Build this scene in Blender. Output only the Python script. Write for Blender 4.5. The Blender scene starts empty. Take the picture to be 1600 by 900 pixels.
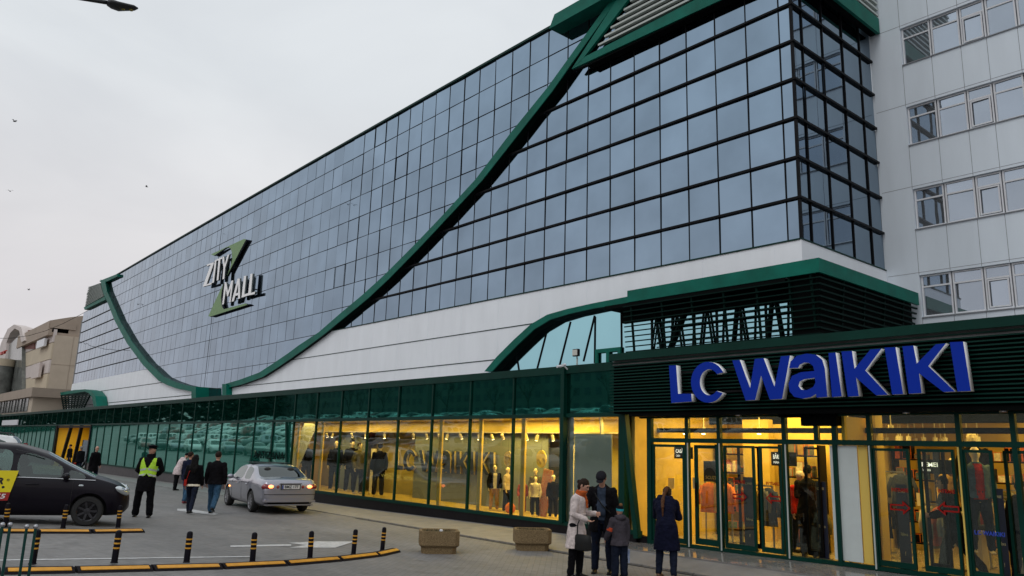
import bpy, bmesh, math, random
from mathutils import Vector, Matrix, noise
random.seed(7)
R = math.radians
S = bpy.context.scene
COL = S.collection
# ------------------------------------------------------------------ camera
CAMR = Matrix(((0.653199806, 0.135546626, 0.744954445), (0.756591362, -0.155810083, -0.635053328), (0.029992077, 0.978442809, -0.204328522)))
CZ = 2.1; FPX = 1214.6
cam = bpy.data.cameras.new('camera'); cam.sensor_width = 36; cam.lens = FPX / 1600 * 36
cam.clip_end = 6000; cam.clip_start = 0.05
camo = bpy.data.objects.new('camera', cam); COL.objects.link(camo)
camo.matrix_world = Matrix.Translation((0, 0, CZ)) @ CAMR.to_4x4()
S.camera = camo
# ------------------------------------------------------------------ world: overcast daylight
W = bpy.data.worlds.new('World'); S.world = W; W.use_nodes = True
nt = W.node_tree; N = nt.nodes; Lk = nt.links; bg = N['Background']
sky = N.new('ShaderNodeTexSky'); sky.sky_type = 'NISHITA'; sky.sun_disc = False
sky.sun_elevation = R(38); sky.sun_rotation = R(200)
tc = N.new('ShaderNodeTexCoord'); sp = N.new('ShaderNodeSeparateXYZ'); Lk.new(tc.outputs['Generated'], sp.inputs[0])
cr = N.new('ShaderNodeValToRGB'); Lk.new(sp.outputs['Z'], cr.inputs[0])
e = cr.color_ramp.elements; e[0].position = 0.0; e[0].color = (.68, .63, .645, 1); e[1].position = .75; e[1].color = (.76, .80, .83, 1)
m_ = cr.color_ramp.elements.new(.22); m_.color = (.715, .70, .71, 1)
m_ = cr.color_ramp.elements.new(.42); m_.color = (.715, .745, .77, 1)
nz = N.new('ShaderNodeTexNoise'); nz.inputs['Scale'].default_value = 2.2; nz.inputs['Detail'].default_value = 5; nz.inputs['Distortion'].default_value = .5
mp = N.new('ShaderNodeMapping'); mp.inputs['Scale'].default_value = (1, 1, 2.5); Lk.new(tc.outputs['Generated'], mp.inputs[0]); Lk.new(mp.outputs[0], nz.inputs[0])
cr2 = N.new('ShaderNodeValToRGB'); Lk.new(nz.outputs[0], cr2.inputs[0])
cr2.color_ramp.elements[0].position = .3; cr2.color_ramp.elements[0].color = (9.6, 9.65, 9.8, 1)
cr2.color_ramp.elements[1].position = .72; cr2.color_ramp.elements[1].color = (11.5, 11.5, 11.45, 1)
mu = N.new('ShaderNodeMix'); mu.data_type = 'RGBA'; mu.blend_type = 'MULTIPLY'; mu.inputs[0].default_value = 1
Lk.new(cr.outputs[0], mu.inputs[6]); Lk.new(cr2.outputs[0], mu.inputs[7])
mx = N.new('ShaderNodeMix'); mx.data_type = 'RGBA'; mx.inputs[0].default_value = .96
Lk.new(sky.outputs[0], mx.inputs[6]); Lk.new(mu.outputs[2], mx.inputs[7])
Lk.new(mx.outputs[2], bg.inputs[0]); bg.inputs[1].default_value = 0.10
sl = bpy.data.lights.new('sun', 'SUN'); sl.energy = .5; sl.angle = R(25); sl.color = (1, .97, .93)
slo = bpy.data.objects.new('sun', sl); COL.objects.link(slo); slo.rotation_euler = (R(40), 0, R(20))
S.view_settings.view_transform = 'Standard'; S.view_settings.look = 'None'; S.view_settings.exposure = 0.0; S.view_settings.gamma = 1
S.render.engine = 'CYCLES'; S.cycles.max_bounces = 7; S.cycles.transparent_max_bounces = 12
S.cycles.sample_clamp_indirect = 3.0; S.cycles.caustics_reflective = False; S.cycles.caustics_refractive = False
try: S.cycles.use_denoising = True
except Exception: pass

# ------------------------------------------------------------------ survey helpers: photo measurements to metres on a known plane
def ray(px, py):
    return CAMR @ Vector((px - 800, -(py - 450), -FPX)).normalized()
def onY(px, py, Y):
    r = ray(px, py); t = Y / r.y; return Vector((r.x * t, Y, CZ + r.z * t))
def onX(px, py, X):
    r = ray(px, py); t = X / r.x; return Vector((X, r.y * t, CZ + r.z * t))
def interp(x, pts):
    if x <= pts[0][0]: return pts[0][1]
    for (a, b), (c, d) in zip(pts, pts[1:]):
        if x <= c: return b + (d - b) * (x - a) / (c - a)
    return pts[-1][1]
def G(x, y):            # the ground: level by the mall, rising gently towards the car park
    t = max(0, min(84, 9.5 - y))
    u = max(0, min(1, (-27 - x) / 33)); u = u * u * (3 - 2 * u)
    h = .055 * (t - .5 * min(t, 1)) + .085 * max(0, min(56, -8 - y)) if t > 0 else 0
    return h - .22 * u
def zfac(x):            # pavement level along the shop front
    return interp(x, [(-120, -.3), (-58.7, -.22), (-27.2, 0), (-14, .15), (-10.5, .24), (-7.3, .29), (0, .33)])
def onG(px, py):
    r = ray(px, py); t = 3.0
    for i in range(60):
        P = Vector((r.x * t, r.y * t, CZ + r.z * t)); d = P.z - G(P.x, P.y)
        if abs(d) < .002: break
        t += d / max(.02, -r.z) * .7
    P.z = G(P.x, P.y); return P

# ------------------------------------------------------------------ materials
MATS = {}
def mat(name, col, rough=.6, metal=0, var=.0, vs=3.0, bump=0, bs=40, spec=.5, coat=0, emit=None, es=0, alpha=None, col2=None, stretch=None):
    if name in MATS: return MATS[name]
    m = bpy.data.materials.new(name); m.use_nodes = True; n = m.node_tree.nodes; l = m.node_tree.links
    b = n['Principled BSDF']; b.inputs['Base Color'].default_value = (*col, 1); b.inputs['Roughness'].default_value = rough
    b.inputs['Metallic'].default_value = metal; b.inputs['Specular IOR Level'].default_value = spec
    b.inputs['Coat Weight'].default_value = coat; b.inputs['Coat Roughness'].default_value = .03
    tcn = n.new('ShaderNodeTexCoord'); src = tcn.outputs['Object']
    if stretch:
        mpn = n.new('ShaderNodeMapping'); mpn.inputs['Scale'].default_value = stretch; l.new(src, mpn.inputs[0]); src = mpn.outputs[0]
    if var or col2:
        x = n.new('ShaderNodeTexNoise'); x.inputs['Scale'].default_value = vs; x.inputs['Detail'].default_value = 6; x.inputs['Roughness'].default_value = .6
        l.new(src, x.inputs[0])
        rp = n.new('ShaderNodeValToRGB'); l.new(x.outputs[0], rp.inputs[0])
        c2 = col2 or tuple(min(1, c * (1 + var)) for c in col)
        c1 = tuple(c * (1 - var) for c in col) if not col2 else col
        rp.color_ramp.elements[0].position = .32; rp.color_ramp.elements[0].color = (*c1, 1)
        rp.color_ramp.elements[1].position = .68; rp.color_ramp.elements[1].color = (*c2, 1)
        l.new(rp.outputs[0], b.inputs['Base Color'])
    if bump:
        x = n.new('ShaderNodeTexNoise'); x.inputs['Scale'].default_value = bs; x.inputs['Detail'].default_value = 4; l.new(src, x.inputs[0])
        bp = n.new('ShaderNodeBump'); bp.inputs['Strength'].default_value = bump; bp.inputs['Distance'].default_value = .02
        l.new(x.outputs[0], bp.inputs['Height']); l.new(bp.outputs[0], b.inputs['Normal'])
    if emit: b.inputs['Emission Color'].default_value = (*emit, 1); b.inputs['Emission Strength'].default_value = es
    MATS[name] = m; return m
def mirror_glass(name, col, rough=.02, panel=None, wav=.02, wsc=1.2, diff=None, dfac=0.0, pvar=.06, dirt=.06):
    """coated facade glass: tinted mirror whose panes differ a little in tint and lie a little out of true"""
    m = bpy.data.materials.new(name); m.use_nodes = True; n = m.node_tree.nodes; l = m.node_tree.links
    b = n['Principled BSDF']; b.inputs['Metallic'].default_value = 1; b.inputs['Roughness'].default_value = rough
    g = n.new('ShaderNodeNewGeometry')
    src = g.outputs['Position']
    colout = None
    rgb = n.new('ShaderNodeRGB'); rgb.outputs[0].default_value = (*col, 1); colout = rgb.outputs[0]
    if panel:
        at = n.new('ShaderNodeAttribute'); at.attribute_name = 'pane'
        mr = n.new('ShaderNodeMapRange'); l.new(at.outputs['Fac'], mr.inputs[0]); mr.inputs[3].default_value = 1 - pvar; mr.inputs[4].default_value = 1 + pvar
        vm = n.new('ShaderNodeVectorMath'); vm.operation = 'SCALE'; l.new(colout, vm.inputs[0]); l.new(mr.outputs[0], vm.inputs['Scale']); colout = vm.outputs[0]
    nn = n.new('ShaderNodeTexNoise'); nn.inputs['Scale'].default_value = .55; nn.inputs['Detail'].default_value = 6
    l.new(src, nn.inputs[0]); mr2 = n.new('ShaderNodeMapRange'); l.new(nn.outputs[0], mr2.inputs[0]); mr2.inputs[1].default_value = .3; mr2.inputs[2].default_value = .7
    mr2.inputs[3].default_value = 1 - dirt; mr2.inputs[4].default_value = 1 + dirt
    vm2 = n.new('ShaderNodeVectorMath'); vm2.operation = 'SCALE'; l.new(colout, vm2.inputs[0]); l.new(mr2.outputs[0], vm2.inputs['Scale'])
    l.new(vm2.outputs[0], b.inputs['Base Color'])
    if wav:
        w = n.new('ShaderNodeTexNoise'); w.inputs['Scale'].default_value = wsc; w.inputs['Detail'].default_value = 1.5; l.new(src, w.inputs[0])
        bp = n.new('ShaderNodeBump'); bp.inputs['Strength'].default_value = wav; bp.inputs['Distance'].default_value = .1
        l.new(w.outputs[0], bp.inputs['Height']); l.new(bp.outputs[0], b.inputs['Normal'])
    if dfac:
        d = n.new('ShaderNodeBsdfDiffuse'); d.inputs[0].default_value = (*diff, 1)
        mxs = n.new('ShaderNodeMixShader'); mxs.inputs[0].default_value = dfac
        l.new(b.outputs[0], mxs.inputs[1]); l.new(d.outputs[0], mxs.inputs[2]); l.new(mxs.outputs[0], n['Material Output'].inputs[0])
    MATS[name] = m; return m
def clear_glass(name, tint, refl=.12, wav=.01):
    m = bpy.data.materials.new(name); m.use_nodes = True; n = m.node_tree.nodes; l = m.node_tree.links
    n.remove(n['Principled BSDF'])
    t = n.new('ShaderNodeBsdfTransparent'); t.inputs[0].default_value = (*tint, 1)
    g = n.new('ShaderNodeBsdfGlossy'); g.inputs[0].default_value = (.9, .97, .95, 1); g.inputs['Roughness'].default_value = .01
    lw = n.new('ShaderNodeFresnel'); lw.inputs[0].default_value = 1.45
    ad = n.new('ShaderNodeMath'); ad.operation = 'MULTIPLY_ADD'; ad.inputs[1].default_value = 1.3; ad.inputs[2].default_value = refl; ad.use_clamp = True
    l.new(lw.outputs[0], ad.inputs[0])
    mxs = n.new('ShaderNodeMixShader'); l.new(ad.outputs[0], mxs.inputs[0]); l.new(t.outputs[0], mxs.inputs[1]); l.new(g.outputs[0], mxs.inputs[2])
    if wav:
        ge = n.new('ShaderNodeNewGeometry'); w = n.new('ShaderNodeTexNoise'); w.inputs['Scale'].default_value = 1.1; w.inputs['Detail'].default_value = 1; l.new(ge.outputs['Position'], w.inputs[0])
        bp = n.new('ShaderNodeBump'); bp.inputs['Strength'].default_value = wav; bp.inputs['Distance'].default_value = .1
        l.new(w.outputs[0], bp.inputs['Height']); l.new(bp.outputs[0], g.inputs['Normal'])
    l.new(mxs.outputs[0], n['Material Output'].inputs[0]); MATS[name] = m; return m
def emis(name, col, s):
    return mat(name, (.8, .8, .8), emit=col, es=s)

mirror_glass('facade_glass', (.235, .315, .405), panel=True, wav=.012, pvar=.09, dirt=.09)
mirror_glass('side_glass', (.22, .30, .38), panel=True, wav=.012)
mirror_glass('teal_glass', (.31, .56, .63), rough=.03, wav=0, dirt=.03)
mirror_glass('office_glass', (.50, .57, .66), wav=.02, diff=(.22, .24, .26), dfac=.35, panel=True, pvar=.12)
mirror_glass('green_band_glass', (.06, .33, .275), wav=.005, wsc=.7, diff=(.0, .022, .016), dfac=.38, dirt=.15)
mirror_glass('green_low_glass', (.29, .68, .58), wav=.005, wsc=.7, diff=(.022, .155, .115), dfac=.40, dirt=.15)
clear_glass('shop_glass', (.86, .93, .84), .035, .03)
clear_glass('door_glass', (.95, .97, .9), .0, .01)
clear_glass('car_glass', (.30, .42, .39), .05, 0)
clear_glass('tinted_car_glass', (.03, .035, .04), .03, 0)
mat('black_metal', (.004, .004, .005), .5, spec=.12)
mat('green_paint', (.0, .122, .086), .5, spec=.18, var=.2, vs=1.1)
mat('dark_green_paint', (.0, .030, .021), .45, spec=.15, var=.2, vs=1.2)
mat('dark_green_slat', (.0, .012, .009), .6, spec=.08)
mat('white_clad', (.85, .88, .92), .42, var=.045, vs=.7, stretch=(1.6, 1.6, .35))
mat('office_clad', (.72, .79, .86), .45, var=.08, vs=.35, stretch=(1.6, 1.6, .3))
mat('grey_joint', (.25, .26, .28), .7)
mat('white_frame', (.72, .73, .76), .4)
mat('louver_grey', (.46, .50, .47), .5)
mat('plinth', (.007, .006, .008), .4, spec=.15, var=.3, vs=4)
mat('plinth_brown', (.055, .047, .050), .4, var=.25, vs=3)
mat('roofing', (.2, .2, .2), .9, var=.2)
# ------------------------------------------------------------------ mesh builder
def tagit(o, label=None, cat=None, group=None, kind=None):
    if label: o['label'] = label
    if cat: o['category'] = cat
    if group: o['group'] = group
    if kind: o['kind'] = kind
    return o
def empty(name, loc, rz=0, label=None, cat=None, group=None):
    o = bpy.data.objects.new(name, None); o.empty_display_size = .2; COL.objects.link(o)
    o.location = loc; o.rotation_euler = (0, 0, rz); return tagit(o, label, cat, group)
def link(name, me, parent=None, world=False, loc=None):
    """world=True: the mesh is given in world metres and is rebased to its parent's (unrotated) origin"""
    o = bpy.data.objects.new(name, me); COL.objects.link(o)
    if parent is not None:
        o.parent = parent
        if world:
            p = parent; off = Vector((0, 0, 0))
            while p is not None: off += Vector(p.location); p = p.parent
            me.transform(Matrix.Translation(-off))
    elif world:
        xs = [v.co for v in me.vertices]
        if xs:
            c = Vector(((min(v.x for v in xs) + max(v.x for v in xs)) / 2, (min(v.y for v in xs) + max(v.y for v in xs)) / 2, min(v.z for v in xs)))
            me.transform(Matrix.Translation(-c)); o.location = c
    if loc is not None: o.location = loc
    return o
class MB:
    def __init__(s): s.v = []; s.f = []; s.m = []; s.a = []
    def add(s, vs, fs, mi=0, a=.5):
        k = len(s.v); s.v += [tuple(v) for v in vs]; s.f += [tuple(i + k for i in f) for f in fs]; s.m += [mi] * len(fs); s.a += [a] * len(fs); return s
    def box(s, x0, x1, y0, y1, z0, z1, mi=0, a=.5):
        vs = [(x0, y0, z0), (x1, y0, z0), (x1, y1, z0), (x0, y1, z0), (x0, y0, z1), (x1, y0, z1), (x1, y1, z1), (x0, y1, z1)]
        return s.add(vs, [(0, 3, 2, 1), (4, 5, 6, 7), (0, 1, 5, 4), (1, 2, 6, 5), (2, 3, 7, 6), (3, 0, 4, 7)], mi, a)
    def bar(s, p, q, w, h=None, up=(0, 0, 1), mi=0):
        p = Vector(p); q = Vector(q); d = (q - p).normalized(); u = Vector(up)
        if abs(d.dot(u)) > .98: u = Vector((0, 1, 0))
        sd = d.cross(u).normalized(); u = sd.cross(d); h = h or w
        vs = []
        for c in (p, q):
            for a, b in ((-1, -1), (1, -1), (1, 1), (-1, 1)): vs.append(c + sd * (a * w / 2) + u * (b * h / 2))
        return s.add(vs, [(0, 1, 2, 3), (7, 6, 5, 4), (0, 4, 5, 1), (1, 5, 6, 2), (2, 6, 7, 3), (3, 7, 4, 0)], mi)
    def tube(s, pts, r, n=10, mi=0, caps=True, ry=None, side=None):
        """tube along pts; r number or list; ry second radius along the frame's up"""
        pts = [Vector(p) for p in pts]; m = len(pts); rs = r if isinstance(r, (list, tuple)) else [r] * m
        rys = ry if isinstance(ry, (list, tuple)) else ([ry] * m if ry is not None else rs)
        rings = []; prev = Vector(side) if side is not None else None
        for i, p in enumerate(pts):
            d = (pts[min(i + 1, m - 1)] - pts[max(i - 1, 0)])
            d = d.normalized() if d.length > 1e-9 else Vector((0, 0, 1))
            if prev is None:
                a = Vector((1, 0, 0)) if abs(d.x) < .9 else Vector((0, 1, 0)); prev = (a - d * a.dot(d)).normalized()
            sd = prev - d * prev.dot(d)
            sd = sd.normalized() if sd.length > 1e-6 else prev
            prev = sd; up = d.cross(sd)
            rings.append([p + sd * (rs[i] * math.cos(2 * math.pi * k / n)) + up * (rys[i] * math.sin(2 * math.pi * k / n)) for k in range(n)])
        vs = [v for rg in rings for v in rg]; fs = []
        for i in range(m - 1):
            for k in range(n): fs.append((i * n + k, i * n + (k + 1) % n, (i + 1) * n + (k + 1) % n, (i + 1) * n + k))
        if caps: fs.append(tuple(range(n - 1, -1, -1))); fs.append(tuple((m - 1) * n + k for k in range(n)))
        return s.add(vs, fs, mi)
    def ball(s, c, r, n=12, m=8, mi=0, rot=None):
        c = Vector(c); rx, ry, rz = r if isinstance(r, (tuple, list)) else (r, r, r); vs = [(0, 0, rz)]
        for i in range(1, m):
            t = math.pi * i / m
            for k in range(n): vs.append((rx * math.sin(t) * math.cos(2 * math.pi * k / n), ry * math.sin(t) * math.sin(2 * math.pi * k / n), rz * math.cos(t)))
        vs.append((0, 0, -rz)); fs = []
        for k in range(n): fs.append((0, 1 + k, 1 + (k + 1) % n))
        for i in range(m - 2):
            for k in range(n): fs.append((1 + i * n + k, 1 + (i + 1) * n + k, 1 + (i + 1) * n + (k + 1) % n, 1 + i * n + (k + 1) % n))
        b = len(vs) - 1
        for k in range(n): fs.append((b, 1 + (m - 2) * n + (k + 1) % n, 1 + (m - 2) * n + k))
        vv = [Vector(v) for v in vs]
        if rot is not None: vv = [rot @ v for v in vv]
        return s.add([v + c for v in vv], fs, mi)
    def lathe(s, prof, c=(0, 0, 0), n=16, axis='Z', mi=0):
        vs = []
        for r, h in prof:
            for k in range(n):
                a = 2 * math.pi * k / n
                p = {'Z': (r * math.cos(a), r * math.sin(a), h), 'Y': (r * math.cos(a), h, r * math.sin(a)), 'X': (h, r * math.cos(a), r * math.sin(a))}[axis]
                vs.append((p[0] + c[0], p[1] + c[1], p[2] + c[2]))
        m = len(prof); fs = []
        for i in range(m - 1):
            for k in range(n): fs.append((i * n + k, i * n + (k + 1) % n, (i + 1) * n + (k + 1) % n, (i + 1) * n + k))
        fs.append(tuple(range(n - 1, -1, -1))); fs.append(tuple((m - 1) * n + k for k in range(n)))
        return s.add(vs, fs, mi)
    def strip(s, A, B, depth, mi=0):
        """ribbon between two 3D polylines A and B, thickened by the vector depth"""
        A = [Vector(p) for p in A]; B = [Vector(p) for p in B]; d = Vector(depth); n = len(A)
        vs = A + B + [p + d for p in A] + [p + d for p in B]; fs = []
        for i in range(n - 1):
            a, b, c, e = i, i + 1, n + i + 1, n + i
            fs += [(a, b, c, e), (2 * n + a, 2 * n + e, 2 * n + c, 2 * n + b), (a, 2 * n + a, 2 * n + b, b), (e, c, 2 * n + c, 2 * n + e)]
        fs += [(0, n, 3 * n, 2 * n), (n - 1, 3 * n - 1, 4 * n - 1, 2 * n - 1)]
        return s.add(vs, fs, mi)
    def frame(s, x0, x1, z0, z1, y0, y1, w, mi=0):
        s.box(x0, x0 + w, y0, y1, z0, z1, mi); s.box(x1 - w, x1, y0, y1, z0, z1, mi)
        s.box(x0 + w, x1 - w, y0 + .002, y1 - .002, z1 - w, z1, mi); return s.box(x0 + w, x1 - w, y0 + .002, y1 - .002, z0, z0 + w, mi)
    def mesh(s, name, mats, smooth=False, bevel=0, fix=False):
        me = bpy.data.meshes.new(name); me.from_pydata(s.v, [], s.f)
        for m in (mats if isinstance(mats, (list, tuple)) else [mats]): me.materials.append(MATS[m] if isinstance(m, str) else m)
        me.polygons.foreach_set('material_index', s.m)
        at = me.attributes.new('pane', 'FLOAT', 'FACE'); at.data.foreach_set('value', s.a)
        if bevel or fix:
            bm = bmesh.new(); bm.from_mesh(me)
            bmesh.ops.recalc_face_normals(bm, faces=bm.faces)
            if bevel: bmesh.ops.bevel(bm, geom=[e for e in bm.edges if e.is_manifold and e.calc_face_angle(0) > .5], offset=bevel, segments=2, affect='EDGES', clamp_overlap=True)
            bm.to_mesh(me); bm.free()
        if smooth:
            me.polygons.foreach_set('use_smooth', [True] * len(me.polygons))
            if smooth != 'all':
                try: me.set_sharp_from_angle(angle=R(40))
                except Exception: pass
        me.update(); return me
    def build(s, name, mats, parent=None, world=False, smooth=False, bevel=0, loc=None, fix=False):
        return link(name, s.mesh(name, mats, smooth, bevel, fix), parent, world, loc)
def poly_mesh(name, loops, depth, m, to3d):
    """filled outline (first loop) with holes, thickened, mapped by to3d(u, v, w)"""
    cu = bpy.data.curves.new(name, 'CURVE'); cu.dimensions = '2D'; cu.fill_mode = 'BOTH'; cu.extrude = depth / 2
    for lp in loops:
        sp = cu.splines.new('POLY'); sp.points.add(len(lp) - 1); sp.use_cyclic_u = True
        for p, q in zip(sp.points, lp): p.co = (q[0], q[1], 0, 1)
    o = bpy.data.objects.new('tmp', cu); COL.objects.link(o); bpy.context.view_layer.update()
    me = bpy.data.meshes.new_from_object(o.evaluated_get(bpy.context.evaluated_depsgraph_get()))
    bpy.data.objects.remove(o); bpy.data.curves.remove(cu)
    for v in me.vertices: v.co = to3d(v.co.x, v.co.y, v.co.z)
    bm = bmesh.new(); bm.from_mesh(me); bmesh.ops.remove_doubles(bm, verts=bm.verts, dist=1e-4); bmesh.ops.recalc_face_normals(bm, faces=bm.faces); bm.to_mesh(me); bm.free()
    me.name = name; me.materials.clear(); me.materials.append(MATS[m] if isinstance(m, str) else m); return me
def text_mesh(name, s, size, depth, m, M4, bold=0, width=None, shear=0, align='CENTER'):
    """lettering in the plane XZ of M4, centred on its origin"""
    cu = bpy.data.curves.new(name, 'FONT'); cu.body = s; cu.size = size; cu.extrude = depth / 2; cu.offset = bold; cu.align_x = align; cu.align_y = 'CENTER'; cu.shear = shear; cu.resolution_u = 3
    o = bpy.data.objects.new('tmp', cu); COL.objects.link(o); bpy.context.view_layer.update()
    me = bpy.data.meshes.new_from_object(o.evaluated_get(bpy.context.evaluated_depsgraph_get()))
    bpy.data.objects.remove(o); bpy.data.curves.remove(cu)
    if width and len(me.vertices):
        xs = [v.co.x for v in me.vertices]; k = width / max(1e-6, max(xs) - min(xs)); c = (max(xs) + min(xs)) / 2
        for v in me.vertices: v.co.x = (v.co.x - c) * k
    me.transform(Matrix(((1, 0, 0, 0), (0, 0, 1, 0), (0, 1, 0, 0), (0, 0, 0, 1)))); me.flip_normals()
    me.transform(M4); me.name = name; me.materials.clear(); me.materials.append(MATS[m] if isinstance(m, str) else m); return me
def T(x, y, z): return Matrix.Translation((x, y, z))

# ------------------------------------------------------------------ ground
def ground_mat():
    m = bpy.data.materials.new('paving'); m.use_nodes = True; n = m.node_tree.nodes; l = m.node_tree.links; b = n['Principled BSDF']
    g = n.new('ShaderNodeNewGeometry'); mpn = n.new('ShaderNodeMapping'); mpn.inputs['Rotation'].default_value = (0, 0, R(45)); l.new(g.outputs['Position'], mpn.inputs[0])
    br = n.new('ShaderNodeTexBrick'); br.inputs['Scale'].default_value = 1; br.inputs['Brick Width'].default_value = .22; br.inputs['Row Height'].default_value = .11
    br.inputs['Mortar Size'].default_value = .006; br.inputs['Mortar Smooth'].default_value = .3; br.inputs['Bias'].default_value = 0
    br.inputs['Color1'].default_value = (.185, .179, .174, 1); br.inputs['Color2'].default_value = (.208, .201, .196, 1); br.inputs['Mortar'].default_value = (.145, .14, .136, 1)
    l.new(mpn.outputs[0], br.inputs[0])
    n1 = n.new('ShaderNodeTexNoise'); n1.inputs['Scale'].default_value = .45; n1.inputs['Detail'].default_value = 8; n1.inputs['Roughness'].default_value = .65; l.new(g.outputs['Position'], n1.inputs[0])
    mr = n.new('ShaderNodeMapRange'); l.new(n1.outputs[0], mr.inputs[0]); mr.inputs[1].default_value = .3; mr.inputs[2].default_value = .7; mr.inputs[3].default_value = .72; mr.inputs[4].default_value = 1.18
    n2 = n.new('ShaderNodeTexNoise'); n2.inputs['Scale'].default_value = 6; n2.inputs['Detail'].default_value = 6; l.new(g.outputs['Position'], n2.inputs[0])
    mr2 = n.new('ShaderNodeMapRange'); l.new(n2.outputs[0], mr2.inputs[0]); mr2.inputs[1].default_value = .3; mr2.inputs[2].default_value = .7; mr2.inputs[3].default_value = .85; mr2.inputs[4].default_value = 1.1
    # tyre-polished lanes running along the shop front
    w = n.new('ShaderNodeTexNoise'); w.inputs['Scale'].default_value = .9; w.inputs['Detail'].default_value = 3
    mp2 = n.new('ShaderNodeMapping'); mp2.inputs['Scale'].default_value = (.05, 1, 1); mp2.inputs['Rotation'].default_value = (0, 0, R(12)); l.new(g.outputs['Position'], mp2.inputs[0]); l.new(mp2.outputs[0], w.inputs[0])
    mr3 = n.new('ShaderNodeMapRange'); l.new(w.outputs[0], mr3.inputs[0]); mr3.inputs[1].default_value = .35; mr3.inputs[2].default_value = .65; mr3.inputs[3].default_value = .86; mr3.inputs[4].default_value = 1.08
    k = n.new('ShaderNodeMath'); k.operation = 'MULTIPLY'; l.new(mr.outputs[0], k.inputs[0]); l.new(mr2.outputs[0], k.inputs[1])
    k2 = n.new('ShaderNodeMath'); k2.operation = 'MULTIPLY'; l.new(k.outputs[0], k2.inputs[0]); l.new(mr3.outputs[0], k2.inputs[1])
    # old oil drips and repaired patches
    n5 = n.new('ShaderNodeTexNoise'); n5.inputs['Scale'].default_value = 1.3; n5.inputs['Detail'].default_value = 3; l.new(g.outputs['Position'], n5.inputs[0])
    mr5 = n.new('ShaderNodeMapRange'); l.new(n5.outputs[0], mr5.inputs[0]); mr5.inputs[1].default_value = .62; mr5.inputs[2].default_value = .70; mr5.inputs[3].default_value = 1; mr5.inputs[4].default_value = .74
    k3 = n.new('ShaderNodeMath'); k3.operation = 'MULTIPLY'; l.new(k2.outputs[0], k3.inputs[0]); l.new(mr5.outputs[0], k3.inputs[1]); k2 = k3
    vm = n.new('ShaderNodeVectorMath'); vm.operation = 'SCALE'; l.new(br.outputs[0], vm.inputs[0]); l.new(k2.outputs[0], vm.inputs['Scale']); l.new(vm.outputs[0], b.inputs['Base Color'])
    b.inputs['Roughness'].default_value = .62
    mr4 = n.new('ShaderNodeMapRange'); l.new(n1.outputs[0], mr4.inputs[0]); mr4.inputs[3].default_value = .5; mr4.inputs[4].default_value = .8; l.new(mr4.outputs[0], b.inputs['Roughness'])
    bp = n.new('ShaderNodeBump'); bp.inputs['Strength'].default_value = .5; bp.inputs['Distance'].default_value = .006; l.new(br.outputs['Fac'], bp.inputs['Height']); bp.invert = True; l.new(bp.outputs[0], b.inputs['Normal'])
    MATS['paving'] = m
ground_mat()
mat('pavement_slabs', (.205, .198, .192), .55, var=.16, vs=2.5, bump=.2, bs=60)
mat('kerb_stone', (.20, .19, .18), .7, var=.2, vs=5, bump=.3, bs=80)
mat('groove', (.02, .018, .018), .8)
mat('polished_tile', (.20, .19, .18), .12, var=.2, vs=4)
mat('road_paint', (.52, .52, .52), .6, var=.25, vs=12)
gx = [-2500, -1500, -900, -500] + [-320 + 20 * i for i in range(11)] + [-110 + 4 * i for i in range(33)] + [30, 60, 120, 300, 900, 2500]
gy = [-2500, -900, -300, -140, -90, -74.5, -60, -45, -30, -20, -12, -6, -2, 1, 3, 5, 7, 8, 8.5, 9, 9.5, 10, 12, 14, 16, 20, 30, 60, 200, 900, 2500]
gm = MB(); gm.add([(x, y, G(x, y) - (.06 if y > 13.9 else 0)) for y in gy for x in gx], [(j * len(gx) + i, j * len(gx) + i + 1, (j + 1) * len(gx) + i + 1, (j + 1) * len(gx) + i) for j in range(len(gy) - 1) for i in range(len(gx) - 1)])
tagit(gm.build('ground', 'paving'), kind='structure')
# pavement along the shop front, sloping up to it
px_ = [-120, -100, -80, -60, -50, -40, -34, -30, -27, -24, -21, -18, -16, -14, -12.2]
pv = MB(); A_ = [(x, 12.25, G(x, 12.25) + .012) for x in px_]; B_ = [(x, 14.0, max(zfac(x), G(x, 13.9) + .014)) for x in px_]
pv.strip(A_, B_, (0, 0, -.2))
tagit(pv.build('pavement', 'pavement_slabs', fix=True), kind='structure')
pv = MB(); xs_ = [-12.2, -11.5, -10.5, -9, -7.3, -5, -2, 2]
pv.strip([(x, 12.25, G(x, 12.25) + .012) for x in xs_], [(x, 13.0, .10 + .3 * (zfac(x) - .1)) for x in xs_], (0, 0, -.2)); tagit(pv.build('pavement', 'pavement_slabs', fix=True), kind='structure')
pv = MB(); pv.strip([(x, 13.0, .10 + .3 * (zfac(x) - .1) + .03) for x in xs_], [(x, 14.1, zfac(x) - .02) for x in xs_], (0, 0, -.2)); tagit(pv.build('entrance_terrace', 'polished_tile', fix=True), kind='structure')
kb = MB(); ks = MB()
for i in range(40):
    x = -21 + i * .6
    ks.box(x + .008, x + .592, 12.165, 12.248, G(x, 12.2) - .05, G(x, 12.2) + .03)
    kb.box(x, x + .6, 12.10, 12.16, G(x, 12.1) - .02, G(x, 12.1) + .005)
tagit(ks.build('kerb', 'kerb_stone', bevel=.006), kind='structure'); tagit(kb.build('gutter', 'groove'), kind='structure')
def mark(ptslist, name='road_marking'):
    b = MB()
    for pts in ptslist:
        P = [onG(*p) for p in pts]; b.add([(p.x, p.y, p.z + .006) for p in P], [tuple(range(len(P)))])
    return tagit(b.build(name, 'road_paint'), kind='structure')
mark([[(360, 855), (360, 852.6), (455, 850.5), (455, 853)], [(451, 848.5), (500, 846), (552, 847), (524, 856), (452, 856), (478, 852)], [(505, 848), (505, 846.4), (552, 846.3), (552, 847.6)]])
mark([[(277, 795), (297, 795.5), (341, 803), (334, 805), (277, 798)]])
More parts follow.
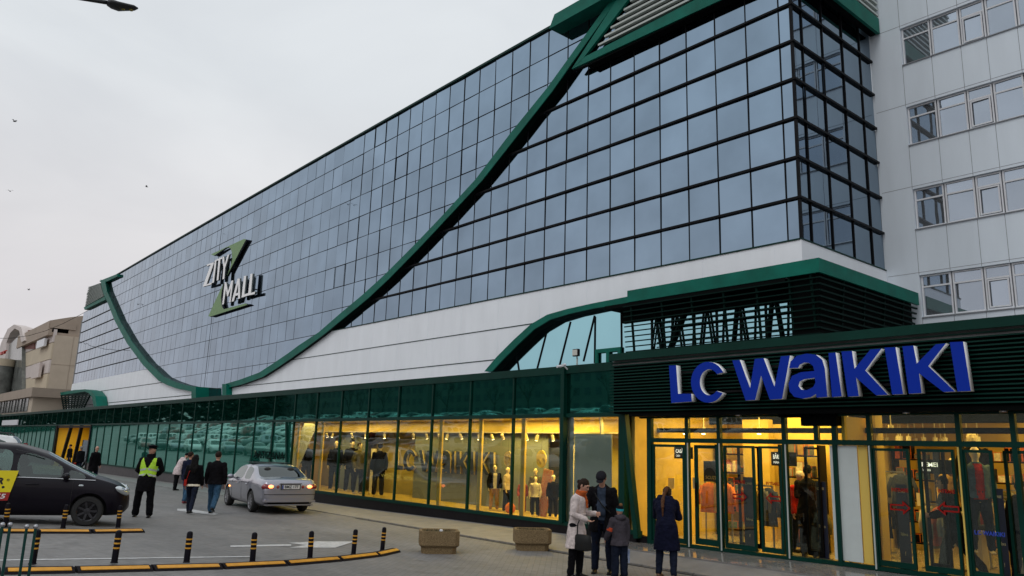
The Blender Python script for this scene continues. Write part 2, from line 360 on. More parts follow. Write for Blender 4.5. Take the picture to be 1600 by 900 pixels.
mark([[(0, 876.5), (0, 874.8), (395, 869.2), (395, 870.4)]])
mark([[(0, 812), (0, 809.5), (76, 811), (76, 813.5)]])
# ================================================================== the mall: upper block with the curtain wall
PITX = 1.3746; X0 = -13.54; XC = -13.05; XL = -119.3; ZB = 9.44; PZ = 1.471; YU = 24.0
def wz(x, z):
    u = max(0, (-26 - x) / 78) ** 1.5
    return 2.1 + (z - 2.1) * (1 - .035 * u)
Upx = [(347, 606), (348, 601), (375, 593), (405, 582), (428, 567), (450, 552), (466, 540), (498, 519), (530, 491), (567, 460), (599, 431), (647, 383), (690, 338), (743, 280), (799, 206), (855, 137), (899, 76), (950, 6), (985, -45)]
Lpx = [(354, 607), (356, 606), (380, 600), (410, 589), (432, 575), (454, 560), (474, 546), (505, 523), (537, 497), (575, 466), (608, 435), (657, 385), (701, 338), (753, 282), (808, 212), (863, 142), (906, 81), (958, 8), (993, -45)]
YB = 23.6
UR = [onY(x, y, YB) for x, y in Upx]; LR = [onY(x, y, YB) for x, y in Lpx]
MR = [(a + b) / 2 for a, b in zip(UR, LR)]
OLp = [(157, 437), (160, 455), (168, 473), (179, 501), (198, 536), (223, 570), (248, 595), (262, 602), (276, 607), (301, 612)]
ILp = [(164, 439), (167, 455), (175, 473), (187, 501), (206, 534), (231, 566), (256, 589), (269, 595), (283, 600), (304, 605)]
OL = [onY(x, y, YB) for x, y in OLp]; IL = [onY(x, y, YB) for x, y in ILp]
ML = [(a + b) / 2 for a, b in zip(OL, IL)]
def xr_at(z):           # X of the right band's centre line at height z
    p = sorted([(m.z, m.x) for m in MR]); return interp(z, p)
def xl_at(z):
    p = sorted([(m.z, m.x) for m in ML]); return interp(z, p)
mall = empty('mall_building', (-66, 24, 4.2), label='long glass upper block of the mall with a sweeping green band across its curtain wall', cat='mall building')
xs = [XC] + [X0 - PITX * i for i in range(200) if X0 - PITX * i > XL] + [XL]
def project(p):
    q = CAMR.transposed() @ (Vector(p) - Vector((0, 0, CZ)))
    if q.z > -.1: return None
    return (800 + FPX * q.x / -q.z, 450 - FPX * q.y / -q.z)
cells = []
rnd = random.Random(3)
for k in range(-3, 13):
    za, zb = ZB + PZ * k, ZB + PZ * (k + 1)
    for i in range(len(xs) - 1):
        xa, xb = xs[i + 1], xs[i]; zm = (za + zb) / 2; xm = (xa + xb) / 2
        if k < 0 and not (xl_at(max(zb, 6.8)) - 2 < xm < xr_at(max(zb, 6.8)) + 2): continue
        if k >= 9 and xm < -20.6: continue
        if k >= 7 and xm < xl_at(zm) + 0 and xm < -100: continue
        tk = .009 if xm > -50 else .004; t1, t2 = rnd.uniform(-tk, tk), rnd.uniform(-tk, tk)
        vs = [(xa + .002, YU + t1, wz(xa, za)), (xb - .002, YU - t1, wz(xb, za)), (xb - .002, YU - t1 + t2, wz(xb, zb)), (xa + .002, YU + t1 + t2, wz(xa, zb))]
        pp = [project(v) for v in vs]; ar = 0
        if all(pp):
            ar = abs((pp[0][0] - pp[2][0]) * (pp[1][1] - pp[3][1]) - (pp[1][0] - pp[3][0]) * (pp[0][1] - pp[2][1])) / 2
            if pp[0][1] < 5 or pp[2][1] < 0: ar *= .2
        if xm > -26 and k >= 6 and zm > 19.2: ar = 0
        cells.append((ar, vs, rnd.random()))
cells.sort(key=lambda c: -c[0])
NPAN = 86
for ar, vs, a in cells[:NPAN]:
    b = MB(); b.add(vs, [(0, 1, 2, 3)], 0, a); b.build('glass_panel', 'facade_glass', mall, world=True)
b = MB()
for ar, vs, a in cells[NPAN:]: b.add(vs, [(0, 1, 2, 3)], 0, a)
tagit(b.build('glazing', 'facade_glass', mall, world=True), kind='stuff')
# mullions and transoms
b = MB()
for x in xs[1:]:
    zt = 22.68 if x < -20.6 else 28; w = .022 if x > -45 else .010; pr = .018 if x > -45 else .004
    z0 = 5.0 if xl_at(6.8) - 2 < x < xr_at(6.8) + 4 else ZB
    if xl_at(9) > x: zt = interp(x, [(XL, 18.2), (-105, 22.68)])
    b.add([(x - w, YU - pr, wz(x, z0)), (x + w, YU - pr, wz(x, z0)), (x + w, YU + .03, wz(x, z0)), (x - w, YU + .03, wz(x, z0)), (x - w, YU - pr, wz(x, zt)), (x + w, YU - pr, wz(x, zt)), (x + w, YU + .03, wz(x, zt)), (x - w, YU + .03, wz(x, zt))],
          [(0, 3, 2, 1), (4, 5, 6, 7), (0, 1, 5, 4), (1, 2, 6, 5), (2, 3, 7, 6), (3, 0, 4, 7)])
def hbar(b, xa, xb, z, h, y0, y1):
    n = max(1, int((xb - xa) / 6)); st = [xa + (xb - xa) * i / n for i in range(n + 1)]
    b.strip([(x, y0, wz(x, z - h)) for x in st], [(x, y0, wz(x, z + h)) for x in st], (0, y1 - y0, 0))
for k in range(-2, 10):
    z = ZB + PZ * k
    if k < 9: hbar(b, xl_at(max(z, 6.8)), xr_at(max(z, 6.8)) , z, .014, YU - .022, YU + .02)
b.box(-69.0, -68.94, YU - .01, YU + .02, 5.2, 22.2)
# tilt-open panes drawn with heavier frames here and there
for i, k in [(8, 3), (14, 5), (19, 6), (24, 2), (21, 8)]:
    if i + 1 >= len(xs): continue
    xa, xb = xs[i + 1], xs[i]; za, zb = ZB + PZ * k, ZB + PZ * (k + 1)
    if xa < xr_at(za) - 1: b.frame(xa, xb, wz(xa, za), wz(xa, zb), YU - .04, YU - .024, .022)
b.build('mullions', 'black_metal', mall, world=True)
bt = MB()
for k in range(0, 13):
    z = ZB + PZ * k
    if k > 0:
        hbar(bt, xr_at(z) + .3, XC + .11, z, .042, YU - .10, YU)
        bt.box(XC, XC + .11, YU, 30.25, z - .042, z + .042)
    if 0 < k < 7: hbar(bt, XL, xl_at(z) - .2, z, .035, YU - .09, YU)
bt.box(XC - .04, XC + .05, YU - .06, YU + .05, ZB, 28)
bt.build('transom_ledges', 'black_metal', mall, world=True)
# glass side of the block
b = MB(); bm_ = MB(); ys = [24.05, 24.7, 26.2, 27.8, 29.3, 30.28]
for k in range(0, 13):
    for j in range(len(ys) - 1):
        t = rnd.uniform(-.008, .008)
        b.add([(XC + t, ys[j], ZB + PZ * k), (XC - t, ys[j + 1], ZB + PZ * k), (XC - t, ys[j + 1], ZB + PZ * (k + 1)), (XC + t, ys[j], ZB + PZ * (k + 1))], [(0, 1, 2, 3)], 0, rnd.random())
for y in ys[1:-1]: bm_.box(XC + .003, XC + .05, y - .025, y + .025, ZB, 28)
tagit(b.build('side_glazing', 'side_glass', mall, world=True), kind=None)
bm_.build('side_mullions', 'black_metal', mall, world=True)
# white cladding with thin joints
zr = ZB
right = [(XC, 3.9), (XC, zr)] + [(m.x, m.z) for m in reversed(MR) if m.z < zr - .15] + [(MR[0].x, 3.9)]
xz = xr_at(zr); right.insert(2, (xz, zr))
zl = wz(-100, ZB)
left = [(XL - 1.6, 3.9), (XL - .1, wz(XL, ZB) + .02), (xl_at(zl), zl)] + [(m.x, m.z) for m in ML if m.z < zl] + [(ML[-1].x, 3.9)]
for lp in (right, left):
    link('white_cladding', poly_mesh('white_cladding', [lp], .1, 'white_clad', lambda u, v, w: Vector((u, 23.93 + w, v))), mall, world=True)
b = MB(); b.box(XC + .002, XC + .06, 23.88, 30.28, 3.9, ZB - .03); b.build('white_cladding', 'white_clad', mall, world=True)
b = MB()
for z in (7.88, 6.38):
    b.box(xr_at(z) + .3, -28.6 if z < 7 else XC, 23.86, 23.875, z - .02, z + .02)
    b.box(XL - .8, xl_at(z) - .1, 23.86, 23.875, z - .3 - .03, z - .3 + .03)
b.box(xr_at(9.44) + .2, XC + .03, 23.84, 23.9, ZB - .05, ZB)
b.box(XC + .061, XC + .085, 23.84, 30.25, ZB - .05, ZB - .0)
b.build('cladding_joint', 'dark_green_paint', mall, world=True)
bj = MB()
for x in range(-44, -13, 3): bj.box(x - .008, x + .008, 23.868, 23.88, 4.2, 9.4)
bj.build('cladding_seams', 'white_clad', mall, world=True)
# the sweeping bands
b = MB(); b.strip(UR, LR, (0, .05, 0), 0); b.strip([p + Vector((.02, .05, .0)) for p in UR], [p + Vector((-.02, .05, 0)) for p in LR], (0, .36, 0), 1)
b.build('green_band', ['green_paint', 'band_side' if 'band_side' in MATS else mat('band_side', (.0, .007, .005), .6, spec=.08)], mall, world=True, fix=True)  # near-black sides: shade on the green underside put into the colour
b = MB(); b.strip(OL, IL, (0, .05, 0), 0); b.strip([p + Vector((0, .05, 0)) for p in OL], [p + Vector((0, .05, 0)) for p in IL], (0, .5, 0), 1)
q0, q1, q2, q3 = onY(299, 604, 22.9), onY(306, 604, 22.9), onY(306, 622, 22.9), onY(299, 622, 22.9)
b.add([q0, q1, q2, q3] + [p + Vector((0, 1.1, 0)) for p in (q0, q1, q2, q3)], [(0, 3, 2, 1), (4, 5, 6, 7), (0, 1, 5, 4), (1, 2, 6, 5), (2, 3, 7, 6), (3, 0, 4, 7)], 0)
b.build('green_band', ['green_paint', 'dark_green_paint'], mall, world=True, fix=True)  # left band: shade on its returns painted as a darker green
b = MB(); b.strip([onY(347, 600, 23.4), onY(347, 622, 23.4)], [onY(353.5, 600, 23.4), onY(353.5, 622, 23.4)], (0, .6, 0)); b.build('green_band', 'green_paint', mall, world=True, fix=True)
# roof edge, roof, far end
b = MB(); hbar(b, -112, -20, 22.72, .06, YU - .12, YU + .3); b.build('roof_edge', 'dark_green_paint', mall, world=True)
b = MB(); b.strip([(x, YU + .05, wz(x, 22.7)) for x in (XL, -60, -26)], [(x, 52, wz(x, 22.7)) for x in (XL, -60, -26)], (0, 0, -.3)); b.box(-20.5, XC - .1, YU + .1, 52, 27.8, 28); b.box(-26, -20.4, YU + .1, 52, 22.3, 22.66)
b.box(XL - 1.2, XL, 24.1, 52, 3.9, 18); b.box(XL, XC - .1, 51.8, 52, 3.9, 22)
b.build('roof', 'roofing', mall, world=True)
# capping box at the top left of the diagonal band
b = MB(); A = onY(858, 45, 23.2); Bq = onY(868, 30, 23.2)
b.add([(A.x, 23.2, A.z), (-20.2, 23.2, A.z), (-20.2, 23.2, A.z + .62), (A.x + .35, 23.2, A.z + .62), (A.x, 24.3, A.z), (-20.2, 24.3, A.z), (-20.2, 24.3, A.z + .62), (A.x + .35, 24.3, A.z + .62)],
      [(0, 3, 2, 1), (4, 5, 6, 7), (0, 1, 5, 4), (1, 2, 6, 5), (2, 3, 7, 6), (3, 0, 4, 7)])
b.faces = None
b.build('roof_cap', 'green_paint', mall, world=True, fix=True)
# louvred box at the top right
YF = 23.5; XS = XC + .5
def F(x, y): return onY(x, y, YF)
zb_ = 19.38
fa = F(893, 108); 
b = MB()
b.strip([F(893, 108), (XS, YF, zb_ - .02)], [F(903, 92) + Vector((.45, 0, -.06)), (XS, YF, zb_ + .66)], (0, .12, 0))
b.strip([F(893, 108), F(963, 0), F(990, -42)], [F(908, 95), F(981, 0), F(1008, -42)], (0, .14, 0))
b.box(XS - .12, XS, YF + .13, 30.2, zb_ - .02, zb_ + .66)
b.build('louver_frame', 'green_paint', mall, world=True, fix=True)
b = MB(); b.box(fa.x + .9, XS - .02, YF + .06, 23.98, zb_ + .003, zb_ + .06); b.box(XC + .1, XS - .02, 23.98, 30.2, zb_ + .003, zb_ + .06)
b.strip([F(925, 86) + Vector((0, .35, 0)), F(1000, -30) + Vector((0, .35, 0)), ], [(XS - .2, YF + .35, zb_ + .1), (XS - .2, YF + .35, 27)], (0, .1, 0))
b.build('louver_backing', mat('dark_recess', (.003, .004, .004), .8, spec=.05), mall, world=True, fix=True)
b = MB()
for i in range(26):
    z = zb_ + .80 + i * .27; p = sorted([(F(px, py).z, F(px, py).x) for px, py in ((920, 84), (981, 0), (1008, -42))]); xa = interp(z, [(p[0][0], p[0][1]), (p[1][0], p[1][1]), (p[2][0], p[2][1])])
    b.bar((xa + .1, YF + .16, z), (XS - .1, YF + .16, z), .16, .09)
    b.bar((XS - .08, YF + .2, z), (XS - .08, 30.2, z), .16, .09)
b.build('louver_slats', 'louver_grey', mall, world=True)
# louvre box and cap at the far left top
YQ = 23.65
def Q(x, y, yy=YQ): return onY(x, y, yy)
b = MB(); b.strip([Q(155, 439), Q(183, 428)], [Q(160, 443), Q(183, 432)], (0, .35, 0)); b.strip([Q(132, 484), Q(165, 468)], [Q(131, 480), Q(163, 463)], (0, .9, 0))
b.build('roof_cap', 'green_paint', mall, world=True, fix=True)
b = MB()
for i in range(13):
    t = i / 12; p = Q(134 + 5 * t, 478 - 29 * t); q = Q(163 - 5 * t, 462 - 18 * t); b.bar(p, q, .2, .10)
b.build('louver_slats', mat('louver_dull', (.22, .25, .23), .6), mall, world=True)
b = MB(); b.strip([Q(135, 480, 23.9), Q(140, 448, 23.9)], [Q(162, 466, 23.9), Q(157, 442, 23.9)], (0, .1, 0)); b.build('louver_backing', 'dark_green_paint', mall, world=True, fix=True)
# ---- arch with teal glazing over the terrace
sc = 2.2857
def ap(x, y, Y): return onY(750 + x / sc, 380 + y / sc, Y)
out = [(15, 458), (60, 405), (120, 345), (180, 290), (240, 255), (310, 235), (400, 215), (530, 190)]
inn = [(42, 458), (82, 415), (135, 362), (192, 308), (250, 273), (318, 252), (405, 233), (530, 213)]
YA = 23.35
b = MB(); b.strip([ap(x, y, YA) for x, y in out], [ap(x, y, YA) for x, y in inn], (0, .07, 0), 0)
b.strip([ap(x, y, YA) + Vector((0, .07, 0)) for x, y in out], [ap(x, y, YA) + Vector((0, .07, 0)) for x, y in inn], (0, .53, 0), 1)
b.build('arch_frame', ['green_paint', 'band_side'], mall, world=True, fix=True)  # arch underside gets the same near-black, its shade put into the colour
tl = [ap(x, y, YA + .7) for x, y in inn]
gp = [(p.x, p.z) for p in tl] + [(-20.9, 8.05), (-13.2, 8.05 - .0), (-13.2, 3.9), (tl[0].x, 3.9)]
link('arch_glazing', poly_mesh('arch_glazing', [gp], .02, 'teal_glass', lambda u, v, w: Vector((u, 23.85 + w, v))), mall, world=True)
b = MB()
def zarch(x): return interp(x, sorted([(p.x, p.z) for p in tl]) + [(-13, 8.0)])
for (x0_, y0_), (x1_, y1_) in [((130, 405), (138, 445)), ((235, 323), (203, 437)), ((322, 280), (283, 425)), ((408, 258), (368, 412)), ((410, 262), (408, 418)), ((503, 240), (505, 408))]:
    b.bar(ap(x0_, y0_, 23.81), ap(x1_, y1_ + 10, 23.81), .035, .035)
b.box(ap(95, 448, 23.8).x, -19.5, 23.79, 23.83, 5.62, 5.68)
for i in range(7): b.box(-19.4 + i * 1.0 - .03, -19.4 + i * 1.0 + .03, 23.79, 23.83, 4.2, 8.0)
b.build('arch_mullions', 'black_metal', mall, world=True)
b = MB()
d0 = ap(412, 380, 23.75); d1 = ap(503, 416, 23.75); b.frame(d0.x, d1.x, 4.2, d0.z, 23.72, 23.8, .16); b.box((d0.x + d1.x) / 2 - .08, (d0.x + d1.x) / 2 + .08, 23.72, 23.8, 4.3, d0.z - .1)
b.build('terrace_door', 'green_paint', mall, world=True)
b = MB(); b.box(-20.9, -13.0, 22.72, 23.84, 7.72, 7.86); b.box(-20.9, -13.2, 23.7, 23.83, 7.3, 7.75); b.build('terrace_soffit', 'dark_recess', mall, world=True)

# ---- slatted green box hung on the corner
XB = -11.8; XBL = onY(980, 455, 22.7).x; YBX = 22.7
cb = empty('louvered_terrace_screen', ((XBL + XB) / 2, 26, 4.2), label='dark green slatted box with a bright green fascia wrapping the corner above the shop sign', cat='terrace screen')
b = MB(); b.box(XBL, XB, YBX, YBX + .1, 7.87, 8.33); b.box(XB - .1, XB, YBX + .101, 30.1, 7.87, 8.33); b.box(XBL, XBL + .1, YBX + .101, 23.8, 7.87, 8.33)
b.build('fascia', 'green_paint', cb, world=True)
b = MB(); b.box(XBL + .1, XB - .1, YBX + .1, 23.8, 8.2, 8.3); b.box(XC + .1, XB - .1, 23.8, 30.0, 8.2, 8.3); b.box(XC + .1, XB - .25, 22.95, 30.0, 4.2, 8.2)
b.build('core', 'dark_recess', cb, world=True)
b = MB()
for i in range(19):
    z = 7.72 - i * .195; ins = (7.87 - z) * .10
    b.box(XBL - .25 + ins * 0, XB - ins, YBX + ins, YBX + ins + .05, z - .02, z + .02)
    b.box(XB - ins - .07, XB - ins, YBX + ins + .071, 30.0 - ins * 2.5, z - .028, z + .028)
b.build('slats', 'dark_green_slat', cb, world=True)
b = MB()
for x in (XBL + .1, -18.1, -16.75, -15.4, -14.1, -12.9, XB - .35):
    b.bar((x, YBX + .1, 7.9), (x, YBX + .48, 4.2), .07)
for y in (24.5, 26, 27.5, 29): b.bar((XB - .12, y, 7.9), (XB - .5, y, 4.2), .07)
b.build('upright', 'dark_green_slat', cb, world=True)
b = MB()
for i in range(5):
    xa = -18.2 + i * 1.37
    b.bar((xa, 23.76, 7.8), (xa - .52, 23.76, 4.2), .065); b.bar((xa + .04, 23.75, 7.8), (xa + .56, 23.75, 4.2), .065)
b.bar((-17.6, 23.74, 7.8), (-19.5, 23.74, 4.2), .09); b.bar((-19.2, 23.73, 7.8), (-18.5, 23.73, 4.2), .09); b.bar((-19.1, 23.77, 7.6), (-19.7, 23.77, 4.2), .05)
for z in (6.9, 5.3): b.bar((-18.6, 23.7, z), (-13.2, 23.7, z + .02), .05)
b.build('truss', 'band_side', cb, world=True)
# small matching screen at the far left corner
cs = empty('arched_terrace_canopy', (onY(120, 640, 22.6).x, 23, 4.2), label='small green arched canopy with a perforated screen at the far left end of the mall', cat='canopy')
za = lambda x, y, Y=22.6: onY(x / 3.75, 460 + y / 3.75, Y)
b = MB(); b.strip([za(352, 575), za(435, 560), za(500, 556), (za(535, 565)), za(558, 595), za(568, 665)], [za(358, 590), za(440, 578), za(497, 568), za(522, 580), za(540, 605), za(550, 665)], (0, 1.2, 0))
b.build('arch_frame', 'green_paint', cs, world=True, fix=True)
b = MB()
for i in range(8):
    t = i / 7; b.bar(za(358 + 14 * t, 592 + 84 * t, 22.7), za(530 - 40 * t, 592 + 75 * t, 22.7), .16, .14)
for i in range(9):
    t = i / 8; b.bar(za(360 + 168 * t, 592 - 4 * t, 22.8), za(375 + 115 * t, 676 - 6 * t, 22.8), .14)
b.build('screen', 'dark_green_slat', cs, world=True)

# ================================================================== ZITY MALL sign
sg = empty('mall_sign', tuple(onY(365, 490, 23)), label='green letter Z emblem sign with white words ZITY MALL high on the glass wall', cat='sign')
mat('sign_green', (.14, .27, .09), .45, var=.08); mat('sign_white', (.95, .94, .94), .4); mat('sign_side', (.10, .12, .12), .5); mat('sign_dark', (.012, .016, .022), .5)
def sp_(x, y, Y): return onY(250 + x / 4.5, 340 + y / 4.5, Y)
def sign_piece(name, loops, front, m, side, dep, parent=sg):
    def lp(L): return [(lambda P: (P.x, P.z))(sp_(x, y, front)) for x, y in L]
    me = poly_mesh(name, [lp(L) for L in loops], dep, m, lambda u, v, w: Vector((u, front + dep / 2 - w, v)))
    me.materials.append(MATS[side])
    for p in me.polygons:
        if abs(p.normal.y) < .5 or p.center.y > front + dep / 2: p.material_index = 1
    return link(name, me, parent, world=True)
sign_piece('emblem', [[(358, 258), (590, 150), (604, 153), (470, 411), (496, 345), (508, 290), (505, 245), (497, 217), (482, 207), (460, 213), (378, 268)]], 23.72, 'sign_green', 'sign_dark', .20)
sign_piece('emblem', [[(340, 692), (372, 620), (446, 462), (435, 510), (428, 560), (430, 600), (438, 632), (448, 645), (600, 603), (615, 612), (350, 697)]], 23.72, 'sign_green', 'sign_dark', .20)
for L in ([[(330, 330), (377, 313), (378, 322), (327, 470), (364, 455), (361, 470), (302, 486), (304, 476), (356, 331), (328, 342)]],
          [[(385, 301), (397, 297), (379, 455), (366, 460)]],
          [[(396, 294), (440, 277), (440, 288), (425, 293), (410, 440), (398, 443), (411, 299), (396, 305)]],
          [[(437, 276), (449, 272), (455, 330), (475, 262), (487, 258), (458, 352), (452, 430), (439, 434), (446, 352)]],
          [[(437, 612), (455, 457), (466, 454), (477, 520), (503, 444), (514, 441), (496, 595), (486, 597), (499, 490), (478, 552), (471, 554), (463, 500), (448, 609)]],
          [[(503, 592), (545, 430), (560, 426), (563, 568), (549, 572), (549, 545), (529, 550), (518, 587)], [(533, 533), (549, 528), (550, 465)]],
          [[(573, 563), (590, 412), (606, 408), (592, 540), (620, 531), (618, 548)]],
          [[(618, 548), (635, 397), (651, 393), (639, 530), (668, 520), (665, 538)]]):
    sign_piece('letter', L, 23.56, 'sign_white', 'sign_side', .16)
b = MB()
for x, y in ((400, 240), (560, 190), (480, 370), (420, 560), (380, 670), (560, 610), (350, 440), (420, 420), (470, 560), (600, 520), (640, 500)):
    P = sp_(x, y, 23.6); b.bar((P.x, 23.9, P.z), (P.x, 24, P.z), .08)
b.build('bracket', 'black_metal', sg, world=True)

# ================================================================== office building on the right
of = empty('office_building', (-4, 36, 4.2), label='pale grey panelled office building with ribbon windows at the right edge', cat='office building')
YO = 30.3; XO = -11.8
bays = [XO] + [onY(x, 90, YO).x for x in (1455.6, 1502.8, 1544.4)]
pitch = (bays[-1] - bays[0]) / 3
while bays[-1] < 4: bays.append(bays[-1] + pitch)
rows = [(7.45 + 3.42 * k, 9.05 + 3.42 * k) for k in range(0, 6)]
b = MB(); z = 3.9
for (s0, s1) in rows:
    b.box(XO, bays[-1], YO, YO + .4, z, s0, 0); z = s1
b.box(XO, bays[-1], YO, YO + .4, z, z + 3, 0); b.box(XC, XO, YO, YO + .4, 3.9, z + 3, 0); b.box(bays[-1], 8, YO, YO + .4, 3.9, z + 3)
b.box(XC, 8, YO + .9, YO + 12, 3.9, z + 3)
b.build('wall', 'office_clad', of, world=True)
b = MB()
for i, (s0, s1) in enumerate(rows):
    b.box(XC + .1, bays[-1], YO - .006, YO + .01, s1 + .10, s1 + .115)
    b.box(XO, bays[-1], YO - .05, YO + .02, s0 - .05, s0 - .012)
    for x in bays[1:]: b.box(x - .008, x + .008, YO - .004, YO + .01, s0 - 1.8, s0 - .06)
    b.box(XO - .008, XO + .008, YO - .004, YO + .01, s0 - 1.8, s0 - .06)
b.build('joint', 'grey_joint', of, world=True)
rw = random.Random(5)
mat('curtain', (.55, .55, .50), .9, var=.2, vs=6, stretch=(6, 1, .3))
mat('room_dark', (.10, .10, .11), .9)
for i, (s0, s1) in enumerate(rows[:5]):
    for j in range(len(bays) - 1):
        xa, xb = bays[j], bays[j + 1]; opening = (j % 3 == 2)
        f = MB(); f.frame(xa + .02, xb - .02, s0 + .01, s1 - .01, YO + .10, YO + .17, .055)
        zt = s0 + (s1 - s0) * .72
        if j == 0 or not opening: f.box(xa + .075, xb - .075, YO + .105, YO + .165, zt - .03, zt + .03)
        else: f.box(xa + .075, xb - .075, YO + .105, YO + .165, zt - .03, zt + .03); f.frame(xa + .1, xb - .1, s0 + .09, zt - .05, YO + .08, YO + .10, .05)
        w = f.build('window', 'white_frame', of, world=True)
        g = MB(); t = rw.uniform(-.014, .014); t2 = rw.uniform(-.012, .012)
        g.add([(xa + .05, YO + .15 + t, s0 + .04), (xb - .05, YO + .15 - t, s0 + .04), (xb - .05, YO + .15 - t + t2, zt), (xa + .05, YO + .15 + t + t2, zt)], [(0, 1, 2, 3)], 0, rw.random() * (.55 if j == 0 else 1))
        g.add([(xa + .05, YO + .15 - t2, zt), (xb - .05, YO + .15 + t, zt), (xb - .05, YO + .15 + t, s1 - .04), (xa + .05, YO + .15 - t2, s1 - .04)], [(0, 1, 2, 3)], 0, rw.random())
        g.build('pane', 'office_glass', w, world=True)

# ================================================================== shop gallery (ground floor)
pod = empty('shop_gallery', (-55, 18, 0), label='long low ground-floor shop front of dark green glass running under the mall', cat='shop front')
PX = [-12.24, -14.2] + [-14.27 - 1.915 * k for k in range(1, 47)]
ZT = 3.0; ZC = 4.05; ZS = .4; YG = 14.0
b = MB()
b.box(-140, -12.24, YG - .07, YG + .1, ZC, 4.25); b.build('fascia_cap', 'dark_green_paint', pod, world=True)
b = MB(); b.box(-140, -12.24, YG + .1, 24, 4.0, 4.16); b.box(-12.24, 6, 13.6, 24, 4.1, 4.22); b.box(-12.24, 6, 24, 30.3, 4.1, 4.22); b.build('roof', 'roofing', pod, world=True)
b = MB(); b.box(-29.6, -11.75, YG - .03, YG + .12, -.35, ZS - .06, 0); b.build('plinth', 'plinth', pod, world=True)
b = MB(); b.box(-61.8, -29.6, YG - .03, YG + .12, -.5, ZS - .06, 0); b.box(-103.3, -73.1, YG - .03, YG + .12, -.6, ZS - .06); b.build('plinth', 'plinth_brown', pod, world=True)
b = MB(); b.box(-61.8, -11.75, YG - .06, YG + .06, ZS - .06, ZS + .03); b.box(-103, -73.1, YG - .06, YG + .06, ZS - .06, ZS + .03)
b.box(-103, -12.24, YG - .05, YG + .05, ZT - .05, ZT + .05)
for x in PX:
    if x < -103: continue
    w = .028 if x < -15 else .05
    if x == -12.24: continue
    if -73 < x < -62 : b.box(x - w, x + w, YG - .04, YG + .04, ZT + .05, ZC); continue
    b.box(x - w, x + w, YG - .04, YG + .04, ZS + .03, ZT - .05); b.box(x - w, x + w, YG - .04, YG + .04, ZT + .05, ZC)
b.build('window_frame', 'dark_green_paint', pod, world=True)
rp = random.Random(11)
for i in range(len(PX) - 1):
    xa, xb = PX[i + 1], PX[i]
    if xa < -103: break
    t, t2 = rp.uniform(-.0022, .0022), rp.uniform(-.002, .002)
    b = MB(); b.add([(xa, YG + t, ZT), (xb, YG - t, ZT), (xb, YG - t + t2, ZC), (xa, YG + t + t2, ZC)], [(0, 1, 2, 3)]); b.build('upper_pane', 'green_band_glass', pod, world=True)
    if -73.4 < (xa + xb) / 2 < -62: continue
    t, t2 = rp.uniform(-.0018, .0018), rp.uniform(-.0015, .0015)
    if xb > -29.5:
        b = MB(); b.add([(xa, YG, ZS), (xb, YG, ZS), (xb, YG, ZT), (xa, YG, ZT)], [(0, 1, 2, 3)]); b.build('shop_window', 'shop_glass', pod, world=True)
    else:
        b = MB(); b.add([(xa, YG + t, ZS), (xb, YG - t, ZS), (xb, YG - t + t2, ZT), (xa, YG + t + t2, ZT)], [(0, 1, 2, 3)]); b.build('green_pane', 'green_low_glass', pod, world=True)
b = MB(); b.box(-140, -103, YG - .02, YG + .1, -1, ZC); b.build('end_wall', mat('green_wall', (.005, .065, .04), .5, var=.1), pod, world=True)
b = MB(); b.box(-31.56, -31.44, YG - .05, YG + .07, ZS, ZT); b.build('post', 'dark_green_paint', pod, world=True); b = MB(); b.box(-12.33, -12.15, YG - .1, YG + .06, ZS, ZC)
b.bar((-12.12, YG - .12, 3.0), (-11.74, YG - .12, .28), .12, .14); b.bar((-14.2, YG - .05, 4.2), (-14.2, YG - .05, ZS), .12, .14)
b.build('post', 'dark_green_paint', pod, world=True)
b = MB(); b.box(-103.2, -103.0, YG - .12, YG + .1, -.3, 4.3); b.build('post', 'green_paint', pod, world=True)
# far-left yellow doorway
mat('yellow_wall', (.62, .36, .02), .6); mat('yellow_panel', (.62, .40, .02), .5, var=.05)
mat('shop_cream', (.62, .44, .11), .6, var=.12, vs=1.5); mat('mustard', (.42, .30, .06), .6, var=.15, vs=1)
b = MB(); b.box(-73.1, -61.8, 14.02, 14.1, -.2, -.15); b.box(-73.1, -61.8, 16.4, 16.5, -.3, 3.2); b.box(-73.2, -73.1, 14.05, 16.5, -.3, 3.2); b.box(-61.8, -61.7, 14.12, 16.5, -.3, 3.2); b.box(-73.1, -61.8, 14.1, 16.4, 2.95, 3.0); b.build('yellow_lobby', 'yellow_panel', pod, world=True)
b = MB()
for x in (-73.0, -61.9): b.box(x - .12, x + .12, YG - .08, YG + .1, -.3, ZT)
b.bar((-70.6, 14.1, -.2), (-68.6, 14.1, 3.0), .22); b.bar((-66.4, 14.1, -.2), (-65.3, 14.1, 3.0), .22); b.box(-73, -61.9, YG - .02, YG + .06, 2.78, 2.92)
b.build('door_frame', 'black_metal', pod, world=True)
b = MB(); b.box(-64.9, -62.2, 14.2, 14.25, -.2, 1.9); b.build('door', 'side_glass', pod, world=True)
def lamp(name, loc, size, power, col=(1, .68, .16), rot=(0, 0, 0), sy=None):
    l = bpy.data.lights.new(name, 'AREA'); l.energy = power; l.color = col; l.size = size
    if sy: l.shape = 'RECTANGLE'; l.size_y = sy
    o = bpy.data.objects.new(name, l); COL.objects.link(o); o.location = loc; o.rotation_euler = rot; return o
lamp('lobby_lamp', (-67.5, 15.1, 2.9), 8, 190, (1, .80, .30), sy=1.2)
# white notice board on the green end wall
P = onY(5, 657, 13.9); P2 = onY(28, 664, 13.9)
b = MB(); b.box(P.x, P2.x, 13.82, 13.9, P2.z, P.z); tagit(b.build('notice_board', 'white_frame', world=True), 'white oblong board on the dark green wall at the far left', 'board')
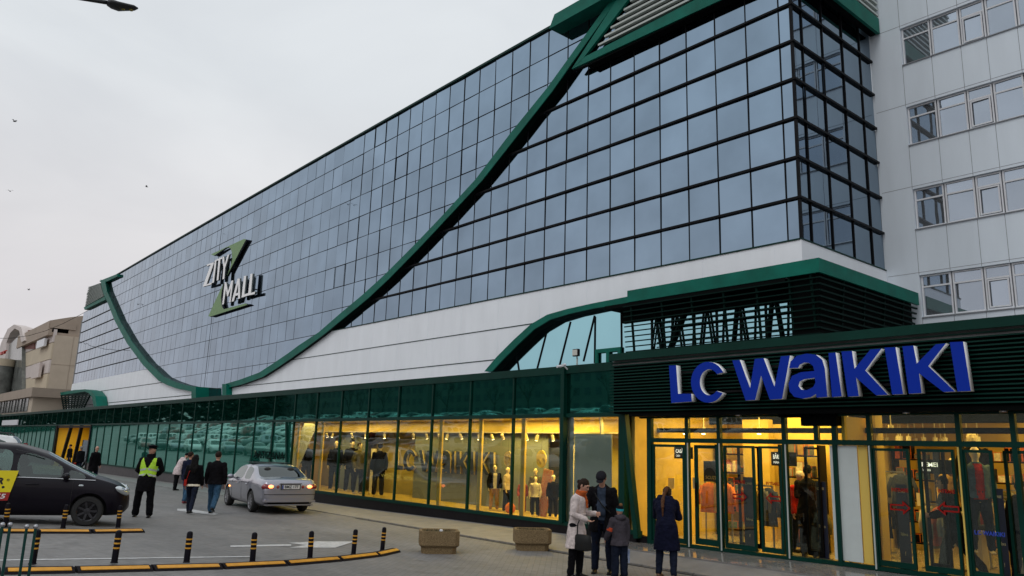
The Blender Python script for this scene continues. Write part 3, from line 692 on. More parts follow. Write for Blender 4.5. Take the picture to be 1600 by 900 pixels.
# ================================================================== people
mat('skin', (.50, .27, .19), .55, var=.06, vs=8); mat('hair_brown', (.022, .011, .007), .7, var=.4, vs=30, bump=.6, bs=60, spec=.15); mat('hair_black', (.005, .004, .004), .7, bump=.6, bs=60, spec=.12)
mat('hair_grey', (.22, .19, .17), .6, bump=.4); mat('hair_tail', (.075, .030, .013), .7, spec=.15, var=.3, vs=30, bump=.6, bs=60)
mat('mannequin', (.88, .72, .48), .4)
mat('shoe_black', (.005, .005, .005), .4, spec=.2); mat('shoe_brown', (.10, .045, .02), .5); mat('shoe_red', (.14, .012, .02), .5)
mat('leather_black', (.005, .005, .005), .4, spec=.2, bump=.2, bs=60)
for n_, c_ in dict(cream_wool=(.56, .48, .46), black_wool=(.005, .0045, .006), black_cloth=(.0035, .0035, .005), navy_down=(.005, .006, .019), dark_jeans=(.010, .014, .028), blue_jeans=(.035, .085, .15),
                   navy_cloth=(.009, .012, .03), grey_jacket=(.055, .048, .058), slate_jumper=(.040, .055, .085), rust_scarf=(.40, .085, .02), white_down=(.62, .52, .52), plum_cloth=(.03, .01, .02), cap_dark=(.014, .014, .018),
                   orange_stripe=(.55, .08, .03), teal_knit=(.03, .30, .36), brown_fur=(.16, .08, .035), denim=(.09, .14, .18), red_cloth=(.42, .02, .015), stripe_cloth=(.55, .45, .33), white_cloth=(.75, .68, .55), red_leather=(.35, .02, .015)).items():
    mat(n_, c_, .85 if 'leather' not in n_ else .4, var=.25, vs=14, bump=.5, bs=22, spec=.1)
mat('hi_vis', (.42, .72, .03), .55, var=.08, vs=10, bump=.3, bs=18, emit=None); mat('reflective_tape', (.42, .45, .44), .35)
SKL = {}
def V(*a): return Vector(a)
def norm(v): return Vector(v).normalized()
class Fig:
    """joint positions of a figure 1.75 m tall in its own frame: x to its left, -y ahead, z up, then scaled"""
    def __init__(s, P):
        g = P.get
        s.P = P; k = 1.0
        legs = []
        for sd, key in ((1, 'lleg'), (-1, 'rleg')):
            tf, sf, out = g(key, (2, -2, 2))
            hp = V(.092 * sd, 0, 0)
            kn = hp + V(math.sin(R(out)) * sd, -math.sin(R(tf)), -math.cos(R(tf))) * .42
            an = kn + V(math.sin(R(out * .5)) * sd, -math.sin(R(sf)), -math.cos(R(sf))) * .42
            legs.append((hp, kn, an))
        drop = max(-l[2].z for l in legs); s.hz = drop + .085
        up = V(0, 0, s.hz); s.hip = up.copy(); s.legs = [tuple(j + up for j in l) for l in legs]
        L = R(g('lean', 0)); L2 = R(g('lean2', g('lean', 0))); sl = R(g('side', 0))
        d1 = V(math.sin(sl), -math.sin(L), math.cos(L)).normalized(); d2 = V(math.sin(sl), -math.sin(L2), math.cos(L2)).normalized()
        s.chest = s.hip + d1 * .30; s.neck = s.chest + d2 * .23; s.d1 = d1; s.d2 = d2
        nd = R(g('neck', g('lean', 0) * .6)); d3 = V(math.sin(sl) * .5, -math.sin(nd), math.cos(nd)).normalized()
        s.d3 = d3; s.hb = s.neck + d3 * .075; s.head = s.hb + d3 * .115
        s.nod = R(g('nod', 0)); s.turn = R(g('turn', 0))
        s.arms = []
        w = g('sh', .175)
        for sd, key in ((1, 'larm'), (-1, 'rarm')):
            u, f = g(key, ((.12, .02, -1), (.03, -.15, -1)))
            sh = s.neck - d2 * .055 + V(w * sd, 0, 0)
            ud = norm((u[0] * sd, u[1], u[2])); fd = norm((f[0] * sd, f[1], f[2]))
            el = sh + ud * .29; wr = el + fd * .245
            s.arms.append((sh, el, wr, fd))
def remesh(mb, name, vox, m, smooth=2):
    me = mb.mesh(name, m); o = bpy.data.objects.new('tmp', me); COL.objects.link(o)
    md = o.modifiers.new('r', 'REMESH'); md.mode = 'VOXEL'; md.voxel_size = vox; md.use_smooth_shade = True
    if smooth: ms = o.modifiers.new('s', 'SMOOTH'); ms.factor = .5; ms.iterations = smooth
    bpy.context.view_layer.update()
    out = bpy.data.meshes.new_from_object(o.evaluated_get(bpy.context.evaluated_depsgraph_get()))
    bpy.data.objects.remove(o); bpy.data.meshes.remove(me); out.name = name; out.materials.clear(); out.materials.append(MATS[m])
    if name not in ('body', 'shoe', 'boot', 'hat', 'cap', 'handbag'):      # cloth folds
        out.update()
        ns = [v.normal.copy() for v in out.vertices]
        for v, nn in zip(out.vertices, ns):
            c = v.co; v.co = c + nn * (.011 * noise.noise(Vector((c.x * 9 + c.z * 5, c.y * 9, c.z * 7))) + .005 * noise.noise(Vector((c.x * 22, c.y * 22, c.z * 30))))
    out.polygons.foreach_set('use_smooth', [True] * len(out.polygons)); return out
def limb(b, pts, rs, ry=None, n=12, side=None):
    """tapered limb with rounded ends"""
    pts = [Vector(p) for p in pts]; d0 = (pts[0] - pts[1]).normalized(); d1 = (pts[-1] - pts[-2]).normalized()
    P = [pts[0] + d0 * rs[0] * .85, pts[0] + d0 * rs[0] * .5] + pts + [pts[-1] + d1 * rs[-1] * .5, pts[-1] + d1 * rs[-1] * .85]
    Q = [rs[0] * .4, rs[0] * .85] + list(rs) + [rs[-1] * .85, rs[-1] * .4]
    Y = None
    if ry: Y = [ry[0] * .4, ry[0] * .85] + list(ry) + [ry[-1] * .85, ry[-1] * .4]
    b.tube(P, Q, n, ry=Y, side=side)
def hand(b, wr, fd, sd, curl=25, palm=None, k=1.0):
    """palm, four unequal bent fingers and a thumb leaving the side of the palm"""
    f = Vector(fd).normalized(); pn = Vector(palm) if palm else V(-sd, 0, 0); pn = (pn - f * pn.dot(f))
    pn = pn.normalized() if pn.length > .01 else V(0, -1, 0); sdv = f.cross(pn) * sd  # towards the thumb side
    if palm is None and sdv.y > 0: sdv = -sdv
    pc = wr + f * .05 * k
    limb(b, [wr, wr + f * .03 * k, wr + f * .075 * k], [.024 * k, .030 * k, .036 * k], [.020 * k, .018 * k, .015 * k], side=sdv)
    for i, ln in enumerate((.068, .076, .070, .054)):
        base = wr + f * .082 * k + sdv * (.028 - .0185 * i) * k; a = R(curl)
        p1 = base + (f * math.cos(a * .4) + pn * math.sin(a * .4)) * ln * .45 * k
        p2 = p1 + (f * math.cos(a * 1.2) + pn * math.sin(a * 1.2)) * ln * .32 * k
        p3 = p2 + (f * math.cos(a * 2) + pn * math.sin(a * 2)) * ln * .23 * k
        limb(b, [base, p1, p2, p3], [.0095 * k, .009 * k, .0085 * k, .0075 * k], n=8)
    tb = wr + f * .028 * k + sdv * .028 * k; t1 = tb + (sdv * .6 + f * .75).normalized() * .036 * k; t2 = t1 + (sdv * .2 + f * .85 + pn * .4).normalized() * .03 * k
    limb(b, [tb, t1, t2], [.013 * k, .011 * k, .0085 * k], n=8)
def person(name, P, loc, rz, H=1.75, label=None, skin='skin', vox=.009, cat='person', group=None, build=1.0, hands=True):
    """P: pose and 'wear' list. Returns the root; every garment is a child."""
    F = Fig(P); k = H / 1.75; root = empty(name, loc, rz, label, cat, group)
    SC = Matrix.Scale(k, 4)
    def put(nm, me, parent=root):
        me.transform(SC); return link(nm, me, parent)
    bw = build; b = MB(); sx = V(1, 0, 0)
    # trunk and neck
    b.tube([F.hip - F.d1 * .09, F.hip, F.hip + F.d1 * .12, F.chest, F.chest + F.d2 * .10, F.neck - F.d2 * .03, F.neck + F.d2 * .01],
           [.10, .155 * bw, .130 * bw, .150 * bw, .165, .14, .06], 18, ry=[.08, .105 * bw, .092 * bw, .105 * bw, .10, .075, .05], side=sx)
    b.tube([F.neck - F.d2 * .06, F.hb, F.hb + F.d3 * .05], [.058, .052, .05], 12)
    # head
    hr = Matrix.Rotation(F.turn, 3, 'Z') @ Matrix.Rotation(F.nod, 3, 'X')
    hc = F.head
    def hp(x, y, z): return hc + hr @ V(x, y, z)
    b.ball(hc, (.076, .094, .115), 18, 14, rot=hr); b.ball(hp(0, -.018, -.055), (.058, .070, .062), 14, 10, rot=hr)
    b.ball(hp(0, -.060, -.098), (.026, .024, .020), 10, 8, rot=hr)
    limb(b, [hp(0, -.088, .018), hp(0, -.108, -.020)], [.009, .015], n=8); b.ball(hp(0, -.086, -.058), (.028, .014, .011), 10, 6, rot=hr)
    b.ball(hp(0, -.080, .040), (.055, .018, .014), 10, 6, rot=hr)
    for sd in (1, -1): b.ball(hp(.077 * sd, .008, -.005), (.012, .022, .034), 8, 8, rot=hr)
    # legs and feet
    for i, (h, kn, an) in enumerate(F.legs):
        limb(b, [h + V(0, 0, .02), (h + kn) / 2, kn, kn * .6 + an * .4, an], [.088 * bw, .078, .056, .054, .038])
        toe = an + V(0, -.12, -.05); limb(b, [an + V(0, .02, -.045), an + V(0, -.06, -.05), toe], [.028, .030, .024], [.026, .024, .018], side=sx)
    for i, (sh, el, wr, fd) in enumerate(F.arms):
        limb(b, [sh, (sh + el) / 2, el, el * .5 + wr * .5, wr], [.055, .046, .040, .038, .026])
        if hands: hand(b, wr, fd, 1 if i == 0 else -1, curl=P.get('curl', 25), palm=P.get('palm%d' % i))
        else: limb(b, [wr, wr + fd * .13], [.026, .02])
    put('body', remesh(b, 'body', vox, skin, 1))
    if skin == 'skin':
        e = MB()
        for sd in (1, -1): e.ball(hp(.031 * sd, -.083, .014), (.013, .009, .008), 8, 6, rot=hr)
        put('eyes', e.mesh('eyes', 'hair_black', smooth=True))
        e = MB()
        for sd in (1, -1): e.ball(hp(.031 * sd, -.093, .034), (.02, .008, .005), 8, 6, rot=hr)
        put('eyebrows', e.mesh('eyebrows', 'hair_black', smooth=True))
    def torso(b, hem, off, flare=.0, collar=.07, front=0, hemY=0):
        """shell round the trunk down to height hem (metres on a 1.75 m body)"""
        pts = []; rx = []; ry = []
        L0 = F.hip.z - hem
        if L0 > .06:
            n = max(2, int(L0 / .09))
            for j in range(n, 0, -1):
                t = j / n; pts.append(F.hip + V(0, hemY * t, -L0 * t)); rx.append((.168 + flare * t) * bw + off); ry.append((.125 + flare * .8 * t) * bw + off)
        else: pts.append(F.hip + F.d1 * (hem - F.hip.z)); rx.append(.160 * bw + off); ry.append(.115 * bw + off)
        for t, a, c in ((.0, .165, .118), (.10, .148, .105), (.20, .145, .104)):
            p = F.hip + F.d1 * t
            if p.z > hem + .02: pts.append(p); rx.append(a * bw + off); ry.append(c * bw + off)
        pts += [F.chest, F.chest + F.d2 * .09, F.chest + F.d2 * .15, F.neck - F.d2 * .025, F.neck + F.d2 * .015, F.neck + F.d3 * .05]
        rx += [.158 * bw + off, .178 + off, .182 + off, .150 + off, .075 + off, collar]; ry += [.112 * bw + off, .112 + off, .104 + off, .082 + off, .062 + off, collar]
        b.tube(pts, rx, 20, ry=ry, side=sx)
    def sleeves(b, off, cuff=.0, r0=.062):
        for sh, el, wr, fd in F.arms:
            limb(b, [sh - V(0, 0, .008), (sh + el) / 2, el, (el + wr) / 2, wr - fd * .012], [r0 + off, .052 + off, .047 + off, .043 + off, .036 + off + cuff], n=14)
    for w in P['wear']:
        kind, m = w[0], w[1]; o = w[2] if len(w) > 2 else {}
        g = o.get; nm = g('name', kind)
        b = MB(); v = g('vox', vox * 1.1)
        if kind in ('coat', 'jacket', 'jumper', 'shirt'):
            off = g('off', dict(coat=.028, jacket=.026, jumper=.014, shirt=.010)[kind])
            torso(b, g('hem', dict(coat=.55, jacket=.84, jumper=.86, shirt=.88)[kind]), off, g('flare', .03), hemY=g('hemy', 0))
            if g('sleeves', True): sleeves(b, g('soff', off * .6))
            if g('hood'):
                c = F.neck + F.d2 * .02 + V(0, .10, .0); b.ball(c, (.145, .085, .085), 14, 10)
                b.tube([F.neck + V(-.10, -.03, .03), F.neck + V(-.11, .05, .05), F.neck + V(0, .115, .04), F.neck + V(.11, .05, .05), F.neck + V(.10, -.03, .03)], .045, 10)
            if g('belt'): b.tube([F.hip + F.d1 * .17, F.hip + F.d1 * .21], [.160 * bw + off] * 2, 20, ry=[.118 * bw + off] * 2, side=sx)
            if g('belly'): b.ball(F.hip + F.d1 * .17 + V(0, -.06, 0), (.15, .14, .17), 16, 12)
            me = remesh(b, nm, v, m, 2)
            if g('open'):      # an unbuttoned front: cut a wedge away
                bmx = bmesh.new(); bmx.from_mesh(me); ww = g('open')
                kill = [f for f in bmx.faces if f.calc_center_median().y < F.hip.y - .02 and abs(f.calc_center_median().x) < ww * (1 if f.calc_center_median().z > .95 else .8) and f.calc_center_median().z < F.neck.z + .02 and f.normal.y < .2]
                bmesh.ops.delete(bmx, geom=kill, context='FACES'); bmx.to_mesh(me); bmx.free()
            put(nm, me)
            if g('quilt'):
                pass
        elif kind == 'vest':
            off = g('off', .042)
            torso(b, g('hem', .98), off, 0)
            me = remesh(b, nm, v, m, 1)
            bmx = bmesh.new(); bmx.from_mesh(me); kill = []
            for f in bmx.faces:
                c = f.calc_center_median(); q = (c - F.hip); zz = c.z
                neckw = .03 + max(0, (zz - 1.22)) * .42 if zz > 1.2 else 0
                low = max(0, (1.06 - zz)) * .9
                if c.y < 0 and (abs(c.x) < max(neckw, low)): kill.append(f)
                elif abs(c.x) > .185 and zz > 1.24: kill.append(f)
                elif zz > 1.44: kill.append(f)
            bmesh.ops.delete(bmx, geom=kill, context='FACES'); bmx.to_mesh(me); bmx.free(); put(nm, me)
            for zz in (1.03, 1.16):
                b2 = MB(); torso(b2, g('hem', .98), off + .004, 0)
                m2 = remesh(b2, 'tape', v, 'reflective_tape', 1); bmx = bmesh.new(); bmx.from_mesh(m2)
                kill = [f for f in bmx.faces if abs(f.calc_center_median().z + (abs(f.calc_center_median().x) * .25) - zz - .02) > .022 or (f.calc_center_median().y < 0 and abs(f.calc_center_median().x) < .02 + max(0, 1.06 - f.calc_center_median().z) * .9)]
                bmesh.ops.delete(bmx, geom=kill, context='FACES'); bmx.to_mesh(m2); bmx.free(); put('reflective_tape', m2)
        elif kind in ('trousers', 'jeans', 'leggings'):
            off = g('off', dict(trousers=.024, jeans=.016, leggings=.009)[kind])
            b.tube([F.hip + F.d1 * .13, F.hip + F.d1 * .02, F.hip - F.d1 * .08], [.150 * bw + off * .6, .160 * bw + off, .12 * bw + off], 18, ry=[.10 * bw + off, .112 * bw + off, .09 * bw + off], side=sx)
            for h, kn, an in F.legs:
                a2 = an + (an - kn).normalized() * g('len', -.01)
                limb(b, [h, (h + kn) / 2, kn, kn * .5 + a2 * .5, a2], [.092 * bw + off * .8, .080 + off, .058 + off * 1.1, .052 + off * 1.2, .040 + off * g('hemk', 1.5)], n=14)
            put(nm, remesh(b, nm, v, m, 2))
        elif kind in ('shoes', 'boots'):
            for h, kn, an in F.legs:
                b = MB(); dn = (an - kn).normalized(); tf = g('tip', 0)
                q = V(0, 0, 0)
                # foot follows the shin when the heel is lifted
                lift = max(0, an.z - .12); a = min(1.0, lift * 3.2)
                rot = Matrix.Rotation(a, 3, 'X')
                def fp(x, y, z): return an + rot @ V(x, y, z)
                limb(b, [fp(0, .035, -.048), fp(0, -.06, -.050), fp(0, -.17, -.060)], [.040, .043, .036], [.040, .036, .024], side=sx)
                b.ball(fp(0, -.01, -.02), (.038, .055, .05), 12, 8)
                if kind == 'boots': limb(b, [an + V(0, 0, -.02), an - dn * .10, an - dn * g('h', .30)], [.046, .050, .062])
                b.add([fp(-.036, .07, -.088), fp(.036, .07, -.088), fp(.040, -.20, -.086), fp(-.040, -.20, -.086), fp(-.036, .07, -.07), fp(.036, .07, -.07), fp(.040, -.20, -.068), fp(-.040, -.20, -.068)], [(0, 3, 2, 1), (4, 5, 6, 7), (0, 1, 5, 4), (1, 2, 6, 5), (2, 3, 7, 6), (3, 0, 4, 7)])
                put(kind[:-1], remesh(b, kind[:-1], v, m, 1))
        elif kind == 'hair':
            st = g('style', 'short')
            b.ball(hp(0, .014, .024), (.086, .098, .108), 18, 12, rot=hr)
            if st == 'short': pass
            if st in ('bun', 'long', 'tail'): b.ball(hp(0, .045, -.02), (.080, .068, .10), 14, 10, rot=hr)
            if st == 'bun': b.ball(hp(0, .118, .01), (.042, .040, .042), 12, 8, rot=hr)
            if st == 'long':
                for x in (-.055, 0, .055): limb(b, [hp(x, .06, .0), hp(x, .085, -.13), F.chest + V(x * 1.3, .13, .12), F.chest + V(x * .8, .15, -.0)], [.05, .055, .05, .02])
            me = remesh(b, 'hair', v, m, 2)
            bmx = bmesh.new(); bmx.from_mesh(me); inv = hr.transposed(); kill = []
            for f in bmx.faces:
                q = inv @ (f.calc_center_median() - hc)
                if q.y < -.035 and q.z < .058 + g('fringe', 0) and abs(q.x) < .075 or (st == 'short' and q.z < -.055) or (q.y < -.01 and q.z < -.03) or (g('bald') and q.z > .035): kill.append(f)
            bmesh.ops.delete(bmx, geom=kill, context='FACES'); bmx.to_mesh(me); bmx.free(); put('hair', me)
            if st == 'tail':
                b = MB(); limb(b, [hp(0, .075, .06), hp(0, .14, .03), F.neck + V(.0, .18, .02), F.chest + V(0, .20, .06), F.chest + V(0, .19, -.11)], [.03, .036, .034, .028, .012]); put('ponytail', remesh(b, 'ponytail', v, g('tailm', m), 1))
        elif kind == 'cap':
            b.ball(hp(0, .004, .040), (.096, .112, .094), 18, 12, rot=hr)
            me = remesh(b, 'cap', v, m, 1); bmx = bmesh.new(); bmx.from_mesh(me); inv = hr.transposed()
            kill = [f for f in bmx.faces if (inv @ (f.calc_center_median() - hc)).z < .030]; bmesh.ops.delete(bmx, geom=kill, context='FACES'); bmx.to_mesh(me); bmx.free()
            c = put('cap', me); b = MB()
            if g('peak', True): b.ball(hp(0, -.115, .036), (.066, .062, .009), 14, 8, rot=hr)
            if g('flat'): b.ball(hp(0, .0, .092), (.128, .128, .026), 18, 8, rot=hr)
            put('peak', b.mesh('peak', m, smooth=True), c)
        elif kind in ('beanie', 'hat'):
            b.ball(hp(0, .012, .045), (.092, .104, .095), 18, 12, rot=hr); me = remesh(b, 'hat', v, m, 1); bmx = bmesh.new(); bmx.from_mesh(me); inv = hr.transposed()
            kill = [f for f in bmx.faces if (inv @ (f.calc_center_median() - hc)).z < -.01]; bmesh.ops.delete(bmx, geom=kill, context='FACES'); bmx.to_mesh(me); bmx.free(); c = put('hat', me)
            if g('band'):
                b = MB(); b.tube([hp(0, .012, -.005), hp(0, .012, .05)], [.094, .096], 20, ry=[.106, .107], side=hr @ V(1, 0, 0)); put('hat_band', b.mesh('hat_band', g('band'), smooth=True), c)
            if g('pom'): b = MB(); b.ball(hp(0, g('pomy', .06), .145), .048, 12, 10); put('pompom', b.mesh('pompom', g('pom'), smooth=True), c)
        elif kind == 'scarf':
            for z in (-.01, .035, .07): b.tube([F.neck + F.d3 * z + V(math.cos(a) * .082, math.sin(a) * .080 - .01, math.sin(a + 1) * .01) for a in [2 * math.pi * q / 14 for q in range(15)]], .032, 8)
            if g('tail', True): limb(b, [F.neck + V(.03, -.10, .0), F.chest + V(.03, -.16, .12), F.chest + V(.03, -.17, .02)], [.035, .04, .03], [.02, .02, .015], side=sx)
            put('scarf', remesh(b, 'scarf', v, m, 1))
    root['_fig'] = 1; del root['_fig']
    return root, F, k
RIGHT = V(.65320, .75659, 0).normalized()
def facing(x, y, deg):
    """rotation that turns a figure (built looking along -y) deg from facing the camera towards picture right"""
    t = V(-x, -y, 0).normalized(); r = V(-t.y, t.x, 0)
    if r.dot(RIGHT) < 0: r = -r
    h = t * math.cos(R(deg)) + r * math.sin(R(deg)); return math.atan2(h.y, h.x) + math.pi / 2
def held(name, me_or_mb, m, root, F, k, label, cat, smooth=True, pose_space=True, vox=None):
    """an object carried by a person: a thing of its own, placed where the hand is"""
    me = remesh(me_or_mb, name, vox, m, 1) if vox else me_or_mb.mesh(name, m, smooth=smooth)
    me.transform(Matrix.Translation(root.location) @ Matrix.Rotation(root.rotation_euler.z, 4, 'Z') @ Matrix.Scale(k, 4))
    o = link(name, me, None, world=True); return tagit(o, label, cat)

def at(px, py): return onG(px, py)
# woman in the cream coat
q = at(900, 903)
P = dict(lleg=(4, -3, 2), rleg=(-3, -5, 2), lean=4, lean2=8, neck=26, nod=R(0) or 30, turn=0, sh=.165,
         larm=((.25, -.10, -1), (-.35, -1, .05)), rarm=((.28, .02, -1), (-.25, -.85, -.30)), curl=35, palm1=(0, 0, 1),
         wear=[('boots', 'shoe_black', dict(h=.34)), ('leggings', 'black_cloth', dict(off=.016)), ('coat', 'cream_wool', dict(hem=.52, flare=.055, belt=True, off=.026)), ('scarf', 'rust_scarf'), ('hair', 'hair_brown', dict(style='bun', fringe=-.02))])
wr_, wF, wk = person('person', P, q, facing(q.x, q.y, 66), 1.66, 'woman in a long cream coat and orange scarf looking down at coins', vox=.008)
b = MB(); h = wF.arms[1][1] * .4 + wF.arms[1][2] * .6
c = h + V(.02, -.03, -.42)
b.tube([c + V(0, 0, -.15), c + V(0, 0, -.13), c + V(0, 0, 0), c + V(0, 0, .11), c + V(0, 0, .13)], [.10, .18, .17, .155, .12], 14, ry=[.04, .075, .065, .035, .02], side=V(0, 1, 0))
b.tube([c + V(0, -.11, .10), c + V(0, -.10, .30), c + V(0, -.03, .44), c + V(0, .04, .44), c + V(0, .10, .30), c + V(0, .11, .10)], .011, 8)
held('handbag', b, 'leather_black', wr_, wF, wk, 'black leather handbag hanging from the cream-coated woman\'s forearm', 'handbag')
# man in the black coat and cap
q = at(941, 896)
P = dict(lleg=(6, -10, 4), rleg=(-2, -3, 4), lean=4, lean2=10, neck=34, nod=38, turn=-6, sh=.175,
         larm=((.22, .05, -1), (.0, -.25, -1)), rarm=((.35, -.10, -1), (.25, -.85, -.30)), curl=28, palm1=(0, 0, 1),
         wear=[('shoes', 'shoe_black'), ('jeans', 'dark_jeans'), ('jumper', 'slate_jumper', dict(belly=True, off=.012, hem=.90)), ('coat', 'black_wool', dict(hem=.70, off=.036, open=.075, flare=.03, belly=True)), ('hair', 'hair_brown'), ('cap', 'cap_dark')])
mr_, mF, mk = person('person', P, q, facing(q.x, q.y, -8), 1.80, 'man in a black coat and dark cap, head bowed beside the woman in cream', vox=.008, build=1.1)
b = MB(); b.tube([mF.neck + V(-.16, .0, -.02), mF.chest + V(-.08, -.205, .08), mF.chest + V(.03, -.225, -.07), mF.hip + V(.16, -.19, .10)], .011, 6)
held('bag_strap', b, 'leather_black', mr_, mF, mk, 'thin black shoulder strap across the grey-blue jumper of the man in the cap', 'strap')
# child
q = at(968, 902)
P = dict(lleg=(2, -2, 3), rleg=(0, -2, 3), lean=0, neck=0, nod=-4, turn=12, sh=.185,
         larm=((.30, -.2, -1), (.1, -.55, -.8)), rarm=((.12, -.05, -1), (.0, -.15, -1)),
         wear=[('shoes', 'shoe_black'), ('trousers', 'dark_jeans', dict(off=.04)), ('jacket', 'grey_jacket', dict(off=.045, hem=.78, hood=True, soff=.035)), ('beanie', 'black_cloth', dict(band='teal_knit', pom='brown_fur', pomy=.04))])
cr_, cF, ck = person('person', P, q, facing(q.x, q.y, 205), 1.19, 'small child in a grey jacket and pompom hat beside the man in the cap', vox=.011, build=1.06)
b = MB(); sh, el, wr, fd = cF.arms[0]; b.tube([sh * .35 + el * .65, el * .97 + sh * .03], [.088, .086], 14); o = link('sleeve_stripe', b.mesh('sleeve_stripe', 'orange_stripe', smooth=True), cr_); o.scale = (ck,) * 3
b = MB(); c = cF.arms[1][2] + V(-.02, -.04, -.32); b.box(c.x - .03, c.x + .03, c.y - .13, c.y + .13, c.z - .2, c.z + .14); b.tube([c + V(0, -.08, .14), c + V(0, -.05, .24), c + V(0, .05, .24), c + V(0, .08, .14)], .008, 6)
held('gift_bag', b, mat('blue_print', (.03, .08, .25), .4, var=.5, vs=9, col2=(.45, .5, .6)), cr_, cF, ck, 'blue and white paper bag held low by the small child', 'bag', smooth=False)
# woman in the hooded navy coat
q = at(1042, 903)
P = dict(lleg=(2, -3, 5), rleg=(-2, -6, 5), lean=24, lean2=38, neck=52, nod=40, turn=16, sh=.17, side=9,
         larm=((.20, -.35, -1), (-.4, -1, .1)), rarm=((.20, -.30, -1), (-.5, -1, .15)),
         wear=[('shoes', 'shoe_brown'), ('leggings', 'dark_jeans', dict(off=.014)), ('coat', 'navy_down', dict(hem=.50, off=.038, flare=.05, hood=True, hemy=-.02)), ('hair', 'hair_brown', dict(style='tail', tailm='hair_tail'))])
person('person', P, q, facing(q.x, q.y, 164), 1.66, 'woman in a long navy coat with brown ponytail, bent over before the shop doors', vox=.008)
# parking attendant
q = at(222, 808)
P = dict(lleg=(4, 2, 6), rleg=(-3, -7, 8), lean=-5, lean2=-5, neck=-2, nod=-2, turn=-38, sh=.19, side=4,
         larm=((.35, .35, -1), (-.6, .75, -.55)), rarm=((.35, .35, -1), (-.6, .75, -.55)),
         wear=[('shoes', 'shoe_black'), ('trousers', 'black_cloth', dict(off=.030)), ('coat', 'black_wool', dict(hem=.62, off=.032, flare=.0)), ('vest', 'hi_vis'), ('scarf', 'black_wool', dict(tail=False)), ('cap', 'black_cloth', dict(flat=True))])
person('person', P, q, facing(q.x, q.y, -8), 1.80, 'car park attendant in a yellow-green safety vest and black cap, hands behind his back', vox=.011, build=1.05)
# couple walking away
q = at(296, 803)
P = dict(lleg=(24, 6, 0), rleg=(-18, -34, 0), lean=4, neck=6, nod=4, larm=((.15, .12, -1), (.0, -.1, -1)), rarm=((.2, -.05, -1), (.1, -.3, -1)), sh=.165,
         wear=[('boots', 'shoe_black', dict(h=.20)), ('leggings', 'dark_jeans', dict(off=.012)), ('shirt', 'white_cloth', dict(hem=.80, off=.018)), ('jacket', 'black_cloth', dict(hem=.86, off=.04, soff=.02)), ('hair', 'hair_black', dict(style='long'))])
gr_, gF, gk = person('person', P, q, facing(q.x, q.y, 168), 1.68, 'long-haired woman in a short black jacket walking away with a red shoulder bag', vox=.011)
b = MB(); c = gF.hip + V(.18, .06, .02) * 1; b.box(c.x - .035, c.x + .035, c.y - .13, c.y + .13, c.z - .09, c.z + .09); b.tube([c + V(0, 0, .08), gF.chest + V(.10, .16, .05), gF.neck + V(-.10, .06, -.01)], .010, 6)
held('shoulder_bag', b, 'red_leather', gr_, gF, gk, 'small red shoulder bag on a long strap worn by the woman walking away', 'bag', smooth=False)
q = at(331, 803)
P = dict(lleg=(18, 8, 1), rleg=(-14, -48, 1), lean=4, neck=8, nod=8, larm=((.22, .05, -1), (.0, -.25, -1)), rarm=((.22, .1, -1), (.05, -.1, -1)), sh=.19,
         wear=[('shoes', 'shoe_black'), ('jeans', 'blue_jeans', dict(off=.022)), ('jacket', 'black_wool', dict(hem=.82, off=.04, soff=.025)), ('hair', 'hair_brown')])
person('person', P, q, facing(q.x, q.y, 166), 1.80, 'man in a black jacket and pale blue jeans walking away beside the silver car', vox=.011)
q = at(289, 787)
P = dict(lleg=(14, 4, 1), rleg=(-12, -28, 1), lean=3, neck=4, nod=4, turn=-20, wear=[('shoes', 'shoe_red'), ('jeans', 'blue_jeans'), ('jacket', 'navy_cloth', dict(hem=.80, off=.035)), ('hair', 'hair_brown')])
person('person', P, q, facing(q.x, q.y, 150), 1.72, 'man in a navy jacket and dark red shoes partly hidden behind the long-haired woman', vox=.012)
q = at(274, 766)
P = dict(lleg=(0, -2, 3), rleg=(-4, -6, 3), lean=24, lean2=30, neck=36, nod=20, larm=((.1, -.4, -1), (.0, -.6, -1)), rarm=((.1, -.3, -1), (.0, -.5, -1)),
         wear=[('boots', 'shoe_black', dict(h=.2)), ('leggings', 'black_cloth', dict(off=.02)), ('jacket', 'white_down', dict(hem=.70, off=.05, hood=True, flare=.03)), ('beanie', 'black_cloth')])
person('person', P, q, facing(q.x, q.y, 108), 1.66, 'woman in a white padded jacket and black hat leaning forward near the green shop front', vox=.012)
q = at(142, 756)
P = dict(lleg=(14, 2, 1), rleg=(-8, -20, 1), lean=6, neck=8, nod=4, turn=-26, larm=((.1, -.2, -1), (.0, -.3, -1)), rarm=((.1, .2, -1), (.0, -.05, -1)),
         wear=[('shoes', 'shoe_black'), ('trousers', 'navy_cloth'), ('coat', 'black_wool', dict(hem=.58, off=.05, flare=.04)), ('hair', 'hair_grey', dict(bald=True))])
person('person', P, q, facing(q.x, q.y, 50), 1.80, 'balding man in a long black coat walking past behind the dark minivan', vox=.013)
q = at(121, 742)
P = dict(lleg=(8, 0, 2), rleg=(-8, -16, 2), lean=3, wear=[('shoes', 'shoe_black'), ('jeans', 'dark_jeans'), ('jacket', 'black_cloth', dict(hem=.78, off=.05)), ('hair', 'hair_grey')])
hr_, hF, hk = person('person', P, q, facing(q.x, q.y, 150), 1.74, 'stocky person in black carrying a dark red bag near the yellow doorway', vox=.014, build=1.15)
b = MB(); c = hF.arms[0][2] + V(0, 0, -.22); b.box(c.x - .08, c.x + .08, c.y - .16, c.y + .16, c.z - .12, c.z + .1, 0); held('carrier_bag', b, 'red_leather', hr_, hF, hk, 'dark red bag carried at the side by the stocky person near the yellow doorway', 'bag', smooth=False)
q = at(106, 733)
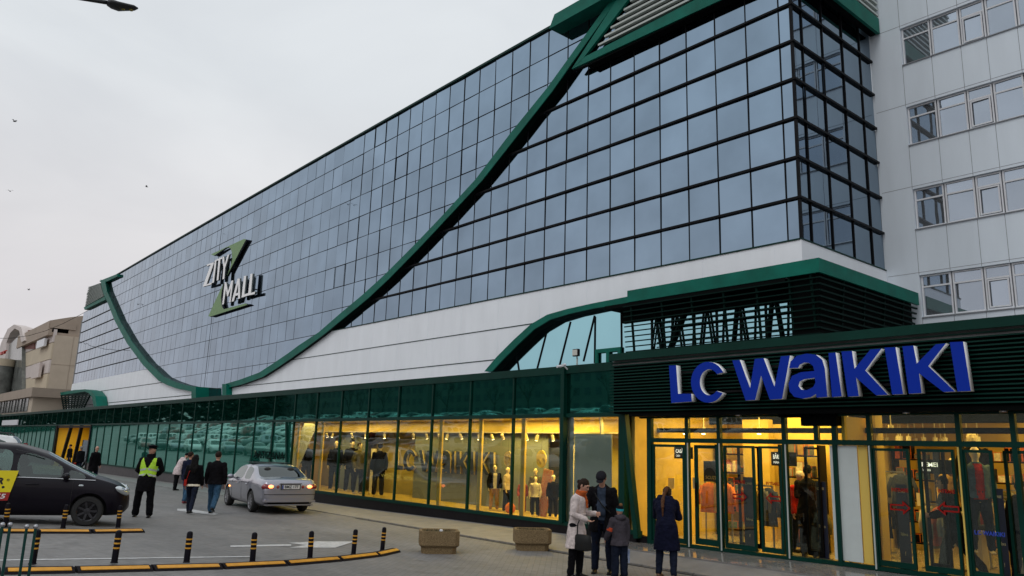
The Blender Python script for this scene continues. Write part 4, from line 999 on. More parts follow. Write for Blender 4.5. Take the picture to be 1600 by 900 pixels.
P = dict(lleg=(20, 4, 1), rleg=(-18, -30, 1), lean=4, wear=[('shoes', 'shoe_black'), ('jeans', 'dark_jeans'), ('jacket', 'black_cloth', dict(hem=.82, off=.04)), ('beanie', 'black_cloth')])
person('person', P, q, facing(q.x, q.y, -60), 1.78, 'dark-clothed person striding in front of the yellow doorway, farthest of the walkers', vox=.014)
# ================================================================== vehicles
def car_paint(name, col, metal=.0, rough=.28): return mat(name, col, rough, metal, var=.04, vs=1.5, coat=1.0)
car_paint('silver_paint', (.34, .34, .39), .7, .3); mat('aubergine_paint', (.003, .0015, .006), .35, 0, spec=.2, coat=.14); car_paint('white_paint', (.75, .76, .76)); car_paint('red_paint', (.25, .03, .03)); car_paint('dark_paint', (.02, .03, .035)); car_paint('grey_paint', (.25, .27, .28), .5)
mat('tyre', (.012, .012, .012), .75); mat('rim', (.35, .35, .37), .3, .9); mat('dark_rim', (.05, .05, .055), .35, .8); mat('under', (.006, .006, .006), .8); mat('chrome', (.6, .6, .62), .15, 1); mat('black_trim', (.008, .008, .009), .45)
mat('tail_red', (.22, .006, .008), .15, coat=1); emis('tail_lit', (1, .16, .02), 5); emis('indicator_lit', (1, .30, .05), 6); mat('lamp_clear', (.55, .6, .62), .1, .6, coat=1)
mat('plate_white', (.65, .66, .68), .4); mat('plate_blue', (.01, .04, .25), .4); mat('ink', (.01, .01, .012), .5); mat('interior', (.02, .02, .022), .8)
def section(x, w, zb, belt, zt):
    d = max(zt - belt, .012); tum = .34
    y5 = .958 * w; y6 = y5 - .84 * d * tum - min(.02, d * .3); y7 = y6 - min(.10, .05 + d * .12)
    return [(0, zb), (.80 * w, zb), (.965 * w, zb + .08), (w, zb * .45 + belt * .55), (.99 * w, belt - .07), (y5, belt), (y6, belt + .84 * d), (y7, zt - .008), (y7 * .55, zt + .010), (0, zt + .018)]
def car_shell(sp, sub=1, arches=True):
    st = sp['st']; bot, top, belt, plan = sp['bot'], sp['top'], sp['belt'], sp['plan']; Wh = sp['W'] / 2
    rings = []
    for x in st:
        w = Wh * interp(x, plan); rings.append([(x, y, z) for y, z in section(x, w, interp(x, bot), interp(x, belt), interp(x, top))])
    n = 10; vs = []; fs = []; ms = []
    full = []
    for rg in rings:
        full.append(rg + [(p[0], -p[1], p[2]) for p in rg[-2:0:-1]])
    m = len(full[0]); vs = [v for r in full for v in r]
    def inr(a, b, rr): return any(a >= p - 1e-4 and b <= q + 1e-4 for p, q in rr)
    for i in range(len(st) - 1):
        for k in range(m):
            f = (i * m + k, i * m + (k + 1) % m, (i + 1) * m + (k + 1) % m, (i + 1) * m + k); mi = 0
            kk = k if k < 9 else m - 1 - k
            if kk == 5 and inr(st[i], st[i + 1], sp['side']): mi = 1
            if kk in (7, 8) and inr(st[i], st[i + 1], sp['front'] + sp['rear']): mi = 2 if inr(st[i], st[i + 1], sp['rear']) else 1
            if kk == 0 or kk == m: mi = 3
            fs.append(f); ms.append(mi)
    fs.append(tuple(range(m - 1, -1, -1))); ms.append(0); fs.append(tuple((len(st) - 1) * m + k for k in range(m))); ms.append(0)
    me = bpy.data.meshes.new('shell'); me.from_pydata(vs, [], fs)
    for q in ('white_paint', 'car_glass', 'tinted_car_glass', 'under'): me.materials.append(MATS[q])
    me.polygons.foreach_set('material_index', ms)
    bm = bmesh.new(); bm.from_mesh(me); bmesh.ops.recalc_face_normals(bm, faces=bm.faces)
    # keep window edges and the belt crisp
    cl = bm.edges.layers.float.get('crease_edge') or bm.edges.layers.float.new('crease_edge')
    for e in bm.edges:
        fm = set(f.material_index for f in e.link_faces)
        if len(fm) > 1: e[cl] = .85
    bm.to_mesh(me); bm.free()
    o = bpy.data.objects.new('tmp', me); COL.objects.link(o)
    if sub: md = o.modifiers.new('s', 'SUBSURF'); md.levels = sub; md.render_levels = sub
    cuts = []
    if arches:
        for ax in sp['ax']:
            for sd in (1, -1):
                b = MB(); b.lathe([(0.001, 0), (sp['rw'] + .055, 0), (sp['rw'] + .055, .36), (.001, .36)], (ax, sd * (Wh + .05) - (.36 if sd > 0 else 0), sp['rw'] + .01), 28, 'Y')
                cm = b.mesh('cut', ['under', 'under', 'under', 'under'], fix=True)
                for p in cm.polygons: p.material_index = 3
                c = bpy.data.objects.new('cut', cm); COL.objects.link(c); c.hide_render = True; cuts.append(c)
                bo = o.modifiers.new('b', 'BOOLEAN'); bo.operation = 'DIFFERENCE'; bo.object = c; bo.solver = 'EXACT'
    bpy.context.view_layer.update()
    out = bpy.data.meshes.new_from_object(o.evaluated_get(bpy.context.evaluated_depsgraph_get()))
    bpy.data.objects.remove(o); bpy.data.meshes.remove(me)
    for c in cuts: d = c.data; bpy.data.objects.remove(c); bpy.data.meshes.remove(d)
    return out
def split(me, name, idx, mats_, sharp=35, thick=0):
    bm = bmesh.new(); bm.from_mesh(me); bmesh.ops.delete(bm, geom=[f for f in bm.faces if f.material_index not in idx], context='FACES')
    o = bpy.data.meshes.new(name); 
    for f in bm.faces: f.material_index = idx.index(f.material_index); f.smooth = True
    bm.to_mesh(o); bm.free()
    for m in mats_: o.materials.append(MATS[m])
    try: o.set_sharp_from_angle(angle=R(sharp))
    except Exception: pass
    return o
def wheel(parent, x, y, rw, sd, rim='rim', w=.21, spokes=8):
    b = MB(); prof = [(rw * .66, -w / 2), (rw * .9, -w / 2), (rw * .985, -w * .36), (rw, -w * .2), (rw, w * .2), (rw * .985, w * .36), (rw * .9, w / 2), (rw * .66, w / 2), (rw * .66, -w / 2)]
    wh = empty('wheel', (x, y, rw)); wh.parent = parent
    b.lathe(prof[:-1], (0, 0, 0), 32, 'Y'); b.f = b.f[:-2]; b.m = b.m[:-2]; b.a = b.a[:-2]; link('tyre', b.mesh('tyre', 'tyre', smooth=True), wh)
    b = MB(); o = sd * w * .5
    b.tube([(0, sd * .02, 0), (0, sd * .03, 0)], rw * .64, 28); b.v = [(v[0], v[1], v[2]) for v in b.v]
    b = MB(); b.lathe([(rw * .60, o - sd * .11), (rw * .60, o - sd * .02), (rw * .67, o), (rw * .69, o - sd * .01), (rw * .69, o - sd * .11)], (0, 0, 0), 32, 'Y')
    b.lathe([(.001, o - sd * .115), (rw * .6, o - sd * .115), (rw * .6, o - sd * .12), (.001, o - sd * .12)], (0, 0, 0), 24, 'Y')
    for i in range(spokes):
        a = 2 * math.pi * i / spokes; u = V(math.cos(a), 0, math.sin(a)); b.bar(u * .05 + V(0, o - sd * .03, 0), u * rw * .62 + V(0, o - sd * .02, 0), .045, .035, up=(0, 1, 0))
    b.lathe([(.001, o - sd * .08), (.07, o - sd * .08), (.065, o - sd * .012), (.001, o - sd * .008)], (0, 0, 0), 14, 'Y')
    link('rim', b.mesh('rim', rim, smooth=True, fix=True), wh)
def vehicle(name, sp, loc, rz, paint, label, cat='car', group=None, rim='rim', spokes=8, detail=True):
    root = empty(name, loc, rz, label, cat, group); sh = car_shell(sp, 2 if detail else 1)
    link('body', split(sh, 'body', [0, 3], [paint, 'under']), root)
    link('windows', split(sh, 'windows', [1], [sp.get('glass', 'car_glass')]), root)
    rg = split(sh, 'rear_window', [2], ['tinted_car_glass'])
    if len(rg.vertices): link('rear_window', rg, root)
    Wh = sp['W'] / 2; rw = sp['rw']
    for ax in sp['ax']:
        for sd in (1, -1): wheel(root, ax, sd * (Wh - .125), rw, sd, rim, spokes=spokes)
    b = MB(); b.box(sp['ax'][0] + .35, sp['ax'][1] - .3, -Wh + .22, Wh - .22, .30, .62); 
    for x in sp['seats']:
        for y in (-.37, .37): b.box(x - .25, x + .2, y - .25, y + .25, .5, .75); b.bar((x - .22, y, .7), (x - .38, y, 1.18), .46, .12); b.ball((x - .40, y, 1.27), (.06, .12, .08), 8, 6)
    b.bar((sp['dash'], -.6, .90), (sp['dash'], .6, .90), .3, .2); link('seats', b.mesh('seats', 'interior'), root)
    b = MB(); b.lathe([(.16, -.012), (.19, -.012), (.19, .012), (.16, .012)], (0, 0, 0), 18, 'X'); b.v = [(v[0] + sp['dash'] - .35, v[1] + .37, v[2] + .95) for v in b.v]; link('steering_wheel', b.mesh('steering_wheel', 'black_trim'), root)
    for sd in (1, -1):
        b = MB(); b.ball((sp['mir'], sd * (Wh + .09), interp(sp['mir'], sp['belt']) + .07), (.07, .11, .075), 12, 8); b.bar((sp['mir'], sd * (Wh - .06), interp(sp['mir'], sp['belt']) + .02), (sp['mir'], sd * (Wh + .04), interp(sp['mir'], sp['belt']) + .04), .05); link('wing_mirror', b.mesh('wing_mirror', sp.get('mirm', 'black_trim'), smooth=True), root)
        for dx in sp['doors']:
            b = MB(); z0 = interp(dx, sp['bot']) + .12; z1 = interp(dx, sp['belt']) - .0
            zz = [z0 + (z1 - z0) * t / 8 for t in range(9)]
            def yy(z, x): w = Wh * interp(x, sp['plan']); zb = interp(x, sp['bot']); be = interp(x, sp['belt']); zm = zb * .45 + be * .55; return w * (interp(z, [(zb + .08, .965), (zm, .998), (be - .07, .988), (be, .956)]))
            b.tube([(dx, sd * (yy(z, dx) - .003), z) for z in zz], .005, 6); link('door_seam', b.mesh('door_seam', 'black_trim'), root)
    return root, sh
SED = dict(W=1.80, rw=.325, ax=(-1.33, 1.47), st=[-2.40, -2.375, -2.28, -2.05, -1.72, -1.62, -1.30, -1.02, -.90, -.62, -.30, -.22, 0, .3, .55, .62, .92, 1.18, 1.26, 1.6, 1.95, 2.2, 2.33, 2.39],
           top=[(-2.40, .80), (-2.375, .93), (-2.28, 1.005), (-2.05, 1.03), (-1.62, 1.055), (-1.02, 1.35), (-.62, 1.425), (-.1, 1.445), (.35, 1.425), (.62, 1.375), (1.26, 1.03), (1.7, .955), (2.2, .84), (2.33, .74), (2.39, .60)],
           belt=[(-2.40, .77), (-2.28, .90), (-2.05, .93), (-1.3, .965), (-.3, .955), (1.26, .90), (2.0, .80), (2.39, .56)],
           bot=[(-2.40, .40), (-2.3, .27), (-2.0, .22), (1.9, .19), (2.3, .24), (2.39, .36)],
           plan=[(-2.40, .82), (-2.375, .88), (-2.28, .94), (-2.0, .975), (-1.3, 1), (1.2, 1), (1.9, .96), (2.2, .86), (2.33, .74), (2.39, .60)],
           side=[(-1.02, -.90), (-.90, -.30), (-.22, .62), (.62, .92)], front=[(.62, 1.26)], rear=[(-1.62, -.90)], seats=(-.75, .25), dash=.95, mir=.78, doors=(-.26, -.98, .9), mirm='silver_paint')
SED['side'] = [(-1.02, -.30), (-.22, .92)]
pL = at(393, 800); hd = math.atan2(.61, -.79); 
def place(sp, P, ax, side, hdg):
    """origin of a car whose wheel (axle ax, side +1 left) touches the ground at P"""
    o = V(P.x, P.y, 0) - (Matrix.Rotation(hdg, 3, 'Z') @ V(ax, side * (sp['W'] / 2 - .10), 0)); return V(o.x, o.y, P.z)
hd = R(173)
sd_, shs = vehicle('silver_car', SED, place(SED, pL, SED['ax'][0], 1, hd), hd, 'silver_paint', 'silver saloon car with lit tail lights driving away beside the shop windows', rim='rim', spokes=10)
b = MB()
for sdn in (1, -1):
    b = MB(); b.ball((-2.30, sdn * .66, .80), (.105, .20, .115), 16, 10); b.v = [(min(v[0], -2.2), v[1], v[2]) for v in b.v]; b2 = link('tail_light', b.mesh('tail_light', 'tail_red', smooth=True), sd_)
    b = MB(); b.ball((-2.395, sdn * .60, .815), (.030, .085, .05), 12, 8); link('lit_lamp', b.mesh('lit_lamp', 'tail_lit', smooth=True), b2)
    b = MB(); b.ball((-2.375, sdn * .385, .80), (.03, .065, .065), 14, 8); link('fog_light', b.mesh('fog_light', 'tail_red', smooth=True), sd_)
    b = MB(); b.tube([(-2.30, sdn * .62, .27), (-2.42, sdn * .62, .27)], [.055, .055], 14, ry=[.035, .035], side=V(0, 1, 0)); link('exhaust', b.mesh('exhaust', 'black_trim', smooth=True), sd_)
b = MB(); b.ball((1.15, .905, .66), (.05, .015, .025), 10, 6); link('side_indicator', b.mesh('side_indicator', 'indicator_lit', smooth=True), sd_)
for xh in (-.85, .12):
    b = MB(); b.tube([(xh - .09, .905, .82), (xh - .03, .93, .825), (xh + .05, .93, .825), (xh + .10, .905, .82)], .014, 8); link('door_handle', b.mesh('door_handle', 'silver_paint', smooth=True), sd_)
b = MB(); b.box(-2.43, -2.415, -.275, .275, .745, .865, 0); b.box(-2.425, -2.40, -.30, .30, .725, .885, 1); pl = link('number_plate', b.mesh('number_plate', ['plate_white', 'black_trim']), sd_)
b = MB(); b.box(-2.433, -2.431, .225, .27, .75, .86); link('plate_band', b.mesh('plate_band', 'plate_blue'), pl)
MR_ = Matrix.Translation((-2.436, -.02, .806)) @ Matrix.Rotation(R(-90), 4, 'Z')
link('plate_text', text_mesh('plate_text', 'BMZ 177', .115, .002, 'ink', MR_, bold=.002, width=.42), pl)
b = MB(); b.box(-2.44, -2.39, -.34, .34, .895, .915); link('boot_trim', b.mesh('boot_trim', 'chrome', bevel=.006), sd_)
b = MB(); b.box(-2.46, -2.2, -.80, .80, .36, .42); b.box(-2.45, -2.15, -.74, .74, .26, .30); link('bumper_lip', b.mesh('bumper_lip', 'silver_paint', bevel=.02), sd_)
b = MB(); b.tube([(-2.385, -.78, .585), (-2.415, -.4, .585), (-2.42, 0, .585), (-2.415, .4, .585), (-2.385, .78, .585)], .010, 6); link('bumper_seam', b.mesh('bumper_seam', 'black_trim'), sd_)
b = MB(); b.box(-.35, .45, -.62, .62, 1.458, 1.47); link('sunroof_shade', b.mesh('sunroof_shade', 'black_trim'), sd_)

VAN = dict(W=1.80, rw=.325, ax=(-1.37, 1.33), st=[-2.23, -2.20, -2.12, -1.95, -1.80, -1.70, -1.05, -.97, -.60, -.35, -.27, .05, .30, .74, .80, 1.22, 1.40, 1.66, 1.93, 2.08, 2.17, 2.225],
           top=[(-2.23, .80), (-2.20, 1.10), (-2.12, 1.38), (-1.95, 1.56), (-1.80, 1.63), (-.9, 1.69), (-.35, 1.66), (.0, 1.585), (.30, 1.50), (.8, 1.26), (1.40, 1.005), (1.70, .935), (1.93, .855), (2.08, .77), (2.17, .68), (2.225, .54)],
           belt=[(-2.23, .78), (-2.12, .98), (-1.7, 1.03), (-.12, .985), (1.0, .955), (1.5, .93), (2.0, .82), (2.225, .55)],
           bot=[(-2.23, .36), (-2.1, .25), (1.8, .20), (2.1, .22), (2.225, .36)],
           plan=[(-2.23, .86), (-2.12, .93), (-1.8, .97), (-1.2, 1), (1.2, 1), (1.7, .97), (1.93, .91), (2.08, .82), (2.17, .70), (2.225, .56)],
           side=[(-1.70, -1.05), (-.97, -.35), (-.27, .74), (.80, 1.22)], front=[(.30, 1.40)], rear=[(-2.20, -1.80)], seats=(-.55, .25), dash=1.0, mir=.80, doors=(-.31, -1.0, .95), mirm='aubergine_paint')
VX = .885
for k_ in ('st', 'seats', 'doors', 'ax'): VAN[k_] = [v * VX for v in VAN[k_]]
for k_ in ('top', 'belt', 'bot', 'plan'): VAN[k_] = [(a * VX, b_) for a, b_ in VAN[k_]]
for k_ in ('side', 'front', 'rear'): VAN[k_] = [(a * VX, b_ * VX) for a, b_ in VAN[k_]]
VAN['dash'] *= VX; VAN['mir'] *= VX; VAN['rw'] = .31
pV = at(133, 822); hv = math.atan2(.966, .26)
vn, shv = vehicle('dark_minivan', VAN, place(VAN, pV, VAN['ax'][1], -1, hv), hv, 'aubergine_paint', 'almost black people carrier with a yellow and red taxi sign on its door', 'minivan', rim='dark_rim', spokes=7)
for sdn in (-1, 1):
    b = MB(); b.ball((1.79, sdn * .70, .725), (.19, .085, .08), 16, 10, rot=Matrix.Rotation(R(-28 * sdn), 3, 'Z') @ Matrix.Rotation(R(24), 3, 'Y')); hl = link('headlight', b.mesh('headlight', 'lamp_clear', smooth=True), vn)
    b = MB(); b.ball((1.86, sdn * .70, .745), (.05, .045, .045), 12, 8); link('reflector', b.mesh('reflector', 'chrome', smooth=True), hl)
    b = MB(); b.tube([(-.9, sdn * .868, 1.02), (-.16, sdn * .868, .998), (.53, sdn * .868, .978), (1.26, sdn * .866, .948)], .010, 6); link('chrome_strip', b.mesh('chrome_strip', 'chrome', smooth=True), vn)
    b = MB(); b.ball((1.0, sdn * .90, .84), (.05, .012, .022), 10, 6); link('side_indicator', b.mesh('side_indicator', 'lamp_clear', smooth=True), vn)
    b = MB(); b.tube([(-.02, sdn * .895, .86), (.05, sdn * .925, .865), (.16, sdn * .925, .865), (.22, sdn * .895, .86)], .014, 8); link('door_handle', b.mesh('door_handle', 'aubergine_paint', smooth=True), vn)
    b = MB(); b.tube([(-.3, sdn * .735, 1.55), (.0, sdn * .74, 1.49), (.25, sdn * .76, 1.41)], .016, 6, ry=.006); link('rain_visor', b.mesh('rain_visor', 'black_trim'), vn)
mat('sign_yellow', (.82, .68, .01), .4); mat('sign_red', (.35, .012, .01), .4); mat('letter_white', (.75, .75, .75), .4)
b = MB(); yv = -.935; SX = .12; b.add([(-1.51, yv, .70), (-.26, yv, .70), (-.17, yv, 1.13), (-1.51, yv, 1.13), (-1.51, yv + .02, .70), (-.26, yv + .02, .70), (-.17, yv + .02, 1.13), (-1.51, yv + .02, 1.13)], [(0, 1, 2, 3), (7, 6, 5, 4), (0, 4, 5, 1), (1, 5, 6, 2), (2, 6, 7, 3), (3, 7, 4, 0)])
tp = link('taxi_sign', b.mesh('taxi_sign', 'sign_yellow'), vn)
b = MB(); b.add([(-1.51, yv, .535), (-.29, yv, .535), (-.26, yv, .698), (-1.51, yv, .698), (-1.51, yv + .02, .535), (-.29, yv + .02, .535), (-.26, yv + .02, .698), (-1.51, yv + .02, .698)], [(0, 1, 2, 3), (7, 6, 5, 4), (0, 4, 5, 1), (1, 5, 6, 2), (2, 6, 7, 3), (3, 7, 4, 0)]); link('red_strip', b.mesh('red_strip', 'sign_red'), tp)
link('sign_text', text_mesh('sign_text', 'OR', .17, .003, 'ink', T(-.54, yv - .003, .915), bold=.008, width=.27, shear=.2), tp); link('sign_text', text_mesh('sign_text', '®', .07, .003, 'ink', T(-.33, yv - .003, .94)), tp)
link('sign_text', text_mesh('sign_text', '-5555', .13, .003, 'letter_white', T(-.54, yv - .003, .615), bold=.003, width=.42, shear=.2), tp)
b = MB()
for i in range(3): b.tube([(-.64 + .12 * i, yv - .001, .80), (-.64 + .12 * i, yv - .004, .80)], .026, 12)
link('sign_dots', b.mesh('sign_dots', 'ink'), tp)
# driver
dp = dict(lleg=(82, 58, 3), rleg=(82, 58, 3), lean=-12, neck=0, hands=True, wear=[('jacket', 'black_cloth', dict(hem=.86)), ('hair', 'hair_brown')], larm=((.1, -.6, -.8), (-.1, -1, .2)), rarm=((.1, -.6, -.8), (-.1, -1, .2)))
qd = Matrix.Rotation(hv, 3, 'Z') @ V(-.12, .37, .24)
person('person', dp, vn.location + qd, hv + math.pi / 2, 1.68, 'driver in dark clothes sitting inside the almost black people carrier', vox=.016)

SUV = dict(VAN); SUV.update(mirm='white_paint')
rh = ray(44, 690); pw = V(rh.x, rh.y, 0).normalized() * 36
hw = math.atan2(-.95, -.30); Rw = Matrix.Rotation(hw, 3, 'Z') @ V(-2.2, .9, 0)
ws, _ = vehicle('white_car', SUV, V(pw.x - Rw.x, pw.y - Rw.y, G(pw.x, pw.y)), hw, 'white_paint', 'white estate car with black roof rails half hidden behind the dark minivan', spokes=5, detail=False)
for sdn in (1, -1):
    b = MB(); b.box(-1.97, -1.80, sdn * .80 - .07, sdn * .80 + .05, 1.05, 1.42); link('tail_light', b.mesh('tail_light', 'tail_red', bevel=.02), ws)
    b = MB(); b.tube([(-1.5, sdn * .60, 1.66), (-1.35, sdn * .60, 1.74), (-.2, sdn * .60, 1.76), (.05, sdn * .60, 1.68)], .022, 8); link('roof_rail', b.mesh('roof_rail', 'black_trim', smooth=True), ws)

ws.scale = (1, 1, 1.17)
# cars in the car park opposite, seen mirrored in the green glass
protos = []; PCN = {}
for sp_n, base in (('parked_car', SED), ('parked_car', VAN)):
    sh = car_shell(base, 1, arches=False); bmx = bmesh.new(); bmx.from_mesh(sh)
    for f in bmx.faces: f.smooth = True
    bmx.to_mesh(sh); bmx.free()
    w = MB()
    for ax in base['ax']:
        for sdn in (1, -1): w.lathe([(.001, -.1), (.2, -.1), (.2, .1), (.001, .1)], (ax, sdn * .82, .325), 14, 'Y', 1); w.lathe([(.2, -.11), (.325, -.1), (.325, .1), (.2, .11)], (ax, sdn * .82, .325), 14, 'Y', 0)
    wm = w.mesh('w', ['tyre', 'rim'])
    for col in ('white_paint', 'silver_paint', 'dark_paint', 'grey_paint', 'red_paint', 'white_paint'):
        me = bpy.data.meshes.new('parked_car'); bmx = bmesh.new(); bmx.from_mesh(sh); nf = len(bmx.faces); bmx.from_mesh(wm); bmx.faces.ensure_lookup_table()
        for f in bmx.faces[nf:]: f.material_index = 4 + f.material_index
        bmx.to_mesh(me); bmx.free()
        for q in (col, 'tinted_car_glass', 'tinted_car_glass', 'under', 'tyre', 'rim'): me.materials.append(MATS[q])
        protos.append(me); PCN[me.name] = col.split('_')[0]
rc = random.Random(21)
for rwi, (rowy, ang, x0_, x1_, gap) in enumerate(((-7, 8, -128, -22, .16), (-13, -80, -150, -30, .10), (-24, 95, -170, -34, .12), (-31, -84, -178, -42, .12), (-43, 92, -190, -52, .16), (-51, -88, -190, -60, .2))):
    x = x0_; par = abs(ang) < 45
    while x < x1_:
        x += (6.3 if par else 2.75) + rc.uniform(-.1, .3)
        if rc.random() < gap: continue
        o = bpy.data.objects.new('parked_car', rc.choice(protos)); COL.objects.link(o); y = rowy + rc.uniform(-.3, .3)
        o.location = (x, y, G(x, y)); o.rotation_euler = (0, 0, R(ang + rc.uniform(-3, 3) + (180 if rc.random() < .3 else 0)))
        tagit(o, '%s car in the %s of parked cars mirrored in the green shop glass' % (PCN[o.data.name], ['nearest row', 'second row', 'third row', 'fourth row', 'fifth row', 'farthest row'][rwi]), 'car', 'cars parked opposite the mall')
# bare trees beyond the car park
mat('bark', (.035, .028, .022), .9, var=.3, vs=5)
def tree_mesh(seed, H):
    r = random.Random(seed); b = MB()
    def br(p, d, ln, rad, dep):
        q = p + d * ln; m = (p + q) / 2 + V(r.uniform(-1, 1), r.uniform(-1, 1), 0) * ln * .05
        b.tube([p, m, q], [rad, rad * .85, rad * .65], 6 if dep > 2 else 4, caps=False)
        if dep == 0: return
        for i in range(3 if dep > 1 else 4):
            nd = (d + V(r.uniform(-1, 1), r.uniform(-1, 1), r.uniform(-.1, .7)) * .75).normalized(); br(q if i < 2 else p + (q - p) * r.uniform(.5, .9), nd, ln * r.uniform(.6, .8), rad * .55, dep - 1)
    br(V(0, 0, 0), V(0, 0, 1), H * .28, H * .018, 5); return b
tms = [tree_mesh(s, 13).mesh('bare_tree', 'bark', smooth='all') for s in (1, 2, 3)]
for i in range(16):
    x = -30 - i * 13 + rc.uniform(-3, 3); y = -62 - rc.uniform(0, 9); o = bpy.data.objects.new('bare_tree', rc.choice(tms)); COL.objects.link(o); o.location = (x, y, G(x, y) - .1); o.rotation_euler = (0, 0, rc.uniform(0, 6)); k_ = rc.uniform(.45, .7); o.scale = (k_,) * 3
    tagit(o, 'bare winter tree beyond the car park, mirrored dark in the green glass', 'tree', 'bare trees beyond the car park')
b = MB(); rw2 = random.Random(9)
for i in range(9000):
    t = rw2.random(); x = -215 - 190 * t + rw2.uniform(-12, 12); y = -125 + 150 * t + rw2.uniform(-9, 9); h = 13 * rw2.random() ** .8 * (.75 + .25 * math.sin(x * .35) * math.sin(x * .13 + 1)); z = G(x, y) + h
    a_ = rw2.uniform(0, 6.28); s_ = rw2.uniform(1.0, 2.4); u = V(math.cos(a_), math.sin(a_), rw2.uniform(-.6, .6)) * s_; w = V(-math.sin(a_), math.cos(a_), 0) * s_ * .5 + V(0, 0, rw2.uniform(.4, 1.2))
    c = V(x, y, z); b.add([c - u, c + w * .6, c + u, c - w * .6], [(0, 1, 2, 3)])
tagit(b.build('added_wood_belt', mat('wood_foliage', (.020, .028, .016), .9, var=.3, vs=.5), world=True), 'dark belt of woodland beyond the car park, added to darken what the green glass mirrors', 'wood', kind='stuff')  # unseen belt, put in so the left panes mirror dark trees, not sky
mat('block_wall', (.16, .15, .14), .8, var=.15, vs=.3)
for i, (x, w_, h_) in enumerate([(-75, 46, 8), (-132, 56, 11), (-197, 60, 10), (-262, 62, 11)]):
    bl = empty('added_flats_block', (x, -92, G(x, -92)), label='%s flats block added behind the bare trees to darken what the shop glass mirrors' % ['low', 'tall', 'long', 'farthest'][i], cat='building')  # unseen blocks, added to darken the reflection above the parked cars
    b = MB(); b.box(-w_ / 2, w_ / 2, -6, 6, -2, h_); link('wall', b.mesh('wall', 'block_wall'), bl)
    b = MB()
    for z in range(1, int(h_) - 2, 3):
        for xx in range(int(-w_ / 2) + 2, int(w_ / 2) - 2, 3): b.box(xx, xx + 1.5, 5.98, 6.05, z + .3, z + 1.8)
    tagit(link('windows', b.mesh('windows', 'room_dark'), bl), kind=None)

# ================================================================== street things
mat('bollard_black', (.006, .005, .009), .45, spec=.1); mat('ochre_stripe', (.62, .30, .02), .5, var=.15, vs=20); mat('rubber', (.010, .008, .010), .8, spec=.15, var=.3, vs=12)
mat('amber_strip', (.62, .28, .012), .45, var=.15, vs=9)
def bollard_parts():
    h = .46; b = MB(); b.lathe([(.052, 0), (.052, .012), (.045, .02), (.045, h - .04), (.036, h - .012), (.015, h), (.001, h)], (0, 0, 0), 16); m1 = b.mesh('post', 'bollard_black', smooth=True)
    ms = []
    for z in (.20, .265, .33):
        b = MB(); b.lathe([(.0462, z), (.0470, z + .003), (.0470, z + .019), (.0462, z + .022)], (0, 0, 0), 16); ms.append(b.mesh('stripe', 'ochre_stripe', smooth=True))
    return m1, ms
bp1, bps = bollard_parts()
bol = [((178, 882), 'third bollard'), ((291, 881), ''), ((394, 880), ''), ((484, 874), ''), ((552, 868), ''), ((597, 862), ''), ((50, 884), ''), ((184, 826), ''), ((98, 827), ''), ((8, 826), '')]
blab = ['black bollard with ochre rings second from the left in the front row', 'black bollard on the front rubber kerb below the security guard, third from the left', 'black bollard on the front kerb in front of the silver car', 'black bollard at the middle of the white road arrow', 'second black bollard from the right end of the front kerb', 'black bollard at the right-hand tip of the front kerb',
        'black bollard at the left, standing beside the green metal stand', 'black bollard at the nose of the dark minivan', 'black bollard in front of the front wheel of the dark minivan', 'black bollard under the yellow taxi sign at the left edge']
for (p, _), lb in zip(bol, blab):
    r = empty('bollard', at(*p) + V(0, 0, .02), 0, lb, 'bollard', 'black bollards with ochre rings'); r.rotation_euler = (R(rc.uniform(-2, 2)), R(rc.uniform(-2, 2)), 0)
    link('post', bp1, r)
    for m in bps: link('stripe', m, r)
def rubber_kerb(pxs, lab, seglabels):
    P = [at(*p) for p in pxs]
    for i in range(len(P) - 1):
        a, c = P[i], P[i + 1]; d = (c - a); ln = d.length; d.normalize(); nrm = V(d.y, -d.x, 0); nrm.normalize()
        if nrm.x < 0: nrm = -nrm
        a = a + d * .015; c = c - d * .015
        prof = [(.13, 0), (.105, .035), (.03, .075), (-.06, .078), (-.10, .04), (-.12, 0)]
        b = MB(); vs = [q + nrm * u + V(0, 0, w_ - .005) for q in (a, c) for u, w_ in prof]; n = len(prof)
        b.add(vs, [(k, k + 1, n + k + 1, n + k) for k in range(n - 1)] + [tuple(range(n - 1, -1, -1)), tuple(range(n, 2 * n)), (0, n, 2 * n - 1, n - 1)])
        s = empty('rubber_kerb', (a + c) / 2, 0, seglabels[i], 'rubber kerb', lab); b.build('block', 'rubber', s, world=True, fix=True)
        b = MB(); e = .04
        q = [a + d * e + nrm * .100 + V(0, 0, .037), c - d * e + nrm * .100 + V(0, 0, .037), c - d * e + nrm * .040 + V(0, 0, .070), a + d * e + nrm * .040 + V(0, 0, .070)]
        up = V(nrm.x * .5, nrm.y * .5, .85) * .006
        b.add([v + up for v in q] + [v - up for v in q], [(0, 1, 2, 3), (7, 6, 5, 4), (0, 4, 5, 1), (1, 5, 6, 2), (2, 6, 7, 3), (3, 7, 4, 0)]); b.build('amber_stripe', 'amber_strip', s, world=True, fix=True)
rubber_kerb([(-90, 897), (2, 896), (116, 894), (236, 891), (344, 888), (444, 883), (527, 876), (586, 869), (618, 862)], 'front line of rubber kerb blocks',
            ['rubber kerb block cut off at the left edge of the front line', 'rubber kerb block behind the green metal stand', 'rubber kerb block below the second bollard from the left', 'rubber kerb block with a bollard below the guard', 'rubber kerb block left of the bollard before the silver car', 'rubber kerb block holding the bollard before the silver car', 'curved rubber kerb block, second from the right end of the front line', 'short last rubber kerb block at the right end of the front line'])
rubber_kerb([(-110, 832), (-2, 832.5), (141, 833), (222, 831.5)], 'rear line of rubber kerb blocks', ['rear rubber kerb block beyond the left edge', 'long rear rubber kerb block under the side of the dark minivan', 'rear rubber kerb block at the nose of the dark minivan'])
